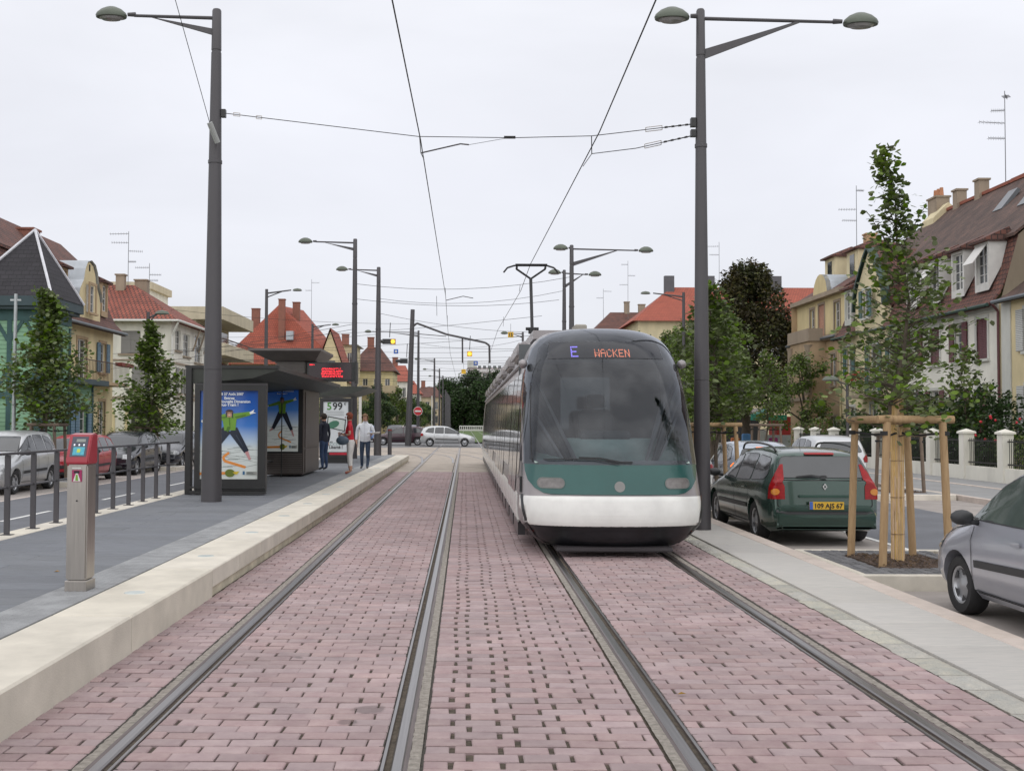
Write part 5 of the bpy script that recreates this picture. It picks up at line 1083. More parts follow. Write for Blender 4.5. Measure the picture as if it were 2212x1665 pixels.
car('parked_car', 'dark green estate car with roof rails and a yellow plate, seen from behind', 'car', gp_, (5.47, 19.1, ZR), R(90), 4.5, 1.78, mprof, [(-2.3, .97), (-1.5, .95), (0, .90), (1.1, .86), (2.3, .62)], (-1.33, 1.40), .315, roofw=.70,
    side_glass=([(1.02, .945), (.30, 1.30), (-.02, 1.345), (-.06, .93)], [(-.12, .93), (-.10, 1.355), (-.95, 1.36), (-1.02, .955)], [(-1.10, .96), (-1.05, 1.355), (-1.68, 1.315), (-1.88, 1.08), (-1.80, 1.0)]),
    rear_glass=[(-.70, 1.035), (-.60, 1.345), (.60, 1.345), (.70, 1.035)], front_glass=[(-.68, 1.03), (-.55, 1.33), (.55, 1.33), (.68, 1.03)], handles=((-.15 + .28, .82), (-.80, .84)),
    doors=([(1.12, .9), (1.1, .30)], [(-.09, .92), (-.12, .28)], [(-1.06, .94), (-1.02, .62), (-.95, .40)]), strip=(1.0, -.95, .52, .02), plate=(0, .62, .52, .115, yplate, 'x-'), plate_txt='109 AJS 67', rails_=True, mirror=(.92, .99),
    tails=[('tail_light', d_, [(-1.11, .71), (-.87, .71), (-.89, .92), (-.93, 1.10), (-.955, 1.23), (-.985, 1.23), (-1.05, 1.04), (-1.10, .90)], redl) for d_ in ('d+', 'd-')]
          + [('reversing_lens', d_, [(-1.0 + .05 * math.cos(i), .82 + .05 * math.sin(i)) for i in [k * math.pi / 6 for k in range(12)]], orgl) for d_ in ('d+', 'd-')], extra=mega, cap_spokes=7)
# the silver hatchback at the right edge
def yar(t, sk, ptc, st):
    st('bonnet_gap', 'y+', [(1.62, .70), (1.25, .83), (.86, .90)], .010, MATS['car_gap']); st('wing_gap', 'y+', [(.80, .88), (.76, .62), (.78, .36)], .010, MATS['car_gap'])
    ptc('side_repeater', 'y+', [(1.42 + .03 * math.cos(i), .80 + .015 * math.sin(i)) for i in [k * math.pi / 5 for k in range(10)]], mat('orange_repeater', (.5, .3, .15), .2), .01, 2)
    MB().box(.25, .33, -.25, .25, .95, 1.25).build('headrest', mat('seat_cloth', (.12, .12, .12), .9), t)
sv = mat('silver_car_paint', (.44, .45, .50), .28, .5, var=.06, scale=1.5, coat=.6); svb = mat('pale_blue_silver_paint', (.36, .40, .46), .26, .6, var=.06, coat=.6); svl = mat('light_silver_paint', (.52, .53, .54), .3, .5, var=.05, coat=.5)
hprof = [(1.80, .48), (1.78, .60), (1.68, .70), (1.35, .82), (.95, .92), (.80, .965), (.30, 1.28), (.02, 1.41), (-.25, 1.46), (-.7, 1.48), (-1.2, 1.45), (-1.50, 1.38), (-1.62, 1.30), (-1.76, .98), (-1.78, .62), (-1.80, .60), (-1.80, .42)]
car('parked_car', 'silver small car cut off by the right edge of the picture', 'car', sv, (5.65, 9.86, ZR), R(90), 3.62, 1.66, [(1.80, .48), (1.78, .60), (1.70, .72), (1.42, .86), (1.08, .965), (.95, 1.01), (.45, 1.33), (.15, 1.455), (-.12, 1.51), (-.7, 1.52), (-1.2, 1.48), (-1.50, 1.40), (-1.62, 1.30), (-1.76, .98), (-1.78, .62), (-1.80, .60), (-1.80, .42)], [(-1.9, .98), (-1.2, .95), (0, .90), (.8, .84), (1.8, .60)], (-1.25, 1.10), .285, roofw=.74,
    side_glass=([(.95, .95), (.44, 1.27), (.14, 1.385), (-.28, 1.42), (-.26, .95)], [(-.34, .95), (-.35, 1.42), (-.95, 1.40), (-1.12, .98)]), handles=((-.12, .80),), gm=mat('daylit_green_glass', (.045, .062, .055), .05, col2=(.095, .12, .105), scale=1.6, spec=1.),  # opaque green tint made paler, painting in daylight seen through the car
    doors=([(-.31, .92), (-.33, .34), (-.25, .27), (.72, .27)], [(-1.2, .95), (-1.15, .6), (-.98, .45)]), strip=(.70, -.95, .54, .05), mirror=(.74, .97), front_glass=[(-.66, 1.0), (-.54, 1.34), (.54, 1.34), (.66, 1.0)], rear_glass=[(-.6, 1.02), (-.5, 1.28), (.5, 1.28), (.6, 1.02)],
    tails=[('tail_light', 'y+', [(-1.6, .8), (-1.74, .8), (-1.68, 1.05), (-1.58, 1.05)], redl)], heads=[('headlight', 'y+', [(1.52, .60), (1.70, .60), (1.62, .72), (1.45, .76)], clr_)], extra=yar, cap_spokes=5)
# a plain hatch used for the smaller ones
def small(name, label, paint, loc, rz, L=3.9, W=1.66, H=1.44, lit=False, detail=True, group=None, sides=('y+', 'y-'), plate=None, wag=False, grille=True):
    k = L / 3.62; v = H / 1.48; sc0 = (-L / 2 + W / 2 * .90) * .7071 + .05
    S_ = lambda pts: [(a * k, b * v) for a, b in pts]; pr = S_(hprof); red_ = redlit if lit else redl
    if wag: pr = S_([(1.80, .48), (1.78, .60), (1.68, .70), (1.35, .82), (.95, .92), (.80, .965), (.30, 1.30), (.02, 1.43), (-.25, 1.47), (-.9, 1.48), (-1.4, 1.45), (-1.62, 1.40), (-1.74, .98), (-1.78, .62), (-1.80, .60), (-1.80, .42)])
    def ex(t, sk, ptc, st):
        if grille:
            ptc('grille', 'x+', rrect(-.34, .34, .46 * v, .56 * v, .03), M['blackplastic'], .012, 3); ptc('air_intake', 'x+', rrect(-.55, .55, .24 * v, .36 * v, .04), M['blackplastic'], .012, 3)
        if lit: ptc('high_brake_light', 'x-', rrect(-.18, .18, 1.30 * v, 1.335 * v, .012), redlit, .02, 2)
    return car(name, label, 'car', paint, loc, rz, L, W, pr, S_([(-1.9, .98), (-1.2, .95), (0, .90), (.8, .84), (1.8, .60)]), (-1.17 * k, 1.12 * k), .295, roofw=.73,
        side_glass=(S_([(.84, .92), (.30, 1.225), (.06, 1.335), (-.18, 1.37), (-.20, .935)]), S_([(-.26, .94), (-.25, 1.375), (-.80, 1.37), (-.85, .955)]), S_([(-.92, .96), (-.88, 1.37), (-1.28, 1.30), (-1.48, 1.04)])), handles=((-.05 * k, .80 * v), (-.68 * k, .82 * v)) if detail else (),
        doors=(S_([(.76, .88), (.74, .32)]), S_([(-.23, .92), (-.25, .30)]), S_([(-.88, .92), (-.82, .50)])) if detail else (), strip=(.70 * k, -.8 * k, .50 * v, .03) if detail else None, mirror=(.70 * k, .97 * v),
        rear_glass=[(-.62, 1.02 * v), (-.50, 1.30 * v), (.50, 1.30 * v), (.62, 1.02 * v)], front_glass=[(-.68, 1.0 * v), (-.54, 1.34 * v), (.54, 1.34 * v), (.68, 1.0 * v)],
        tails=[('tail_light', d_, [(sc0 - .10, .74 * v), (sc0 + .13, .76 * v), (sc0 + .14, .88 * v), (sc0 + .05, .96 * v), (sc0 - .06, .95 * v), (sc0 - .12, .85 * v)], red_) for d_ in ('d+', 'd-')],
        heads=[('headlight', d_, [(sc0 - .20, .56 * v), (sc0 + .12, .55 * v), (sc0 + .20, .64 * v), (sc0 + .06, .715 * v), (sc0 - .12, .70 * v)], clr_) for d_ in ('e+', 'e-')], plate=plate, detail=detail, extra=ex, sides=sides)
small('driving_car', 'pale blue silver hatchback with brake lights lit on the right road', svb, (7.12, 28.25, ZR), R(90), 3.85, 1.65, 1.43, lit=True, plate=(0, .45, .5, .11, yplate, 'x-'))
small('parked_car', 'white car mostly hidden behind the big right lamp post', mat('white_car_paint', (.62, .62, .60), .3, coat=.5), (4.98, 27.6, ZR), R(90), 4.0, 1.66, 1.42)
small('parked_car', 'light silver hatchback parked across the right road with only its roof showing', svl, (10.75, 33.8, ZR), R(90), 4.1, 1.72, 1.52)
small('parked_car', 'silver people carrier parked facing the camera at the left edge', svl, (-11.85, 28.55, ZL), R(-90), 3.75, 1.66, 1.55, wag=True, plate=(0, .40, .5, .11, wplate, 'x+'))
small('parked_car', 'red hatchback parked behind the ticket validator', mat('red_car_paint', (.40, .02, .035), .3, coat=.5), (-11.82, 33.75, ZL), R(-90), 3.6, 1.6, 1.40)
small('parked_car', 'black hatchback with bright headlights parked before the hedge', mat('black_car_paint', (.02, .022, .03), .22, .2, coat=.6), (-11.85, 38.75, ZL), R(-90), 4.1, 1.70, 1.46, plate=(0, .40, .5, .11, wplate, 'x+'))
small('parked_car', 'dark grey estate parked nearest the shelter on the left', mat('dark_grey_car_paint', (.035, .038, .048), .25, .2, coat=.6), (-11.8, 44.6, ZL), R(-90), 4.2, 1.70, 1.44, wag=True)
small('driving_car', 'silver hatchback crossing the tracks at the junction, side on', svl, (-1.25, 80.6, -.008), 0, 3.95, 1.66, 1.47, sides=('y-',))
small('driving_car', 'dark maroon car behind the silver hatchback at the junction', mat('maroon_car_paint', (.045, .015, .025), .25, coat=.5), (-4.9, 84.5, -.008), R(180), 4.1, 1.68, 1.42, sides=('y+', 'y-'))
small('parked_car', 'blue car parked far away beside the walking man', mat('blue_car_paint', (.08, .16, .36), .3, coat=.4), (-8.3, 97, -.01), R(-90), 3.9, 1.66, 1.42, detail=False)
small('parked_car', 'far dark car parked beyond the bollard', mat('far_dark_car_paint', (.05, .05, .06), .3), (-6.6, 104, -.01), R(-90), 4.2, 1.66, 1.46, detail=False)
small('parked_car', 'far grey car by the foot of the leaning mast', mat('far_grey_car_paint', (.12, .11, .15), .3), (-5.4, 112, -.01), R(-90), 4.2, 1.66, 1.46, detail=False)
small('parked_car', 'black car just left of the man in white', MATS['black_car_paint'], (-9.2, 62, ZL), R(-90), 4.0, 1.66, 1.45, detail=False)

# ------------------------------------------------------------------ people
def person(label, loc, rz, joints, mats_for, extra_fn=None, h=1.72):
    """joints: name -> (x, y, z, rx, ry) in metres with x to the figure's left, y forward"""
    t = thing('person', label, 'person', loc); o0 = Vector(loc); ORG[t] = Vector((0, 0, 0))
    bones = [('pelvis','belly'),('belly','chest'),('chest','neck'),('neck','skull'),('skull','crown')]
    for s_ in 'LR': bones += [('pelvis','hip'+s_),('hip'+s_,'knee'+s_),('knee'+s_,'shin'+s_),('shin'+s_,'ankle'+s_),('ankle'+s_,'toe'+s_),('chest','sho'+s_),('sho'+s_,'arm'+s_),('arm'+s_,'elb'+s_),('elb'+s_,'wri'+s_),('wri'+s_,'palm'+s_)]
        
    names = list(joints); me = bpy.data.meshes.new('body'); me.from_pydata([joints[n][:3] for n in names], [(names.index(a), names.index(b)) for a, b in bones], [])
    o = bpy.data.objects.new('body', me); C.objects.link(o); md = o.modifiers.new('skin', 'SKIN'); md.use_smooth_shade = True; md.branch_smoothing = .4
    sv_ = me.skin_vertices[0].data
    for i, n in enumerate(names): sv_[i].radius = joints[n][3:5]; sv_[i].use_root = (n == 'pelvis')
    sb = o.modifiers.new('sub', 'SUBSURF'); sb.levels = 2; sb.render_levels = 2
    dg = bpy.context.evaluated_depsgraph_get(); ev = bpy.data.meshes.new_from_object(o.evaluated_get(dg)); bpy.data.objects.remove(o)
    mats, fn = mats_for
    ev.materials.clear()
    for m in mats: ev.materials.append(m)
    for p in ev.polygons: p.use_smooth = True; p.material_index = fn(p.center)
    b = bpy.data.objects.new('body', ev); C.objects.link(b); b.parent = t
    # fingers: short bent chains out of each palm
    for s_ in 'LR':
        w, p = Vector(joints['wri' + s_][:3]), Vector(joints['palm' + s_][:3]); d = (p - w).normalized(); sx = 1 if s_ == 'L' else -1
        side = d.cross(Vector((sx, 0, 0))); side = side.normalized() if side.length > .2 else Vector((0, 1, 0)); curl = Vector((-sx * .6, 0, 0)); q = MB()
        for k, ln in enumerate((.062, .070, .066, .052)):
            b0 = p + side * (.026 - k * .018); b1 = b0 + d * ln * .55; b2 = b1 + (d + curl * .7).normalized() * ln * .6; q.tube(b0, b1, .009, .0085, 6).tube(b1, b2, .0085, .007, 6)
        b0 = lerp(w, p, .6) + side * .03; q.tube(b0, b0 + (d + side * .9).normalized() * .055, .011, .008, 6); q.build('fingers', SK, t, smooth='all')
    if extra_fn: extra_fn(t)
    t.location = o0; t.rotation_euler = (0, 0, rz); return t
SK = mat('skin_tone', (.48, .27, .19), .6, var=.08, scale=8)
def face(t, c, hair, style='short', f=1):
    """head details: c = centre of the head, looking towards +y"""
    c = Vector(c); q = MB()
    q.ico(c + Vector((0, -.012, .022)), .108, 3, .05 if style == 'short' else .12, (.90, 1.0, 1.05)); keep = []
    bmq = MB(); bmq.v = q.v
    for fc in q.f:
        m = sum((Vector(q.v[i]) for i in fc), Vector()) / 3 - c
        if m.z > .045 + (.0 if m.y > .03 else -.09 - (0.03 if style == 'curly' else 0)) or (m.y < -.01 and m.z > -.07): keep.append(fc)
    bmq.f = keep; bmq.mi = [0] * len(keep); bmq.build('hair', hair, t, smooth='all')
    e = MB()
    for s_ in (1, -1): e.ico(c + Vector((s_ * .033, .091, .008)), .009, 1)
    e.build('eyes', M['black'], t); MB().add([tuple(c + Vector(v)) for v in ((-.012, .09, -.035), (.012, .09, -.035), (0, .128, -.03), (0, .092, .012))], [(0, 1, 2), (0, 2, 3), (2, 1, 3)]).build('nose', SK, t)
    MB().box(c.x - .022, c.x + .022, c.y + .088, c.y + .098, c.z - .060, c.z - .052).build('mouth', mat('lip_tone', (.35, .12, .10), .6), t)
    for s_ in (1, -1): MB().ico(c + Vector((s_ * .088, -.005, -.005)), .024, 1, sq=(.45, .8, 1.2)).build('ear', SK, t, smooth='all')
def std(h, sw=.0, lean=0):
    k = h / 1.72
    J = dict(pelvis=(0, 0, .93, .15, .10), belly=(0, .01, 1.08, .145, .105), chest=(0, 0, 1.30, .165, .11), neck=(0, .0, 1.47, .055, .055), skull=(0, .02, 1.575, .082, .095), crown=(0, .015, 1.66, .065, .075))
    for s_, x in (('L', 1), ('R', -1)):
        J.update({'hip'+s_: (x*.09, 0, .84, .095, .10), 'knee'+s_: (x*.10, .02, .48, .060, .062), 'shin'+s_: (x*.10, -.01, .32, .056, .06), 'ankle'+s_: (x*.10, -.03, .085, .036, .042), 'toe'+s_: (x*.115, .12, .035, .038, .028),
                  'sho'+s_: (x*.175, 0, 1.39, .058, .06), 'arm'+s_: (x*.215, -.01, 1.24, .046, .05), 'elb'+s_: (x*.235, -.03, 1.08, .037, .04), 'wri'+s_: (x*.25, .03, .84, .025, .028), 'palm'+s_: (x*.25, .05, .76, .032, .018)})
    return {n: (a * k, b * k, c * k, d * k, e * k) for n, (a, b, c, d, e) in J.items()}
# woman in red, facing left (-X): rotate so +y -> -X
J = std(1.70)
J.update(elbL=(.24, -.03, 1.09, .04, .042), wriL=(.14, .22, 1.10, .026, .028), palmL=(.08, .28, 1.12, .034, .02), elbR=(-.24, -.02, 1.10, .04, .042), wriR=(-.15, .20, 1.04, .026, .028), palmR=(-.09, .27, 1.06, .034, .02), belly=(0, .03, 1.08, .165, .155), chest=(0, .03, 1.29, .17, .16), pelvis=(0, -.02, .93, .175, .165), hipL=(.09, -.03, .84, .115, .155), hipR=(-.09, -.03, .84, .115, .155), kneeL=(.09, .0, .5, .075, .085), kneeR=(-.09, .0, .5, .075, .085), shinL=(.09, -.01, .32, .066, .07), shinR=(-.09, -.01, .32, .066, .07))
def wf(c):
    if abs(c.x) > .205 and 1.0 < c.z < 1.20: return 0
    if c.z > 1.475: return 0
    if c.y > .14 and 1.0 < c.z < 1.2: return 0
    if c.z > .93: return 1
    if c.z > .22: return 2
    return 3 if c.z < .06 else 0
def wx(t):
    face(t, (0, .03, 1.575), mat('auburn_hair', (.20, .045, .02), .8, var=.3, scale=40), 'curly')
    b = MB().ico((-.27, .17, .93), .17, 3, .03, (.38, 1.05, .75)).build('handbag', mat('slate_blue_bag', (.075, .11, .15), .5, var=.2, scale=12, bump=.4, bscale=30), t, smooth='all')
    MB().path(catmull([(-.27, .28, 1.0), (-.24, .22, 1.12), (-.22, .14, 1.16), (-.27, .05, 1.0)], 5), .010, 6).build('bag_strap', MATS['slate_blue_bag'], t)
person('woman in a red top and white trousers holding a blue bag', (-3.20, 30.9, HP), R(90), J, ((SK, mat('red_top', (.50, .015, .03), .8, var=.12, scale=8), mat('white_trousers', (.70, .69, .67), .8, var=.08, scale=8), mat('red_sandal', (.35, .05, .03), .6)), wf), wx)
J = std(1.68)
J.update(elbL=(.27, -.02, 1.10, .05, .05), wriL=(.22, .22, 1.06, .036, .038), palmL=(.20, .30, 1.07, .034, .02), armL=(.23, 0, 1.24, .058, .058), armR=(-.23, 0, 1.24, .058, .058), elbR=(-.26, -.03, 1.09, .05, .05), wriR=(-.27, .02, .86, .036, .038), skull=(0, .04, 1.57, .082, .095), crown=(0, .045, 1.655, .065, .075),
         kneeL=(.09, .05, .48, .068, .068), ankleL=(.08, .10, .085, .045, .045), toeL=(.09, .24, .04, .04, .03), kneeR=(-.10, .0, .48, .068, .068), ankleR=(-.10, -.10, .09, .045, .045), belly=(0, 0, 1.06, .165, .12), chest=(0, 0, 1.3, .175, .12))
J = {n: (-v[0], *v[1:]) for n, v in J.items()}
def mf(c):
    if c.z > 1.47: return 0
    if c.z < .90 and abs(c.x) > .2 and c.z > .7: return 0
    if c.y > .245 and 1.0 < c.z < 1.15: return 0
    if c.z > .86: return 1
    return 2 if c.z > .085 else 3
def mx_(t):
    face(t, (0, .05, 1.57), mat('light_brown_hair', (.16, .09, .045), .8, var=.2, scale=40))
    MB().prism([(-.08, .22, 1.07), (-.46, .24, 1.09), (-.50, .46, 1.14), (-.10, .44, 1.10)], (0, 0, .012)).build('paper', mat('white_paper', (.72, .73, .72), .7), t)
    MB().box(-.004, .004, .118, .128, .92, 1.42).build('placket_shadow_line', mat('shirt_shadow', (.45, .46, .5), .8), t)  # thin strip in a darkened shirt colour, shade painted along the placket
person('man in a white shirt and jeans walking with a paper in his hand', (-3.08, 34.3, HP), R(180), J, ((SK, mat('white_shirt', (.66, .68, .72), .8, var=.06, scale=10, bump=.6, bscale=14, dist=.03), mat('blue_jeans', (.035, .055, .095), .85, var=.25, scale=7), mat('grey_trainer', (.08, .08, .08), .7)), mf), mx_)
J = std(1.70)
person('man in a navy jacket half hidden by the kiosk, seen from behind', (-4.22, 33.3, HP), R(60), J, ((SK, mat('navy_jacket', (.012, .014, .028), .8, var=.2, scale=8), mat('denim_blue', (.03, .055, .12), .85, var=.25, scale=7), M['blackplastic']), lambda c: 0 if c.z > 1.48 or (c.z < .83 and abs(c.x) > .21 and c.z > .65) else (1 if c.z > .86 else (2 if c.z > .08 else 3))), lambda t: face(t, (0, .03, 1.575), mat('dark_brown_hair', (.03, .02, .015), .8)))
# ------------------------------------------------------------------ buildings
PL = lambda n, c, **k: mat(n, c, .9, **{**dict(var=.14, scale=1.3, bump=.35, bscale=30, aniso=(1, 1, .35)), **k})
cream_w = PL('cream_plaster', (.63, .53, .32)); yel_w = PL('pale_yellow_plaster', (.62, .54, .35)); white_w = PL('weathered_white_plaster', (.68, .66, .59), var=.14); grey_w = PL('grey_white_plaster', (.50, .50, .46)); beige_w = PL('beige_render', (.40, .29, .18), var=.16); stone = PL('dark_sandstone', (.30, .24, .18)); tan_w = PL('tan_render', (.48, .40, .27)); green_w = mat('pale_green_boarding', (.22, .38, .24), .8, var=.08, scale=2)
brown_w = PL('brown_stucco', (.22, .18, .13)); conc = PL('buff_concrete', (.50, .44, .32)); timb = mat('blue_green_timber', (.035, .085, .085), .7, var=.2, scale=5); zinc = mat('zinc_sheet', (.40, .43, .46), .5, .5, var=.12, scale=2)
TR = tile_mat('red_brown_tiles', (.17, .065, .045), (.11, .05, .04), (.03, .02, .018), .24, .20); TO = tile_mat('orange_tiles', (.36, .085, .05), (.29, .07, .042), (.13, .04, .025), .24, .3, noise_amt=.15, bump=.4); TW = tile_mat('red_pantiles', (.34, .085, .05), (.25, .065, .04), (.09, .03, .02), .26, .34, .05, bump=1); TD = tile_mat('weathered_tiles', (.11, .06, .045), (.075, .045, .036), (.035, .022, .018), .2, .17, .01, noise_amt=.6, bump=.4); TS = tile_mat('dark_slates', (.030, .027, .033), (.021, .019, .024), (.01, .01, .012), .3, .2, .012, noise_amt=.3, bump=.4)
louv = lambda n, c: tile_mat(n, c, tuple(k * .9 for k in c), tuple(k * .45 for k in c), 3, .065, .012, rough=.6, bump=.8, noise_amt=.1)
sh_mar = louv('maroon_shutter', (.11, .025, .03)); sh_blu = louv('blue_shutter', (.12, .22, .30)); sh_grn = louv('green_shutter', (.05, .12, .11)); sh_wht = louv('white_shutter', (.5, .5, .47)); sh_gry = louv('grey_shutter', (.30, .29, .27)); sh_org = louv('salmon_blind', (.50, .25, .16)); gut = mat('zinc_gutter', (.16, .18, .20), .5, .4); gutg = mat('dark_green_gutter', (.02, .05, .04), .5)
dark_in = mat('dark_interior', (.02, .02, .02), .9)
class Fac:
    """a facade: u along, v up, n outwards"""
    def __init__(s, o, u, n): s.o, s.u, s.n = Vector(o), Vector(u), Vector(n)
    def p(s, u, v, n=0): return s.o + s.u * u + s.n * n + Vector((0, 0, v))
    def box(s, mb, u0, u1, v0, v1, n0, n1):
        vs = [s.p(a, b, c) for a, b, c in ((u0,v0,n0),(u1,v0,n0),(u1,v0,n1),(u0,v0,n1),(u0,v1,n0),(u1,v1,n0),(u1,v1,n1),(u0,v1,n1))]
        mb.add(vs, [(3,2,1,0),(4,5,6,7),(0,1,5,4),(1,2,6,5),(2,3,7,6),(3,0,4,7)]); return mb
    def wall(s, mb, u0, u1, v0, v1, holes, t=.22):
        us = sorted({u0, u1, *[h[0] for h in holes], *[h[1] for h in holes]}); vv = sorted({v0, v1, *[h[2] for h in holes], *[h[3] for h in holes]})
        us = [u for u in us if u0 <= u <= u1]; vv = [v for v in vv if v0 <= v <= v1]
        for a, b in zip(us, us[1:]):
            for c, d in zip(vv, vv[1:]):
                m_, k = (a + b) / 2, (c + d) / 2
                if not any(h[0] < m_ < h[1] and h[2] < k < h[3] for h in holes): mb.quad(s.p(a, c), s.p(b, c), s.p(b, d), s.p(a, d))
        for a, b, c, d in holes: mb.quad(s.p(a, c), s.p(b, c), s.p(b, c, -t), s.p(a, c, -t)).quad(s.p(a, d), s.p(b, d), s.p(b, d, -t), s.p(a, d, -t)).quad(s.p(a, c), s.p(a, d), s.p(a, d, -t), s.p(a, c, -t)).quad(s.p(b, c), s.p(b, d), s.p(b, d, -t), s.p(b, c, -t))
        return mb
    def window(s, root, h, frame=None, surround=None, shutters=None, closed=False, sill=True, bars=(2, 3), pane=None, blind=0., sw=None):
        a, b, c, d = h; frame = frame or M['whitep']; w = b - a; f = MB(); t = .06
        s.box(f, a, a + t, c, d, -.17, -.10); s.box(f, b - t, b, c, d, -.17, -.10); s.box(f, a + t, b - t, c, c + t, -.17, -.10); s.box(f, a + t, b - t, d - t, d, -.17, -.10)
        for i in range(1, bars[0]): x = a + w * i / bars[0]; s.box(f, x - .03, x + .03, c + t, d - t, -.165, -.105)
        for i in range(1, bars[1]): z = lerp(c, d, i / bars[1]); s.box(f, a + t, b - t, z - .014, z + .014, -.155, -.115)
        o = f.build('window', frame, root); q = MB(); s.box(q, a + .02, b - .02, c + .02, d - .02, -.16, -.135); q.build('pane', pane or M['pane'], o)
        if blind: q = MB(); s.box(q, a + t, b - t, lerp(d, c, blind), d - t, -.132, -.112); q.build('blind', M['whitep'], o)
        if surround: q = MB(); k = .13; s.box(q, a - k, a, c - .02, d + k, -.02, .035); s.box(q, b, b + k, c - .02, d + k, -.02, .035); s.box(q, a, b, d, d + k, -.02, .035); q.build('surround', surround, root)
        if sill: q = MB(); s.box(q, a - .16, b + .16, c - .12, c - .021 if surround else c, -.02, .11); q.build('sill', surround or stone, root)
        if shutters:
            W_ = sw or w / 2
            if closed: q = MB(); s.box(q, a + .01, (a + b) / 2 - .006, c + .01, d - .01, -.06, -.015); s.box(q, (a + b) / 2 + .006, b - .01, c + .01, d - .01, -.06, -.015); q.build('shutter', shutters, root, uv=True)
            else:
                for x0, x1 in ((a - W_ - .03, a - .03), (b + .03, b + W_ + .03)): q = MB(); s.box(q, x0, x1, c, d, .045, .085); q.build('shutter', shutters, root, uv=True)
        return o
def house(name, label, loc, cat='house'): return thing(name, label, cat, loc)
def roof_strip(F, prof, u0, u1, th=.12):
    """prof: (n, v) points going up; a slab with thickness"""
    mb = MB()
    for (n0, v0), (n1, v1) in zip(prof, prof[1:]):
        d = Vector((n1 - n0, v1 - v0)).normalized(); pn = Vector((-d.y, d.x)) * th
        if pn.x * -1 > 0 or True: pass
        s0 = (n0, v0 - th); s1 = (n1, v1 - th)
        mb.add([F.p(u0, v0, n0), F.p(u1, v0, n0), F.p(u1, v1, n1), F.p(u0, v1, n1), F.p(u0, s0[1], n0), F.p(u1, s0[1], n0), F.p(u1, s1[1], n1), F.p(u0, s1[1], n1)], [(0,1,2,3),(7,6,5,4),(0,4,5,1),(0,3,7,4),(1,5,6,2)])
    return mb
def dormer(root, F, uc, w, v0, v1, n, depth, roofmat, cheek, shutters=None, open_=False, label=None):
    o = MB(); h = (uc - w/2 + .12, uc + w/2 - .12, v0 + .28, v1 - .1); G = Fac(F.p(0, 0, n), F.u, F.n); G.wall(o, uc - w/2, uc + w/2, v0, v1, [h], .15)
    for u in (uc - w/2, uc + w/2): o.poly([G.p(u, v0), G.p(u, v1), G.p(u, v1, -depth)])
    d_ = o.build('dormer', cheek, root); G.window(root, h, sill=False, shutters=None, bars=(2, 4))
    r = MB(); G.box(r, uc - w/2 - .12, uc + w/2 + .12, v1, v1 + .10, -depth - .2, .22); r.add([G.p(uc - w/2 - .12, v1 + .10, .22), G.p(uc + w/2 + .12, v1 + .10, .22), G.p(uc + w/2 + .12, v1 + .55, -.75), G.p(uc - w/2 - .12, v1 + .55, -.75), G.p(uc - w/2 - .12, v1 + .10, -depth), G.p(uc + w/2 + .12, v1 + .10, -depth)], [(0,1,2,3),(0,3,4),(1,5,2)])
    r.build('dormer_roof', roofmat, root, uv=True)
    if open_: q = MB(); q.add([G.p(h[0] + .03, h[3], .0), G.p(h[1] - .03, h[3], .0), G.p(h[1] - .03, h[3] - .75, .55), G.p(h[0] + .03, h[3] - .75, .55), G.p(h[0] + .03, h[3] + .02, .02), G.p(h[1] - .03, h[3] + .02, .02), G.p(h[1] - .03, h[3] - .73, .57), G.p(h[0] + .03, h[3] - .73, .57)], [(0,1,2,3),(7,6,5,4),(0,4,5,1),(1,5,6,2),(2,6,7,3),(3,7,4,0)]); q.build('awning_blind', M['whitep'], root)
def gutter(root, F, u0, u1, v, n, m, r=.07): q = MB().tube(F.p(u0, v, n), F.p(u1, v, n), r, r, 8); q.build('gutter', m, root)
def pipe(root, F, u, v0, v1, n, m, r=.05): MB().path([F.p(u, v1 + .2, n + .35), F.p(u, v1 - .15, n + .05), F.p(u, v0, n + .05)], r, 8).build('drainpipe', m, root)
def chimney(root, x, y, z0, z1, w=.5, d=.5, pots=0, m=None, cap=True):
    q = MB().box(x - w/2, x + w/2, y - d/2, y + d/2, z0, z1)
    if cap: q.box(x - w/2 - .06, x + w/2 + .06, y - d/2 - .06, y + d/2 + .06, z1, z1 + .09)
    o = q.build('chimney', m or stone, root)
    for i in range(pots): MB().lathe([(.12, 0), (.09, .45)], (x, y - d/2 + (i + .5) * d / pots, z1 + .09), n=10).build('chimney_pot', mat('clay_pot', (.42, .19, .10), .8), o)
def antenna(x, y, z0, z1, rows, label, g=None, s=1.0):
    t = thing('tv_antenna', label, 'antenna', (x, y, z0), g); am = mat('antenna_metal', (.16, .16, .17), .5, .6)
    MB().tube((x, y, z0), (x, y, z1), .022, .018, 6).build('mast', am, t); q = MB()
    for k, (dz, L_, a) in enumerate(rows):
        z = z1 - dz; d = Vector((math.cos(a), math.sin(a), 0)); c = Vector((x, y, z)); q.tube(c, c + d * L_ * s, .016, .012, 5); n = Vector((-d.y, d.x, 0))
        for j in range(7): p = c + d * L_ * s * (.12 + j / 7); q.tube(p - n * .16, p + n * .16, .007, .007, 4).tube(p - Vector((0, 0, .09)), p + Vector((0, 0, .09)), .007, .007, 4)
    q.build('array', am, t)
EXT = lambda x0, x1, y0, y1, z0, z1: MB().box(x0, x1, y0, y1, z0, z1)

# ---- right row: F with u = +Y, n = -X
FX = 20.0
FR = Fac((FX, 0, 0), (0, 1, 0), (-1, 0, 0))
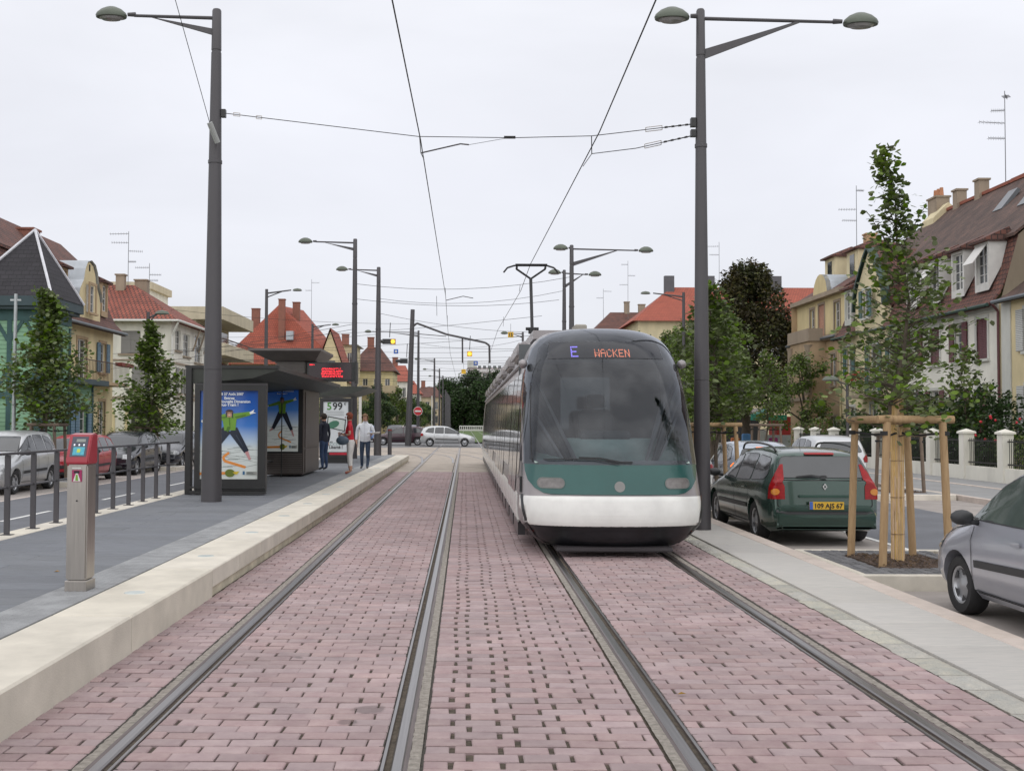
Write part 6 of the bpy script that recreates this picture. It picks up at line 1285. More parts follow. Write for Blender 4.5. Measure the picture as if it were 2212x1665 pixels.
# nearest, cut by the frame
h = house('house', 'cream house with white shutters at the right edge of the picture', (24, 35, -.05))
hs_ = [(38.75, 39.6, 4.35, 5.85), (38.75, 39.6, 1.3, 3.1), (35.6, 36.5, 4.35, 5.85), (35.6, 36.5, 1.3, 3.1)]
w = MB(); FR.wall(w, 28, 41.52, -.05, 6.25, hs_); w.quad((20, 28, -.05), (29, 28, -.05), (29, 28, 6.25), (20, 28, 6.25)).quad((29, 28, -.05), (29, 41.3, -.05), (29, 41.3, 6.25), (29, 28, 6.25)); w.build('wall', cream_w, h)
for q in hs_: FR.window(h, q, surround=grey_w, shutters=sh_wht, sw=.5)
roof_strip(FR, [(.35, 6.28), (-.2, 6.6), (-3.2, 8.9), (-5, 10.6)], 28, 41.2).build('roof', TD, h, uv=True); gutter(h, FR, 28, 41.2, 6.25, .42, gut)
q = MB(); FR.box(q, 40.6, 41.28, -.05, 6.22, .004, .05); q.build('pilaster', grey_w, h)
# white house with maroon shutters
h = house('house', 'white house with maroon shutters and three white dormers', (24, 46, -.05))
hs_ = [(42.45, 43.35, 4.25, 5.80), (44.55, 45.25, 4.25, 5.80), (46.75, 47.65, 4.25, 5.80), (42.45, 43.35, 1.35, 3.14), (44.4, 45.3, 1.35, 3.14), (46.75, 47.65, 1.35, 3.14), (48.9, 49.7, 4.25, 5.8), (48.9, 49.7, 1.35, 3.14)]
w = MB(); FR.wall(w, 41.5, 50.4, -.05, 6.25, hs_); w.build('wall', white_w, h)
q = MB(); FR.box(q, 41.5, 50.4, 5.98, 6.24, .004, .06); FR.box(q, 41.5, 50.4, -.05, .7, .004, .06); q.build('string_course', grey_w, h)
for i, q in enumerate(hs_): FR.window(h, q, surround=grey_w, shutters=sh_mar, closed=i in (0, 2, 3), sw=.42, bars=(2, 4))
man = [(.38, 6.22), (-.05, 6.75), (-.45, 7.7), (-.75, 8.9)]
roof_strip(FR, man, 41.5, 50.4).build('mansard', TR, h, uv=True); roof_strip(FR, [(-.55, 8.92), (-.9, 9.2), (-5.0, 12.8)], 41.4, 50.4).build('roof', TD, h, uv=True)
rg = MB(); FR.box(rg, 41.4, 50.4, 12.75, 12.92, -5.12, -4.88); rg.build('ridge', mat('ridge_tiles', (.26, .08, .05), .8, var=.2, scale=3), h)
w = MB(); w.poly([(20, 41.49, 6.2), (20.75, 41.49, 8.85), (25, 41.49, 12.7), (30, 41.49, 8.6), (30, 41.49, 6.2)]); w.build('gable_wall', brown_w, h, fix=False)
roof_strip(FR, [(-5.0, 12.8), (-9.5, 8.6)], 41.4, 59.4).build('rear_roof', TD, h, uv=True)
gutter(h, FR, 41.5, 50.4, 6.2, .46, gutg); pipe(h, FR, 41.45, 0, 6.1, .03, mat('maroon_pipe', (.10, .03, .035), .5))
for i, u in enumerate((42.85, 44.95, 47.2, 49.6)): dormer(h, FR, u, 1.15, 6.85, 8.72, .02, 1.0, TR, mat('white_dormer_wood', (.58, .57, .54), .7, var=.1), open_=i in (0, 2), )
for u, v, w_ in ((47, 10.9, .6), (44.2, 10.6, .6)):
    q = MB(); n0 = -.9 - (v - 9.2) / 3.6 * 4.1; q.box(0, 0, 0, 0, 0, 0); q = MB(); q.add([FR.p(u, v, n0 + .06), FR.p(u + .8, v, n0 + .06), FR.p(u + .8, v + .9, n0 + .06 - .72), FR.p(u, v + .9, n0 + .06 - .72), FR.p(u, v - .1, n0 - .05), FR.p(u + .8, v - .1, n0 - .05), FR.p(u + .8, v + .8, n0 - .8), FR.p(u, v + .8, n0 - .8)], [(0,1,2,3),(0,4,5,1),(1,5,6,2),(3,2,6,7),(0,3,7,4)]); q.build('skylight', mat('skylight_grey', (.13, .14, .15), .3), h)
chimney(h, 25.0, 53.5, 12.3, 13.5, .5, .5, 0, stone)
# yellow gabled house
h = house('house', 'yellow house with a tall curved gable and dark green shutters', (24, 55, -.05))
hs_ = [(57.3, 58.1, 4.2, 5.75), (53.7, 54.9, 3.3, 5.6), (51.4, 52.2, 4.2, 5.75), (57.0, 57.9, 1.0, 2.6), (53.9, 54.8, .6, 2.7), (51.4, 52.2, 1.2, 2.7)]
w = MB(); FR.wall(w, 50.4, 59, -.05, 6.25, hs_); w.build('wall', yel_w, h)
for i, q in enumerate(hs_): FR.window(h, q, surround=grey_w, shutters=sh_grn if i < 3 else None, sw=.42)
roof_strip(FR, man, 50.4, 52.5).build('mansard', TR, h, uv=True); roof_strip(FR, man, 56.5, 59.2).build('mansard', TR, h, uv=True); roof_strip(FR, [(-.55, 8.92), (-.9, 9.2), (-5.0, 12.8)], 50.4, 59.2).build('roof', TD, h, uv=True)
q = MB(); FR.box(q, 50.4, 59.2, 12.75, 12.90, -5.12, -4.88); q.build('ridge', MATS['ridge_tiles'], h)
w = MB(); w.poly([(20.75, 59.19, 6.3), (20.75, 59.19, 8.8), (25, 59.19, 12.68), (30, 59.19, 8.6), (30, 59.19, 6.2)]); w.build('gable_wall', brown_w, h, fix=False)
bell = [(-2.0, 6.3), (-2.0, 7.3), (-1.9, 8.0), (-1.6, 8.6), (-1.1, 9.2), (-.5, 9.85), (0, 10.3), (.5, 9.85), (1.1, 9.2), (1.6, 8.6), (1.9, 8.0), (2.0, 7.3), (2.0, 6.3)]
w = MB(); Gb = Fac((FX - .12, 54.5, 0), (0, 1, 0), (-1, 0, 0)); w.prism([Gb.p(a, b, 0) for a, b in bell], (.3, 0, 0)); w.build('curved_gable', yel_w, h)
Gw = Fac(Gb.p(0, 0, .17), Gb.u, Gb.n); Gw.window(h, (-.4, .4, 6.95, 8.3), surround=grey_w, shutters=sh_grn, sw=.4)
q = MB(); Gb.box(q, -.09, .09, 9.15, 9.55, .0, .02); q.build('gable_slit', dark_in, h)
for sg_ in (-1, 1):
    q = MB(); pts = [(sg_ * (abs(a) + .14), b + .10) for a, b in bell[1:7]]
    for (a, b), (c, d) in zip(pts, pts[1:]): q.add([Gb.p(a, b, .16), Gb.p(c, d, .16), Gb.p(c - sg_ * .17, d - .04, .16), Gb.p(a - sg_ * .17, b, .16), Gb.p(a, b, -.2), Gb.p(c, d, -.2)], [(0,1,2,3),(0,4,5,1)])
    q.build('bargeboard', gutg, h)
    q = MB(); Pn = [(sg_ * (abs(a) + .05), b + .05) for a, b in bell[1:7]]
    for (a, b), (c, d) in zip(Pn, Pn[1:]): q.quad(Gb.p(a, b, -.2), Gb.p(c, d, -.2), Gb.p(c, d, -2.9), Gb.p(a, b, -2.9))
    q.build('gable_roof', TR, h, uv=True)
dormer(h, FR, 57.9, 1.0, 6.85, 8.7, .02, 1.0, TR, grey_w); gutter(h, FR, 50.4, 59.2, 6.2, .46, gutg); pipe(h, FR, 58.95, 0, 6.1, .03, mat('cream_pipe', (.45, .38, .22), .5))
chimney(h, 25.0, 58.4, 12.3, 13.6, .7, 1.1, 3, stone); chimney(h, 25.0, 55.9, 12.3, 13.5, .5, .5, 0, stone)
w = MB().prism([(24.2, 57.2, 11.6), (25.8, 57.2, 11.6), (25.8, 57.2, 12.6), (25, 57.2, 13.2), (24.2, 57.2, 12.4)], (0, 1.4, 0)); w.build('attic_wall', yel_w, h)
# balcony with geraniums
q = MB(); FR.box(q, 53.0, 55.8, 2.98, 3.12, 0, .9); q.build('balcony_slab', stone, h)
q = MB()
for i in range(16): p = FR.p(53.05 + i * .18, 3.1, .87); q.tube(p, p + Vector((0, 0, .85)), .01, .01, 4)
q.tube(FR.p(53, 3.95, .87), FR.p(55.8, 3.95, .87), .02, .02, 5); q.build('balustrade', gutg, h)
for m_, n_, s_ in ((M['leaf'], 120, .10), (mat('geranium_red', (.50, .015, .03), .6, rand=.3, island=True), 130, .06)):
    q = MB()
    for _ in range(n_): u, v = rnd.uniform(53.2, 55.7), (rnd.uniform(3.5, 4.05) if n_ == 120 else rnd.choice((rnd.uniform(3.85, 4.15), rnd.uniform(3.8, 4.3)))); c = FR.p(u, v, .9 + rnd.uniform(-.1, .15)); a, b = Vector((rnd.gauss(0, 1), rnd.gauss(0, 1), rnd.gauss(0, 1))).normalized() * s_, Vector((rnd.gauss(0, 1), rnd.gauss(0, 1), rnd.gauss(0, 1))).normalized() * s_; q.quad(c - a, c - b, c + a, c + b)
    tag(q.build('flowers' if s_ == .06 else 'flower_leaves', m_, h, fix=False), kind='stuff')
# beige house with attic storey
h = house('house', 'beige three storey house with a rounded attic pediment and bay', (24, 63, -.05))
hs_ = [(60.2, 61.1, 6.9, 8.4), (64.6, 65.4, 6.9, 8.4), (62.8, 63.8, 6.7, 8.5), (59.9, 60.6, 3.8, 5.5), (59.7, 60.7, .2, 2.1)]
w = MB(); FR.wall(w, 59.2, 68, -.05, 6.3, [q for q in hs_ if q[2] < 6]); w.quad((20, 68, 0), (29, 68, 0), (29, 68, 9), (20, 68, 9)); w.build('wall', beige_w, h)
w = MB(); F2 = Fac((FX + .35, 0, 0), (0, 1, 0), (-1, 0, 0)); F2.wall(w, 59.2, 68, 6.6, 8.8, [q for q in hs_ if q[2] > 6]); w.quad((20.35, 59.21, 6.3), (25, 59.21, 6.3), (25, 59.21, 9), (20.35, 59.21, 9)); w.build('attic_wall', PL('pale_ochre_plaster', (.58, .48, .27)), h)
for q in hs_:
    if q[2] > 6: F2.window(h, q, surround=stone, shutters=sh_org if q[0] == 62.8 else None, closed=True)
    else: FR.window(h, q, surround=stone)
w = MB(); FR.box(w, 61.5, 65.2, -.05, 6.3, 0, .9); w.build('bay', beige_w, h)
for u in (61.7, 65.0): MB().lathe([(.24, 3.3), (.20, 5.9), (.27, 6.1)], FR.p(u, 0, .92), n=12).build('column', stone, h, smooth=True)
w = MB(); FR.box(w, 61.4, 65.4, 6.3, 7.0, .2, 1.0); w.build('balcony_parapet', stone, h)
w = MB(); FR.box(w, 59.2, 68.1, 8.8, 9.05, -.4, .05); FR.box(w, 59.2, 68.1, 6.3, 6.58, -.36, .25); FR.box(w, 61.4, 65.4, 3.0, 3.2, .9, 1.0); w.build('cornice', stone, h)
arc = [F2.p(63.3 + 1.25 * math.cos(a), 9.0 + 1.25 * math.sin(a), .1) for a in [math.pi * i / 10 for i in range(11)]]
w = MB().prism(arc, (.25, 0, 0)); w.build('pediment', MATS['pale_ochre_plaster'], h)
w = MB()
for i in range(10): a, b = arc[i], arc[i + 1]; w.quad(a, b, b + Vector((2.6, 0, .0)), a + Vector((2.6, 0, .0)))
w.build('pediment_roof', zinc, h)
roof_strip(F2, [(.1, 9.1), (-1.2, 9.9), (-5.2, 12.0)], 59.2, 68.2).build('roof', TR, h, uv=True); roof_strip(F2, [(-5.2, 12.0), (-9, 9)], 59.2, 68.2).build('rear_roof', TR, h, uv=True)
for u, v in ((61.8, 11.35), (65.6, 11.5)):
    G = Fac((FX + 1.6, 0, 0), (0, 1, 0), (-1, 0, 0)); q = MB(); G.box(q, u - .9, u + .9, 9.6, v, -3, 0); q.build('attic_dormer', yel_w, h); q = MB(); G.box(q, u - 1.05, u + 1.05, v, v + .1, -3.2, .25); q.add([G.p(u - 1.05, v + .1, .25), G.p(u + 1.05, v + .1, .25), G.p(u + .8, v + .6, -1), G.p(u - .8, v + .6, -1), G.p(u - 1.05, v + .1, -3.2), G.p(u + 1.05, v + .1, -3.2)], [(0,1,2,3),(0,3,4),(1,5,2),(3,2,5,4)]); q.build('dormer_roof', TR, h, uv=True)
    q = MB(); G.box(q, u - .35, u + .35, 9.85, v - .2, .0, .03); q.build('pane', M['pane'], h)
gutter(h, FR, 59.2, 68, 6.42, .32, gut)
chimney(h, 24.6, 67.3, 11.5, 13.2, .6, .6, 0, PL('peach_render', (.45, .28, .16)))
# orange roofed building across
h = house('apartment_building', 'long building with a bright orange tiled roof behind the chestnut', (24, 106, 0), 'building')
FB = Fac((0, 100, 0), (1, 0, 0), (0, -1, 0)); wins = [(x, x + 1.1, z, z + 1.5) for x in (17.6, 20.2, 22.8, 25.4, 28, 30.6, 33) for z in (7.7, 4.6)] + [(22.2, 26.5, 0, 2.6)]
w = MB(); FB.wall(w, 15.6, 36, 0, 11.0, wins); w.quad((15.6, 100, 0), (15.6, 112, 0), (15.6, 112, 11), (15.6, 100, 11)); w.build('wall', yel_w, h)
for q in wins[:-1]: FB.window(h, q, shutters=sh_gry, sw=.5, bars=(2, 2))
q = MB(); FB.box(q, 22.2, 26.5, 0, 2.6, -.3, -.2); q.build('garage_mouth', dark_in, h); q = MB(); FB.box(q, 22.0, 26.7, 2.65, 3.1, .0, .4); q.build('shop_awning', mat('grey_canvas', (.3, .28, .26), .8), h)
MB().add([(15.0, 99.4, 10.9), (36.5, 99.4, 10.9), (36.5, 105, 14.6), (19.5, 105, 14.6), (15.0, 112, 10.9), (36.5, 112, 10.9)], [(0, 1, 2, 3), (0, 3, 4), (3, 2, 5, 4)]).build('roof', TO, h, uv=True)
for x, w_ in ((19.2, .9), (23, .9), (29.0, 1.5)): chimney(h, x, 104.5, 14, 15.6, w_, .6, 0, mat('dark_flue', (.10, .10, .11), .7), False)
h = house('apartment_building', 'dark red roofed house far behind the tram roof', (18, 132, 0), 'building')
MB().box(15.0, 22.0, 130, 140, 0, 12.2).build('wall', tan_w, h); MB().add([(14.6, 129.6, 12.1), (22.4, 129.6, 12.1), (22.4, 140.4, 12.1), (14.6, 140.4, 12.1), (17.5, 134, 15.1), (21.5, 134, 15.1)], [(0, 1, 5, 4), (1, 2, 5), (2, 3, 4, 5), (3, 0, 4)]).build('roof', TR, h, uv=True)
chimney(h, 19.5, 134, 14.5, 16.3, .6, .6); chimney(h, 21.3, 134, 14.5, 16.0, .8, .6)
# market stall with turquoise awning
t = thing('market_stall', 'market stall with a turquoise sloping awning and red box', 'stall', (20.6, 76, 0))
MB().prism([(19.9, 75, 2.35), (23.0, 75, 3.7), (23.0, 75, 3.62), (19.9, 75, 2.2)], (0, 2.4, 0)).build('awning', mat('turquoise_canvas', (.14, .52, .42), .8), t); MB().box(19.85, 19.92, 75, 77.4, 1.95, 2.36).box(19.9, 21.7, 74.95, 75.0, 1.95, 2.3).build('valance', mat('green_canvas_edge', (.04, .38, .24), .8), t)
MB().box(21.2, 23.0, 75.6, 77.6, 0, 2.2).build('box', mat('stall_red', (.42, .04, .03), .7), t); MB().box(20.1, 22.4, 74.9, 75.5, .0, .95).build('counter', mat('stall_white', (.45, .48, .5), .7), t)
rr = random.Random(3)
for i, (c, nm) in enumerate((((.5, .15, .05), 'orange'), ((.1, .25, .5), 'blue'), ((.5, .5, .5), 'white'), ((.35, .05, .2), 'pink'))):
    o = MB().box(17.4 + i * .9, 17.9 + i * .9, 72.5 + (i % 2) * .7, 72.9 + (i % 2) * .7, -.04, .8 + .25 * (i % 3), .05).build('display_crate', mat('crate_' + nm, c, .7), bevel=.02); tag(o, nm + ' coloured crate standing before the market stall', 'crate')

# ---- left row: u = +Y, n = +X
FL = Fac((-18.2, 0, 0), (0, 1, 0), (1, 0, 0))
h = house('house', 'cream house with a curved zinc gable and blue shutters', (-22, 52, -.1))
hs_ = [(52.0, 53.3, 3.7, 5.6), (55.2, 56.1, 4.15, 5.6), (55.2, 56.1, 1.0, 2.7), (51.8, 52.9, 1.0, 2.7)]
w = MB(); FL.wall(w, 44, 57.3, -.1, 6.3, hs_); w.quad((-18.2, 57.3, -.1), (-27, 57.3, -.1), (-27, 57.3, 6.3), (-18.2, 57.3, 6.3)); w.quad((-18.2, 44, -.1), (-27, 44, -.1), (-27, 44, 6.3), (-18.2, 44, 6.3)); w.build('wall', cream_w, h)
for i, q in enumerate(hs_): FL.window(h, q, surround=beige_w, shutters=sh_blu if i == 1 else None, sw=.48)
roof_strip(FL, [(.55, 6.2), (0, 6.75), (-.5, 7.8), (-.85, 8.9)], 44, 57.6).build('mansard', TR, h, uv=True); roof_strip(FL, [(-.7, 8.92), (-1.0, 9.15), (-2.9, 10.9), (-7, 8.6)], 43.8, 57.6).build('roof', TR, h, uv=True)
MB().poly([(-18.6, 57.5, 6.2), (-19.0, 57.5, 8.85), (-21.1, 57.5, 10.75), (-25.5, 57.5, 8.4), (-25.5, 57.5, 6.2)]).build('gable_wall', beige_w, h, fix=False)
gutter(h, FL, 44, 57.6, 6.2, .62, gut); bellL = [(-1.65, 6.4), (-1.65, 7.5), (-1.5, 7.85), (-1.05, 8.3), (-.85, 8.85), (-.55, 9.2), (0, 9.35), (.55, 9.2), (.85, 8.85), (1.05, 8.3), (1.5, 7.85), (1.65, 7.5), (1.65, 6.4)]
Gl = Fac((-18.05, 53.1, 0), (0, 1, 0), (1, 0, 0)); MB().prism([Gl.p(a, b, 0) for a, b in bellL], (-.3, 0, 0)).build('curved_gable', cream_w, h)
q = MB()
for (a, b), (c, d) in zip(bellL[1:], bellL[2:-1]): q.quad(Gl.p(a * 1.04, b + .06, .12), Gl.p(c * 1.04, d + .06, .12), Gl.p(c * 1.04, d + .06, -2.4), Gl.p(a * 1.04, b + .06, -2.4))
q.build('gable_roof', zinc, h); Fac(Gl.p(0, 0, .17), Gl.u, Gl.n).window(h, (-.42, .42, 6.9, 8.2), surround=beige_w, shutters=None)
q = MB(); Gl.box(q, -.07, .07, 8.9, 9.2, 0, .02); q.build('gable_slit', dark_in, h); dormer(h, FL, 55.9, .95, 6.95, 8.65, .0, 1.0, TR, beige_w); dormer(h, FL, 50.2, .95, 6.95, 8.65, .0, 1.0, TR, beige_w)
q = MB(); FL.box(q, 50.2, 56.9, 3.45, 3.6, 0, 1.0); q.build('balcony_slab', beige_w, h); q = MB()
for i in range(34): p = FL.p(50.3 + i * .2, 3.6, .96); q.tube(p, p + Vector((0, 0, .92)), .012, .012, 4)
q.tube(FL.p(50.2, 4.53, .96), FL.p(56.9, 4.53, .96), .025, .025, 5); q.build('balustrade', mat('rusty_iron', (.09, .06, .05), .7), h); q = MB(); FL.box(q, 55.0, 56.9, 4.45, 4.62, .85, 1.2); q.build('window_box', mat('red_brown_box', (.18, .04, .03), .7), h)
chimney(h, -20.4, 51.5, 9.8, 10.55, .8, .9, 0, mat('brick_chimney', (.24, .10, .07), .8)); 
# taller neighbour whose gable shows behind the tower
h = house('house', 'house with a cream gable wall and red roof seen behind the tower roof', (-23, 46, -.1))
MB().prism([(-30, 45.4, 0), (-19.6, 45.4, 0), (-19.6, 45.4, 7.9), (-21.9, 45.4, 10.55), (-30, 45.4, 7)], (0, 5, 0)).build('wall', cream_w, h)
MB().add([(-19.3, 45.0, 7.85), (-19.3, 51, 7.85), (-21.9, 51, 10.8), (-21.9, 45.0, 10.8), (-19.3, 45, 7.65), (-21.9, 45, 10.6), (-31, 45, 7), (-31, 51, 7), (-31, 45, 6.8)], [(0, 1, 2, 3), (0, 3, 5, 4), (3, 2, 7, 6), (3, 6, 8, 5)]).build('roof', TR, h, uv=True)
# half timbered tower
h = house('tower_house', 'green half timbered house with a steep dark pyramid roof', (-16.8, 42.6, -.1))
x0, x1, y0, y1, zt_ = -18.35, -15.75, 41.35, 44.2, 5.95
w = MB(); FT = Fac((0, y0, 0), (1, 0, 0), (0, -1, 0)); FS = Fac((x1, 0, 0), (0, 1, 0), (1, 0, 0)); hw = [(-17.55, -16.95, .9, 2.5)]
FT.wall(w, x0 - 4, x1, -.1, zt_, []); FS.wall(w, y0, y1, -.1, zt_, [(42.3, 43.2, 3.4, 5.0)]); w.quad((x1, y1, -.1), (x1 - 4, y1, -.1), (x1 - 4, y1, zt_), (x1, y1, zt_)); w.build('wall', tile_mat('pale_green_shingle', (.20, .36, .23), (.23, .39, .26), (.13, .25, .16), 6, .16, .012, bump=.5, noise_amt=.08), h, uv=True)
FS.window(h, (42.3, 43.2, 3.4, 5.0), surround=timb)
for (a, b, c, d) in [(x0 - 4, x1 + .03, 5.45, 5.95), (x0 - 4, x1 + .03, 2.55, 2.78), (x0 - 4, x1 + .03, -.1, .3), (x1 - .2, x1 + .03, .3, 5.45), (-18.35, -18.2, .3, 5.45), (-17.0 - .08, -16.85 - .06, .3, 5.45), (-19.6, -19.45, .3, 5.45)]:
    q = MB(); FT.box(q, a, b, c, d, .003, .052 if b - a > 1 else .045); q.build('timber', timb, h)
for p0, p1 in (((-16.98, 4.7), (-16.5, 5.45)), ((-17.05, 4.7), (-17.5, 5.45)), ((-18.15, 4.6), (-17.75, 5.45)), ((-16.95, 3.9), (-16.45, 2.78)), ((-15.95, 4.6), (-16.4, 5.45)), ((-15.95, 3.7), (-16.35, 2.78)), ((-18.1, 3.7), (-17.6, 2.78)), ((-17.1, 3.5), (-17.5, 2.78)), ((-16.9, .3), (-17.35, 1.1)), ((-18.45, 4.6), (-18.8, 5.45)), ((-16.0, 1.5), (-16.4, .3))):
    q = MB(); d = Vector((p1[0] - p0[0], p1[1] - p0[1])).normalized() * .065; q.prism([FT.p(p0[0] - d.y, p0[1] + d.x, .003), FT.p(p0[0] + d.y, p0[1] - d.x, .003), FT.p(p1[0] + d.y, p1[1] - d.x, .003), FT.p(p1[0] - d.y, p1[1] + d.x, .003)], (0, -.038, 0)); q.build('timber', timb, h)
for (a, b, c, d) in [(y0 - .03, y1, 5.45, 5.95), (y0 - .03, y1, 2.55, 2.78), (y0 - .0, y0 + .2, 0, 5.45), (y1 - .18, y1, 0, 5.45)]:
    q = MB(); FS.box(q, a, b, c, d, .003, .052 if b - a > 1 else .045); q.build('timber', timb, h)
q = MB().box(x0 - 4, x1 + .42, y0 - .42, y1 + .3, 5.97, 6.33); q.box(x0 - 4, x1 + .3, y0 - .3, y1 + .2, 5.85, 5.97); q.build('eaves', mat('dark_teal_eaves', (.035, .06, .07), .6), h)
ap = (-16.6, 42.6, 9.05); A0, B0, C0, D0 = (-18.75, 40.95, 6.32), (-15.3, 40.95, 6.32), (-15.3, 44.45, 6.32), (-18.75, 44.45, 6.32)
mid = lambda a, k=.78, z=6.95: (lerp(ap[0], a[0], k), lerp(ap[1], a[1], k), z)
r_ = MB().add([A0, B0, C0, D0, mid(A0), mid(B0), mid(C0), mid(D0), ap], [(0,1,5,4),(1,2,6,5),(2,3,7,6),(3,0,4,7),(4,5,8),(5,6,8),(6,7,8),(7,4,8)]).build('roof', TS, h, uv=True)
for a in (A0, B0, C0): MB().path([Vector(a) + Vector((0, -.02, .02)), Vector(mid(a)) + Vector((0, -.02, .02)), Vector(ap) + Vector((0, 0, .02))], .055, 6).build('hip_flashing', mat('white_flashing', (.62, .62, .66), .5), h)
MB().box(-22, -18.9, 40.6, 44.4, 6.34, 7.2).build('side_roof', TS, h)
# stone bay by the tower foot
MB().box(-19.2, -17.7, 39.9, 41.3, -.1, 1.9).box(-19.3, -17.6, 39.8, 41.3, 1.9, 2.05).build('stone_bay', PL('pink_sandstone', (.32, .22, .18)), h)
# green annex
h2 = house('annex', 'low green annex with a flat dark roof and blue shutters beside the tower', (-18, 47, -.1), 'annex')
FA = Fac((-16.5, 0, 0), (0, 1, 0), (1, 0, 0)); hA = [(45.2, 46.3, .1, 2.3), (47.4, 48.4, .8, 2.3)]
w = MB(); FA.wall(w, 44.3, 49.2, -.1, 3.25, hA); w.quad((-16.5, 49.2, -.1), (-18.2, 49.2, -.1), (-18.2, 49.2, 3.25), (-16.5, 49.2, 3.25)); w.build('wall', MATS['pale_green_shingle'], h2, uv=True)
for q in hA: FA.window(h2, q, surround=timb, shutters=sh_blu, sw=.45)
MB().box(-18.2, -16.0, 44.25, 49.9, 3.27, 3.5).build('roof', MATS['dark_teal_eaves'], h2)
for yy in (44.4, 46.8, 49.1): q = MB(); FA.box(q, yy - .07, yy + .07, -.1, 3.25, .003, .06); q.build('timber', timb, h2)
# white house with hip roof
h = house('house', 'tall white house with a red tiled hip roof and arched doors', (-22.8, 73, 0))
x0, x1, y0, y1 = -27.4, -18.2, 68.6, 77.4; FF = Fac((0, y0, 0), (1, 0, 0), (0, -1, 0)); FG = Fac((x1, 0, 0), (0, 1, 0), (1, 0, 0))
hf = [(-21.3, -20.1, 5.9, 7.3), (-20.6, -19.6, 3.7, 5.1), (-24.2, -23.2, 3.7, 5.1), (-24.2, -23.2, 6, 7.3), (-20.7, -18.9, .0, 2.0), (-23.2, -21.9, .0, 2.0)]; hg = [(69.6, 70.9, 6.2, 7.5), (71.6, 73.2, 5.95, 7.4), (74.6, 76.6, 5.7, 7.5), (70.2, 71.1, 3.5, 5.1), (72.2, 73.1, 3.5, 5.1), (74, 74.9, 3.5, 5.1), (75.4, 76.2, 3.5, 5.1), (75.0, 76.6, 0, 2.4)]
w = MB(); FF.wall(w, x0, x1, -.05, 7.9, hf); FG.wall(w, y0, y1, -.05, 7.9, hg); w.build('wall', white_w, h)
for i, q in enumerate(hf): FF.window(h, q, shutters=sh_gry if i < 4 else None, sw=.5, closed=i < 2, sill=i < 4)
for i, q in enumerate(hg): FG.window(h, q, shutters=sh_gry if 2 < i < 7 else None, sw=.38, sill=i < 7)
for uc, w_ in ((-19.8, 1.0), (-22.55, .75)): 
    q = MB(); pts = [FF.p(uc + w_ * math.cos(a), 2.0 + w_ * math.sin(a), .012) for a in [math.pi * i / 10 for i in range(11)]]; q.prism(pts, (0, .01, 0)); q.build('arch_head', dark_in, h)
    q = MB(); P = [(uc - w_ - .1, 0)] + [(uc + (w_ + .1) * math.cos(a), 2.0 + (w_ + .1) * math.sin(a)) for a in [math.pi - math.pi * i / 10 for i in range(11)]] + [(uc + w_ + .1, 0)]; q.path([FF.p(a, b, .04) for a, b in P], .1, 6); q.build('arch_surround', cream_w, h)
q = MB(); FF.box(q, x0, x1 + .05, 5.45, 5.55, .003, .06); FG.box(q, y0, y1, 5.3, 5.42, .003, .06); FF.box(q, x0, x1 + .05, 3.1, 3.25, .003, .08); FG.box(q, y0, y1, 3.1, 3.25, .003, .08); q.build('string_course', stone, h)
a, b, c, d = (x0 - .6, y0 - .6, 7.9), (x1 + .6, y0 - .6, 7.9), (x1 + .6, y1 + .6, 7.9), (x0 - .6, y1 + .6, 7.9); e1, e2 = (-25.0, 72.8, 10.7), (-21.9, 73.2, 10.7)
MB().add([a, b, c, d, e1, e2], [(0, 1, 5, 4), (1, 2, 5), (2, 3, 4, 5), (3, 0, 4), (3, 2, 1, 0)]).build('roof', TW, h, uv=True)
MB().path([a, b, c], .08, 6).build('gutter', M['whitep'], h); MB().path([(x1 + .55, y0 - .5, 7.8), (x1 + .1, y0 - .12, 7.0), (x1 + .1, y0 - .12, 0)], .07, 8).build('drainpipe', M['whitep'], h)
for yy in (73.9, 75.5, 77.0): MB().path([(x1 + .05, yy, 6.4), (x1 + .5, yy, 7.8)], .06, 5).build('bracket', stone, h)
chimney(h, -22.6, 72.6, 10.2, 11.25, .55, .5, 0, stone); chimney(h, -21.7, 74.2, 9.9, 11.1, .8, .6, 0, stone)
# modern flat roofed block
h = house('apartment_building', 'modern buff apartment block with flat roof and deep balconies', (-28, 97, 0), 'building')
MB().box(-42, -22.2, 91.2, 104, 0, 10.6).build('wall', conc, h); MB().box(-42, -19.9, 90.9, 104, 10.1, 11.15).build('roof_slab', conc, h)
for z in (1.6, 4.4, 7.2): MB().box(-22.2, -19.8, 91.3, 103.8, z, z + 1.0).build('balcony', conc, h); MB().path([(-19.9, 91.4, z + 1.35), (-19.9, 103.8, z + 1.35)], .06, 5).path([(-19.9, 91.4, z + 1.15), (-19.9, 103.8, z + 1.15)], .04, 5).path([(-22.1, 91.4, z + 1.35), (-19.9, 91.4, z + 1.35)], .06, 5).build('balcony_rail', mat('brown_rail', (.07, .045, .035), .6), h)
for z in (2.7, 5.5, 8.3): MB().box(-22.19, -22.1, 92, 103, z, z + 1.5).build('window_band', M['pane'], h)
MB().box(-31, -26.6, 93, 99, 11.15, 12.8).build('penthouse', white_w, h); MB().box(-31.3, -26.3, 92.8, 99.2, 12.8, 13.4).build('penthouse_roof', conc, h)
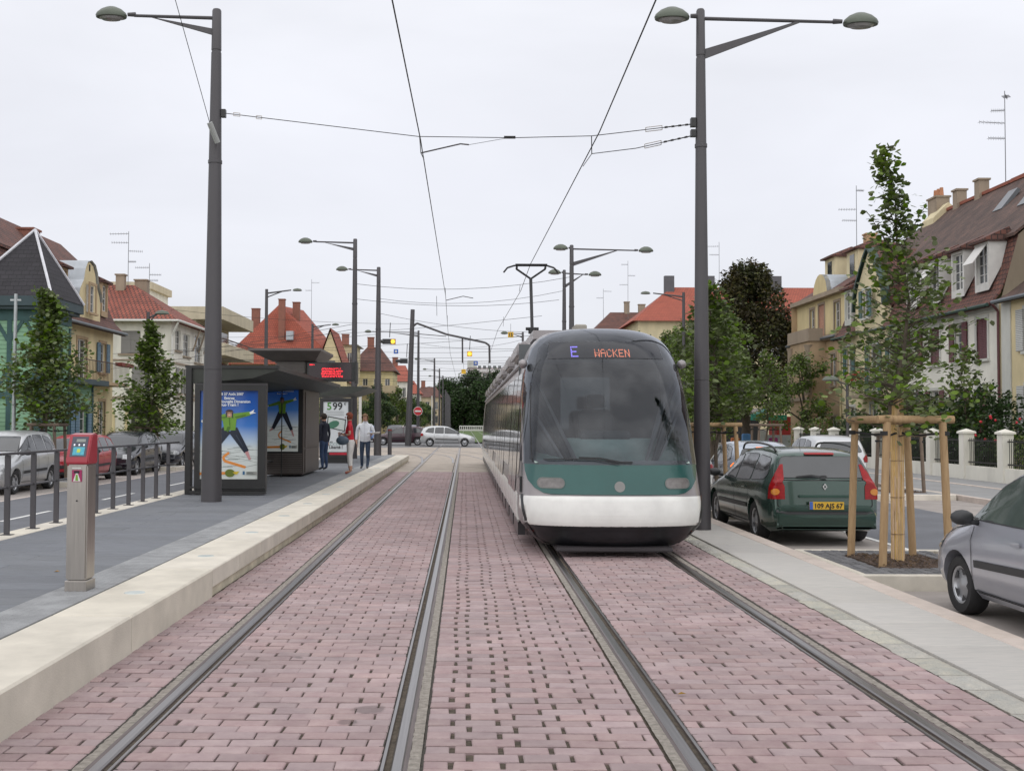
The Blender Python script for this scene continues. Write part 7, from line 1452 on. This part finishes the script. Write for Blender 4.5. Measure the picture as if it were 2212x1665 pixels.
# orange gabled house
h = house('house', 'large house with steep orange red hipped roof and chimneys', (-21, 130, 0))
MB().box(-26.5, -14.6, 125.5, 138, 0, 9.0).build('wall', tan_w, h)
MB().add([(-27.8, 124.5, 8.2), (-14.0, 124.5, 8.2), (-14.0, 139, 8.2), (-27.8, 139, 8.2), (-21.6, 128, 15.2), (-19.6, 134, 15.2), (-24.6, 124.5, 12.1), (-16.6, 124.5, 9.8)], [(0, 1, 4), (1, 2, 5, 4), (2, 3, 5), (3, 0, 4, 5)]).build('roof', TO, h, uv=True)
for x, y_, z, w_ in ((-24.2, 128, 14.7, .9), (-20.9, 126.2, 15.6, .7), (-19.6, 128.5, 15.5, .8)): chimney(h, x, y_, 11, z, w_, .7, 0, MATS['brick_chimney'])
MB().box(-20.3, -19.5, 125.5, 126.5, 11.0, 12.0).build('skylight', zinc, h)
MB().prism([(-16.6, 121, 0), (-12.9, 121, 0), (-12.9, 121, 6.4), (-14.75, 121, 11.6), (-16.6, 121, 6.4)], (0, 8, 0)).build('side_wing', cream_w, h)
for a_, b_ in (((-16.9, 6.0), (-14.75, 12.0)), ((-14.75, 12.0), (-12.6, 6.0))): MB().add([(a_[0], 120.8, a_[1]), (b_[0], 120.8, b_[1]), (b_[0], 129.5, b_[1]), (a_[0], 129.5, a_[1])], [(0, 1, 2, 3)]).build('wing_roof', TO, h, uv=True)
for z in (6.8, 3.6): MB().box(-15.3, -14.2, 120.94, 120.98, z, z + 1.6).build('window', M['pane'], h)
# farther houses
def far_house(label, x0, x1, y0, y1, ze, zr, wm, rm, hip=.35, nwin=4, cat='house', balc=False, rows=2):
    h = house('house', label, ((x0 + x1) / 2, (y0 + y1) / 2, 0), cat); F = Fac((0, y0, 0), (1, 0, 0), (0, -1, 0)); L_ = x1 - x0
    hs_ = [(x0 + L_ * (i + .3) / nwin, x0 + L_ * (i + .75) / nwin, z, z + 1.6) for i in range(nwin) for z in [ze - 2.6 - 3 * k for k in range(rows)] if z > .3]
    w = MB(); F.wall(w, x0, x1, 0, ze, hs_); G = Fac((x1, 0, 0), (0, 1, 0), (1, 0, 0)); hs2 = [(y0 + (y1 - y0) * (i + .3) / 3, y0 + (y1 - y0) * (i + .7) / 3, z, z + 1.6) for i in range(3) for z in [ze - 2.6 - 3 * k for k in range(rows)] if z > .3]; G.wall(w, y0, y1, 0, ze, hs2); w.quad((x0, y0, 0), (x0, y1, 0), (x0, y1, ze), (x0, y0, ze)); w.build('wall', wm, h)
    for q in hs_: F.window(h, q, bars=(2, 1))
    for q in hs2: G.window(h, q, bars=(2, 1))
    o = .5; c = (y0 + y1) / 2; k = L_ * hip
    MB().add([(x0 - o, y0 - o, ze), (x1 + o, y0 - o, ze), (x1 + o, y1 + o, ze), (x0 - o, y1 + o, ze), (x0 + k, c, zr), (x1 - k, c, zr)], [(0, 1, 5, 4), (1, 2, 5), (2, 3, 4, 5), (3, 0, 4), (3, 2, 1, 0)]).build('roof', rm, h, uv=True)
    chimney(h, x0 + k + .5, c, zr - 1, zr + 1.3, .9, .7, 0, MATS['brick_chimney'])
    if balc:
        for z in (ze - 3.0, ze - 6): MB().box(x0 + 1, x1 + .9, y0 - 1.2, y0 - .0, z, z + .15).box(x0 + 1, x1 + .9, y0 - 1.25, y0 - 1.15, z + .15, z + 1.05).build('balcony', tan_w, h)
    return h
far_house('tan house with balconies and a dark brown hip roof beyond the junction', -15.8, -9.8, 150, 160, 8.6, 12.2, PL('far_yellow_plaster', (.60, .52, .30)), TR, balc=True)
far_house('pale block just right of the orange gabled house', -16.8, -14.2, 142, 150, 11.6, 11.9, yel_w, zinc, .2, 2)
far_house('cream house with a red roof by the leaning mast', -13.2, -9.4, 182, 196, 8.4, 11.4, white_w, TO, .2, 3)
far_house('distant white house with red roof left of the leaning mast', -12.5, -8.5, 205, 215, 7.0, 9.6, white_w, TO, .3, 3)
far_house('distant red roofed house right of the leaning mast', -10.9, -5.4, 240, 252, 7.2, 9.6, tan_w, TR, .2, 3)
far_house('distant cottage at the end of the left row', -9, -4.5, 300, 312, 7.0, 10, white_w, TR, .3, 3)
h = house('tower_block', 'pale tower block on the horizon above the trees', (8, 430, 0), 'building')
MB().box(.8, 14.5, 420, 440, 0, 22.6).build('wall', PL('far_pink_concrete', (.46, .40, .40)), h); MB().box(.8, 4.4, 419.5, 440, 22.6, 25.2).build('lift_tower', grey_w, h)
for z in range(4): 
    MB().box(4.6, 14.2, 419.6, 419.9, 12.5 + z * 2.8, 13.5 + z * 2.8).build('balcony_band', mat('far_white', (.6, .58, .58), .8), h)
    for k in range(5): MB().box(4.8 + k * 1.9, 6.0 + k * 1.9, 419.88, 419.95, 13.7 + z * 2.8, 14.9 + z * 2.8).build('window', M['pane'], h)
GA = 'television antennas on the roofs'
antenna(-22.2, 72.8, 10.6, 14.2, ((.15, 1.3, 3.0), (.75, 1.1, 3.2), (1.3, .9, .2), (2.0, .5, 0)), 'tall television antenna on the white house chimney')
antenna(-22.0, 77, 9.5, 12.7, ((.3, 1.0, 3.1), (.8, .8, .1), (1.2, .6, 0)), 'smaller television antenna beside the tall one')
antenna(24.7, 50.5, 12.8, 17.0, ((.2, .5, .9), (.9, .6, 3.0), (1.5, 1.3, 3.3), (2.2, .8, 3.2)), 'television antenna on the ridge at the right edge')
antenna(24.4, 69, 12.5, 16.6, ((.3, .5, .2), (1.5, 1.1, 3.1), (2.2, .9, 3.2)), 'television antenna behind the beige house')
antenna(23.6, 103, 14.2, 18.6, ((.4, 1.2, 3.0), (1.2, .9, 3.2)), 'television antenna on the orange roof behind the chestnut')
antenna(17.6, 120, 13, 19.3, ((.4, .7, 3.1), (1.6, .8, .2), (2.6, .9, 3.1)), 'antenna left of the tall right lamp post')
antenna(16.3, 131, 14, 17.6, ((.3, 1.0, .2), (1.1, .8, 3.1)), 'antenna on the far dark red roof')
antenna(-17.8, 128, 13, 18.2, ((.4, .9, .1), (1.3, .7, 3.1)), 'antenna behind the orange gabled house')

# ---- garden fences
t = thing('garden_fence', 'garden fence of white pillars and dark railings along the right pavement', 'fence', (16.1, 45, 0)); px_ = 16.1
pil = MB().box(px_ - .17, px_ + .17, 27.83, 28.17, -.04, 1.42).box(px_ - .22, px_ + .22, 27.78, 28.22, 1.42, 1.48).add([(px_ - .22, 27.78, 1.48), (px_ + .22, 27.78, 1.48), (px_ + .22, 28.22, 1.48), (px_ - .22, 28.22, 1.48), (px_, 28, 1.58)], [(0,1,4),(1,2,4),(2,3,4),(3,0,4)]).build('pillar', white_w, t)
rl = MB()
for k in range(19): rl.tube((px_, 28.25 + k * .115, .42), (px_, 28.25 + k * .115, 1.28), .012, .012, 4)
rl.box(px_ - .02, px_ + .02, 28.17, 30.4, 1.18, 1.22).box(px_ - .02, px_ + .02, 28.17, 30.4, .50, .54); rl = rl.build('railing', M['darkmetal'], t)
for i in range(1, 11): inst(pil, 'pillar', t, pil.location + Vector((0, 2.57 * i, 0)))
for i in range(1, 10): inst(rl, 'railing', t, rl.location + Vector((0, 2.57 * i, 0)))
MB().box(px_ - .12, px_ + .12, 28.0, 53.6, -.04, .40).build('plinth_wall', white_w, t)
t = thing('garden_fence', 'low dark green railing in front of the left gardens', 'fence', (-15.0, 45, 0)); q = MB()
for k in range(330): q.tube((-15.0, 33 + k * .13, .0), (-15.0, 33 + k * .13, 1.05), .010, .010, 4)
q.box(-15.02, -14.98, 33, 76, .98, 1.01).box(-15.02, -14.98, 33, 76, .2, .23); tag(q.build('railing_bars', gutg, t), kind='stuff')
for i in range(15): MB().box(-15.04, -14.96, 33 + i * 3, 33.07 + i * 3, 0, 1.2).build('post', gutg, t)
t = thing('guard_fence', 'distant low white railing across the grass track', 'fence', (1, 232, 0)); q = MB().box(-1.2, 4.2, 232, 232.3, .9, 1.1)
for k in range(14): q.box(-1.2 + k * .4, -1.05 + k * .4, 232, 232.2, 0, .9)
q.box(-1.2, 4.2, 232.1, 232.3, 0, .35); q.build('railing', M['whitep'], t)

# ------------------------------------------------------------------ trees and shrubs
def leaf_shape(s, kind):
    if kind == 'maple': return [(0, 0, 0), (s * .42, s * .30, .05 * s), (s * .55, s * .72, -.06 * s), (0, s * 1.05, -.10 * s), (-s * .55, s * .72, -.06 * s), (-s * .42, s * .30, .05 * s)], [(0, 1, 2, 3), (0, 3, 4, 5)]
    return [(0, 0, 0), (s * .36, s * .5, .06 * s), (0, s, -.08 * s), (-s * .36, s * .5, .06 * s)], [(0, 1, 2, 3)]
def put_leaf(mb, p, s, kind, out, rg=rnd):
    d = (out + Vector((rg.gauss(0, .5), rg.gauss(0, .5), rg.gauss(-.25, .45)))).normalized(); up = Vector((rg.gauss(0, .45), rg.gauss(0, .45), 1)).normalized(); x = d.cross(up).normalized(); z = x.cross(d); vs, fs = leaf_shape(s * rg.uniform(.7, 1.2), kind)
    mb.add([p + x * a + d * b + z * c for a, b, c in vs], fs)
def young_tree(x, y, z0, h, th, prof, nb, lpb, ls, label, name='young_tree', kind='leaf', lm=None, single=0, seed=1, wrap=None, trunk_r=.05, group=None, top=()):
    """prof: radius of the crown along 0..1 of its height"""
    rg = random.Random(seed); t = thing(name, label, 'tree', (x, y, z0), group); c = Vector((x, y, z0)); lm = lm or M['leaf']
    tp = [c + Vector((rg.uniform(-.03, .03) * k, rg.uniform(-.03, .03) * k, h * k / 8)) for k in range(9)]
    tr = MB()
    for k in range(8): tr.tube(tp[k], tp[k + 1], trunk_r * (1 - k / 8.6), trunk_r * (1 - (k + 1) / 8.6), 8)
    def axis(v): k = min(7.999, v / h * 8); i = int(k); return tp[i].lerp(tp[i + 1], k - i)
    fo = MB(); big = []
    for b in range(nb):
        f = (b + rg.random()) / nb; v = lerp(th, h * .985, f ** .92); rad = pl(prof, f) * rg.uniform(.45, 1.15); a = rg.uniform(0, 6.283); st = axis(v - min(.35, rad * .35)); d = Vector((math.cos(a), math.sin(a), rg.uniform(.0, .5) + f * .6)).normalized()
        L_ = rad; pts = [st + d * L_ * k / 5 + Vector((0, 0, .06 * L_ * (k / 5) ** 2)) for k in range(6)]
        if rad > .12: tr.tube(pts[0], pts[3], trunk_r * .22 * (1.2 - f), trunk_r * .12, 4); tr.tube(pts[3], pts[5], trunk_r * .12, .002, 4)
        for l in range(int(lpb * (.45 + .75 * rad / max(p[1] for p in prof)))):
            k = 1.04 - .92 * rg.random() ** 1.5; p = pts[0] + (pts[5] - pts[0]) * k + Vector((rg.gauss(0, .07), rg.gauss(0, .07), rg.gauss(0, .06))) * (1 + rad * .6); put_leaf(fo, p, ls, kind, d, rg); 
    for (dx, dz, L2) in top:   # stray shoots
        p0 = axis(h * dz); d = Vector((dx, rg.uniform(-.2, .2), .9)).normalized(); tr.tube(p0, p0 + d * L2, .008, .003, 4)
        for l in range(int(L2 * 26)): put_leaf(fo, p0 + d * L2 * rg.uniform(.1, 1), ls, kind, (d + Vector((rg.gauss(0, 1), rg.gauss(0, 1), 0))).normalized(), rg)
    if single:
        n_per = len(leaf_shape(1, kind)[0]); nf = len(leaf_shape(1, kind)[1]); N = len(fo.v) // n_per; order = sorted(range(N), key=lambda i: fo.v[i * n_per][1])[:single]; keep = set(order); rest = MB(); vs0, fs0 = leaf_shape(1, kind); base = None
        for i in range(N):
            vv = fo.v[i * n_per:(i + 1) * n_per]
            if i in keep:
                o3 = MB(); o3.add(vv, fs0); o3.build('leaf', lm, t, origin=vv[0], fix=False)
            else: rest.add(vv, fs0)
        fo = rest
    tag(fo.build('foliage', lm, t, fix=False, smooth=False), kind='stuff'); tr.build('trunk', M['bark'], t, smooth=40)
    return t
def stake_frame(x0, x1, y0, y1, z0, h, label, r=.045, old=False, group=None, wr=True):
    t = thing('tree_stakes', label, 'tree stakes', ((x0 + x1) / 2, (y0 + y1) / 2, z0), group); m = M['wood'] if not old else mat('grey_old_wood', (.16, .12, .09), .85, var=.2, scale=5)
    for i, (x, y) in enumerate(((x0, y0), (x1, y0), (x0, y1), (x1, y1))):
        dx = .03 if x == x0 else -.03; MB().tube((x - dx * 1.2, y, z0 - .02), (x + dx, y, z0 + h), r * 1.04, r * .98, 14).build('stake', m, t, smooth=40)
    zt = z0 + h + .03
    for a, b in (((x0 - .08, y0, zt), (x0 + (x1 - x0) * .12, y0, zt + .005)), ((x0 + (x1 - x0) * .125, y0, zt), (x1 + .10, y0, zt)), ((x0 + .02, y0 + .05, zt - .002), (x0 - .0, y1 + .12, zt)), ((x1, y0 + .06, zt - .002), (x1 + .0, y1 + .1, zt)), ((x0 + .06, y1 + .02, zt - .003), (x1 - .06, y1 + .02, zt - .003))):
        MB().tube(a, b, r * 1.05, r * 1.05, 12).build('crossbeam', m, t, smooth=40)
    s_ = MB(); xc, yc = (x0 + x1) / 2, (y0 + y1) / 2
    for (x, y) in ((x0, y0), (x1, y0), (x0, y1), (x1, y1)):
        zb = z0 + h - .13; s_.tube((x, y, zb - .03), (x, y, zb + .02), r + .006, r + .006, 10)
        s_.path([(x, y, zb), ((x + xc) / 2, (y + yc) / 2, zb - .03), (xc, yc, zb)], .014, 5)
    s_.build('tie_strap', M['black'], t); return t
# the near right tree
TXr, TYr = 5.34, 13.75
young_tree(TXr, TYr, .02, 5.12, 1.80, [(0, .75), (.12, 1.05), (.3, .88), (.42, .62), (.55, .44), (.68, .24), (.78, .22), (.86, .10), (1, .04)], 150, 22, .072, 'young staked tree with a slim crown by the silver car', kind='maple', single=290, seed=5, trunk_r=.045, top=((-.55, .72, .75), (.5, .74, .7), (-.3, .8, .5), (1.1, .45, 1.0), (1.0, .42, .8), (-1.2, .5, .7)))
t = thing('reed_mat', 'reed matting wrapped round the trunk of the near right tree', 'trunk wrap', (TXr, TYr, .0)); q = MB()
for i in range(38):
    a = 6.283 * i / 38; r_ = .070 + rnd.uniform(-.006, .006); x, y = TXr + r_ * math.cos(a), TYr + r_ * math.sin(a); zz = .02
    while zz < 2.0: L_ = rnd.uniform(.35, .8); q.tube((x, y, zz), (x + rnd.uniform(-.004, .004), y, min(2.02, zz + L_)), .0085, .0075, 5); zz += L_ * .97
tag(q.build('reeds', M['reed'], t), kind='stuff'); q = MB()
for zz in (.35, .8, 1.25, 1.7): q.lathe([(.083, 0), (.083, .008)], (TXr, TYr, zz), n=20)
q.build('wire_band', mat('binding_wire', (.20, .13, .07), .6), t)
stake_frame(4.98, 5.70, 13.2, 14.28, .03, 1.70, 'four fresh pine stakes round the near right tree')
# second right tree and the far side one
young_tree(5.45, 24.0, 0, 4.7, 1.8, [(0, .5), (.3, .95), (.6, .75), (1, .1)], 150, 18, .11, 'young tree partly hidden by the tall right lamp post', seed=8, kind='maple')
stake_frame(5.0, 5.75, 23.5, 24.6, .03, 1.62, 'pine stakes round the tree behind the tall right lamp post')
young_tree(11.15, 28.7, 0, 4.4, 1.7, [(0, .4), (.3, .8), (.6, .6), (1, .1)], 110, 16, .10, 'young tree on the far side of the right road behind the near tree', seed=9, kind='maple')
stake_frame(10.78, 11.55, 28.1, 29.1, -.02, 1.42, 'weathered stakes on the far side of the right road', old=True)
for i, (x, y, hh) in enumerate(((5.6, 36.5, 4.6), (11.4, 42, 4.4), (11.5, 52, 4.6), (5.6, 48, 4.6))):
    young_tree(x, y, 0, hh, 1.7, [(0, .5), (.3, 1.0), (.6, .8), (1, .1)], 110, 16, .13, ('staked tree between the parked white car and the kiosk', 'staked tree in front of the garden hedge', 'staked tree before the beige house', 'staked tree beside the far end of the tram')[i], seed=20 + i)
    stake_frame(x - .45, x + .4, y - .5, y + .5, -.02, 1.65, ('stakes round the tree beyond the white car', 'stakes round the tree before the hedge', 'stakes round the tree before the beige house', 'stakes round the tree beside the tram end')[i], old=i > 0)
# left trees
young_tree(-11.7, 31.2, -.05, 5.40, 1.85, [(0, 1.1), (.15, 1.45), (.35, 1.25), (.5, .9), (.65, .55), (.85, .36), (1, .16)], 200, 30, .115, 'bushy young tree in front of the green tower house', seed=31, kind='maple')
stake_frame(-12.05, -11.35, 30.8, 31.6, -.05, 1.62, 'grey old stakes round the tree before the tower house', old=True)
young_tree(-11.75, 41.6, -.05, 5.50, 1.5, [(0, .9), (.15, 1.4), (.4, 1.15), (.6, .7), (.8, .38), (1, .1)], 190, 28, .13, 'bushy young tree in front of the white hip roofed house', seed=32, kind='maple')
stake_frame(-12.4, -11.6, 41.2, 42, -.05, 1.5, 'old stakes round the tree before the white house', old=True)
# big crowned trees: clumps of leaves on limbs
def big_tree(x, y, z0, h, th, rx, label, seed, lm, n=70, lpc=150, ls=.26, shape=None, tr=.3, group=None, name='tree'):
    rg = random.Random(seed); t = thing(name, label, 'tree', (x, y, z0), group); c = Vector((x, y, z0)); T = MB().tube(c, c + Vector((.05, 0, th + (h - th) * .35)), tr, tr * .6, 10); fo = MB()
    for i in range(n):
        f = rg.random() ** .85; rad = (pl(shape, f) if shape else math.sin(math.pi * (.12 + .85 * f)) ** .7) * rx; a = rg.uniform(0, 6.283); rr_ = rad * (rg.random() ** .45) ; p = c + Vector((rr_ * math.cos(a), rr_ * math.sin(a), th + (h - th) * f)); s_ = rx * rg.uniform(.16, .30)
        if i % 4 == 0: q0 = c + Vector((0, 0, th + (h - th) * f * .5)); T.tube(q0, p, tr * .22, tr * .06, 5)
        for _ in range(lpc):
            d = Vector((rg.gauss(0, 1), rg.gauss(0, 1), rg.gauss(0, .75))); d = d.normalized() * rg.random() ** .4; put_leaf(fo, p + d * s_, ls, 'leaf', d + Vector((0, 0, -.1)), rg)
    T.build('trunk', M['bark'], t, smooth=40); tag(fo.build('foliage', lm, t, fix=False), kind='stuff'); return t
big_tree(18.7, 74, 0, 12.0, 2.9, 3.7, 'tall browning chestnut tree with a dark trunk before the orange roof', 41, M['leafb'], 150, 190, .26, [(0, .65), (.1, 1.05), (.5, 1.05), (.72, .66), (.88, .42), (1, .18)], tr=.32)
big_tree(14.6, 66, 0, 8.2, 1.6, 2.6, 'light green tree between the big lamp post and the chestnut', 42, M['leaf'], 80, 150, .20)
big_tree(12.6, 57, 0, 6.6, 1.2, 1.9, 'light green tree right behind the big lamp post', 47, M['leaf'], 60, 140, .18)
big_tree(18.3, 60, 0, 5.6, .8, 1.6, 'loose green tree in front of the beige house bay', 43, M['leaf'], 40, 110, .16)
big_tree(16.4, 88, 0, 8.6, 2.0, 2.6, 'green tree top showing left of the orange roof', 44, M['leaf'], 70, 150, .25)
big_tree(10.2, 62, 0, 6.4, 1.8, 1.4, 'narrow tree rising just right of the tram', 45, M['leafd'], 45, 120, .18)
def shrub(x, y, z0, rx, ry, h, label, m, n=500, ls=.13, name='shrub', seed=1, group=None, cat='shrub'):
    rg = random.Random(seed); fo = MB()
    for _ in range(n):
        d = Vector((rg.gauss(0, 1), rg.gauss(0, 1), rg.gauss(0, 1))).normalized(); k = rg.random() ** .35 * (1 + .25 * math.sin(5 * d.x + seed) * math.cos(4 * d.y)); p = Vector((x + d.x * rx * k, y + d.y * ry * k, z0 + h * .5 + d.z * h * .5 * k)); put_leaf(fo, p, ls, 'leaf', d, rg)
    o = fo.build('foliage', m, None, origin=(x, y, z0), fix=False); o.name = name; return tag(o, label, cat, group)
shrub(18.0, 38.6, 0, 1.5, 2.3, 3.0, 'big dark rounded shrub before the maroon shutters', M['leafd'], 6500, .15, seed=2)
shrub(18.1, 43.8, 0, 1.5, 3.0, 2.9, 'dark hedge shrub in the middle of the right garden', M['leafd'], 6500, .15, seed=3)
shrub(17.9, 49.5, 0, 1.3, 3.2, 2.2, 'dark shrub before the yellow house', M['leafd'], 5500, .15, seed=4)
shrub(17.8, 35.4, 0, 1.0, 1.2, 1.5, 'low rose bush at the right edge garden', M['leaf'], 900, .10, seed=5)
shrub(17.4, 55.5, 0, 1.0, 2.0, 2.0, 'shrub beside the yellow house drainpipe', M['leaf'], 1500, .13, seed=6)
young_tree(17.2, 38.0, 0, 4.3, 1.6, [(0, .5), (.4, .9), (.8, .7), (1, .4)], 45, 14, .15, 'loose leafy sapling poking out of the right garden', seed=77, kind='maple')
q = MB()
for c in [(17.0 + .3 * math.sin(i * 2.3), 34.6 + (i * .37) % 2.2, .9 + (i * .53) % 1.1) for i in range(14)]: q.ico(c, .045, 1, .3)
tag(q.build('roses', mat('rose_red', (.5, .02, .04), .6), smooth=False), 'red roses on the bush behind the white pillars', 'flowers', kind='stuff')
q = shrub(18.3, 57.5, .2, .8, 2.0, 1.6, 'pink flowering shrub by the beige house gate', mat('pink_flowers', (.35, .12, .20), .7, col2=(.12, .16, .06), scale=3, rand=.3, island=True), 1300, .09, seed=7)
shrub(-14.2 - 2.2, 55.5, -.1, 1.6, 1.8, 1.7, 'yellow green shrub at the corner of the cream house', mat('yellow_green_leaves', (.16, .19, .03), .7, rand=.3, island=True), 1500, .12, seed=8)
shrub(-16.9, 62, -.1, 1.5, 4.5, 1.9, 'garden hedge before the white house', M['leaf'], 2600, .14, seed=9)
shrub(-17.4, 51.2, -.1, .7, .5, 2.8, 'climbing plant on the cream house wall', M['leafd'], 900, .13, seed=10)
shrub(-17.8, 84, -.1, 2.2, 6, 5.0, 'tall hedge in front of the modern block', M['leaf'], 4200, .2, seed=12)
shrub(-16.5, 101, -.1, 2.2, 6, 5.0, 'leafy trees below the balconies of the modern block', M['leafd'], 3600, .22, seed=13)
shrub(-15.0, 112, -.1, 2.2, 4, 4.6, 'hedge beside the white gabled wing', M['leaf'], 2600, .24, seed=14)
# trees beyond the junction
rg2 = random.Random(9)
for i in range(15):
    y = 112 + i * 9; x = -8.8 - (i % 3) * .8 + i * .12; labs = 'small green street tree in the row beyond the junction'
    big_tree(x, y, 0, rg2.uniform(4.6, 5.9), 1.3, rg2.uniform(1.5, 2.1), labs, 60 + i, M['leaf'] if i % 2 else M['leafd'], 26, 90, .26, tr=.09, group='street trees beyond the junction', name='street_tree')
k = 0
for (x, y, hh, rx) in ((-3.5, 262, 11.5, 5.5), (1.5, 268, 13.4, 6.2), (6.8, 262, 13.0, 6.0), (12, 270, 13.6, 6.5), (-.5, 255, 9.0, 4.6), (4.5, 252, 10.5, 5.0), (9.5, 252, 10.5, 5.0), (18, 262, 13, 6), (-7.5, 275, 9.5, 4.5)):
    big_tree(x, y, 0, hh, 1.0, rx, 'dense dark tree in the wood closing the avenue', 100 + k, M['leafd'], 70, 160, .55, tr=.3, group='dense trees closing the avenue', name='dense_tree'); k += 1
# ------------------------------------------------------------------ small things on the ground
rg3 = random.Random(21)
leafm = mat('fallen_leaf', (.28, .16, .06), .8, rand=.3)
for x, y, lab in ((1.33, 7.0, 'small brown fallen leaf lying on the rail of the tram track'), (-3.9, 10.6, 'pale fallen leaf on the slate platform')):
    q = MB(); z = .012 if x > 0 else HP + .004; q.add([(x, y, z), (x + .03, y + .015, z + .012), (x + .06, y, z + .004), (x + .03, y - .018, z + .009)], [(0, 1, 2, 3)]); tag(q.build('fallen_leaf', leafm, fix=False), lab, 'leaf')
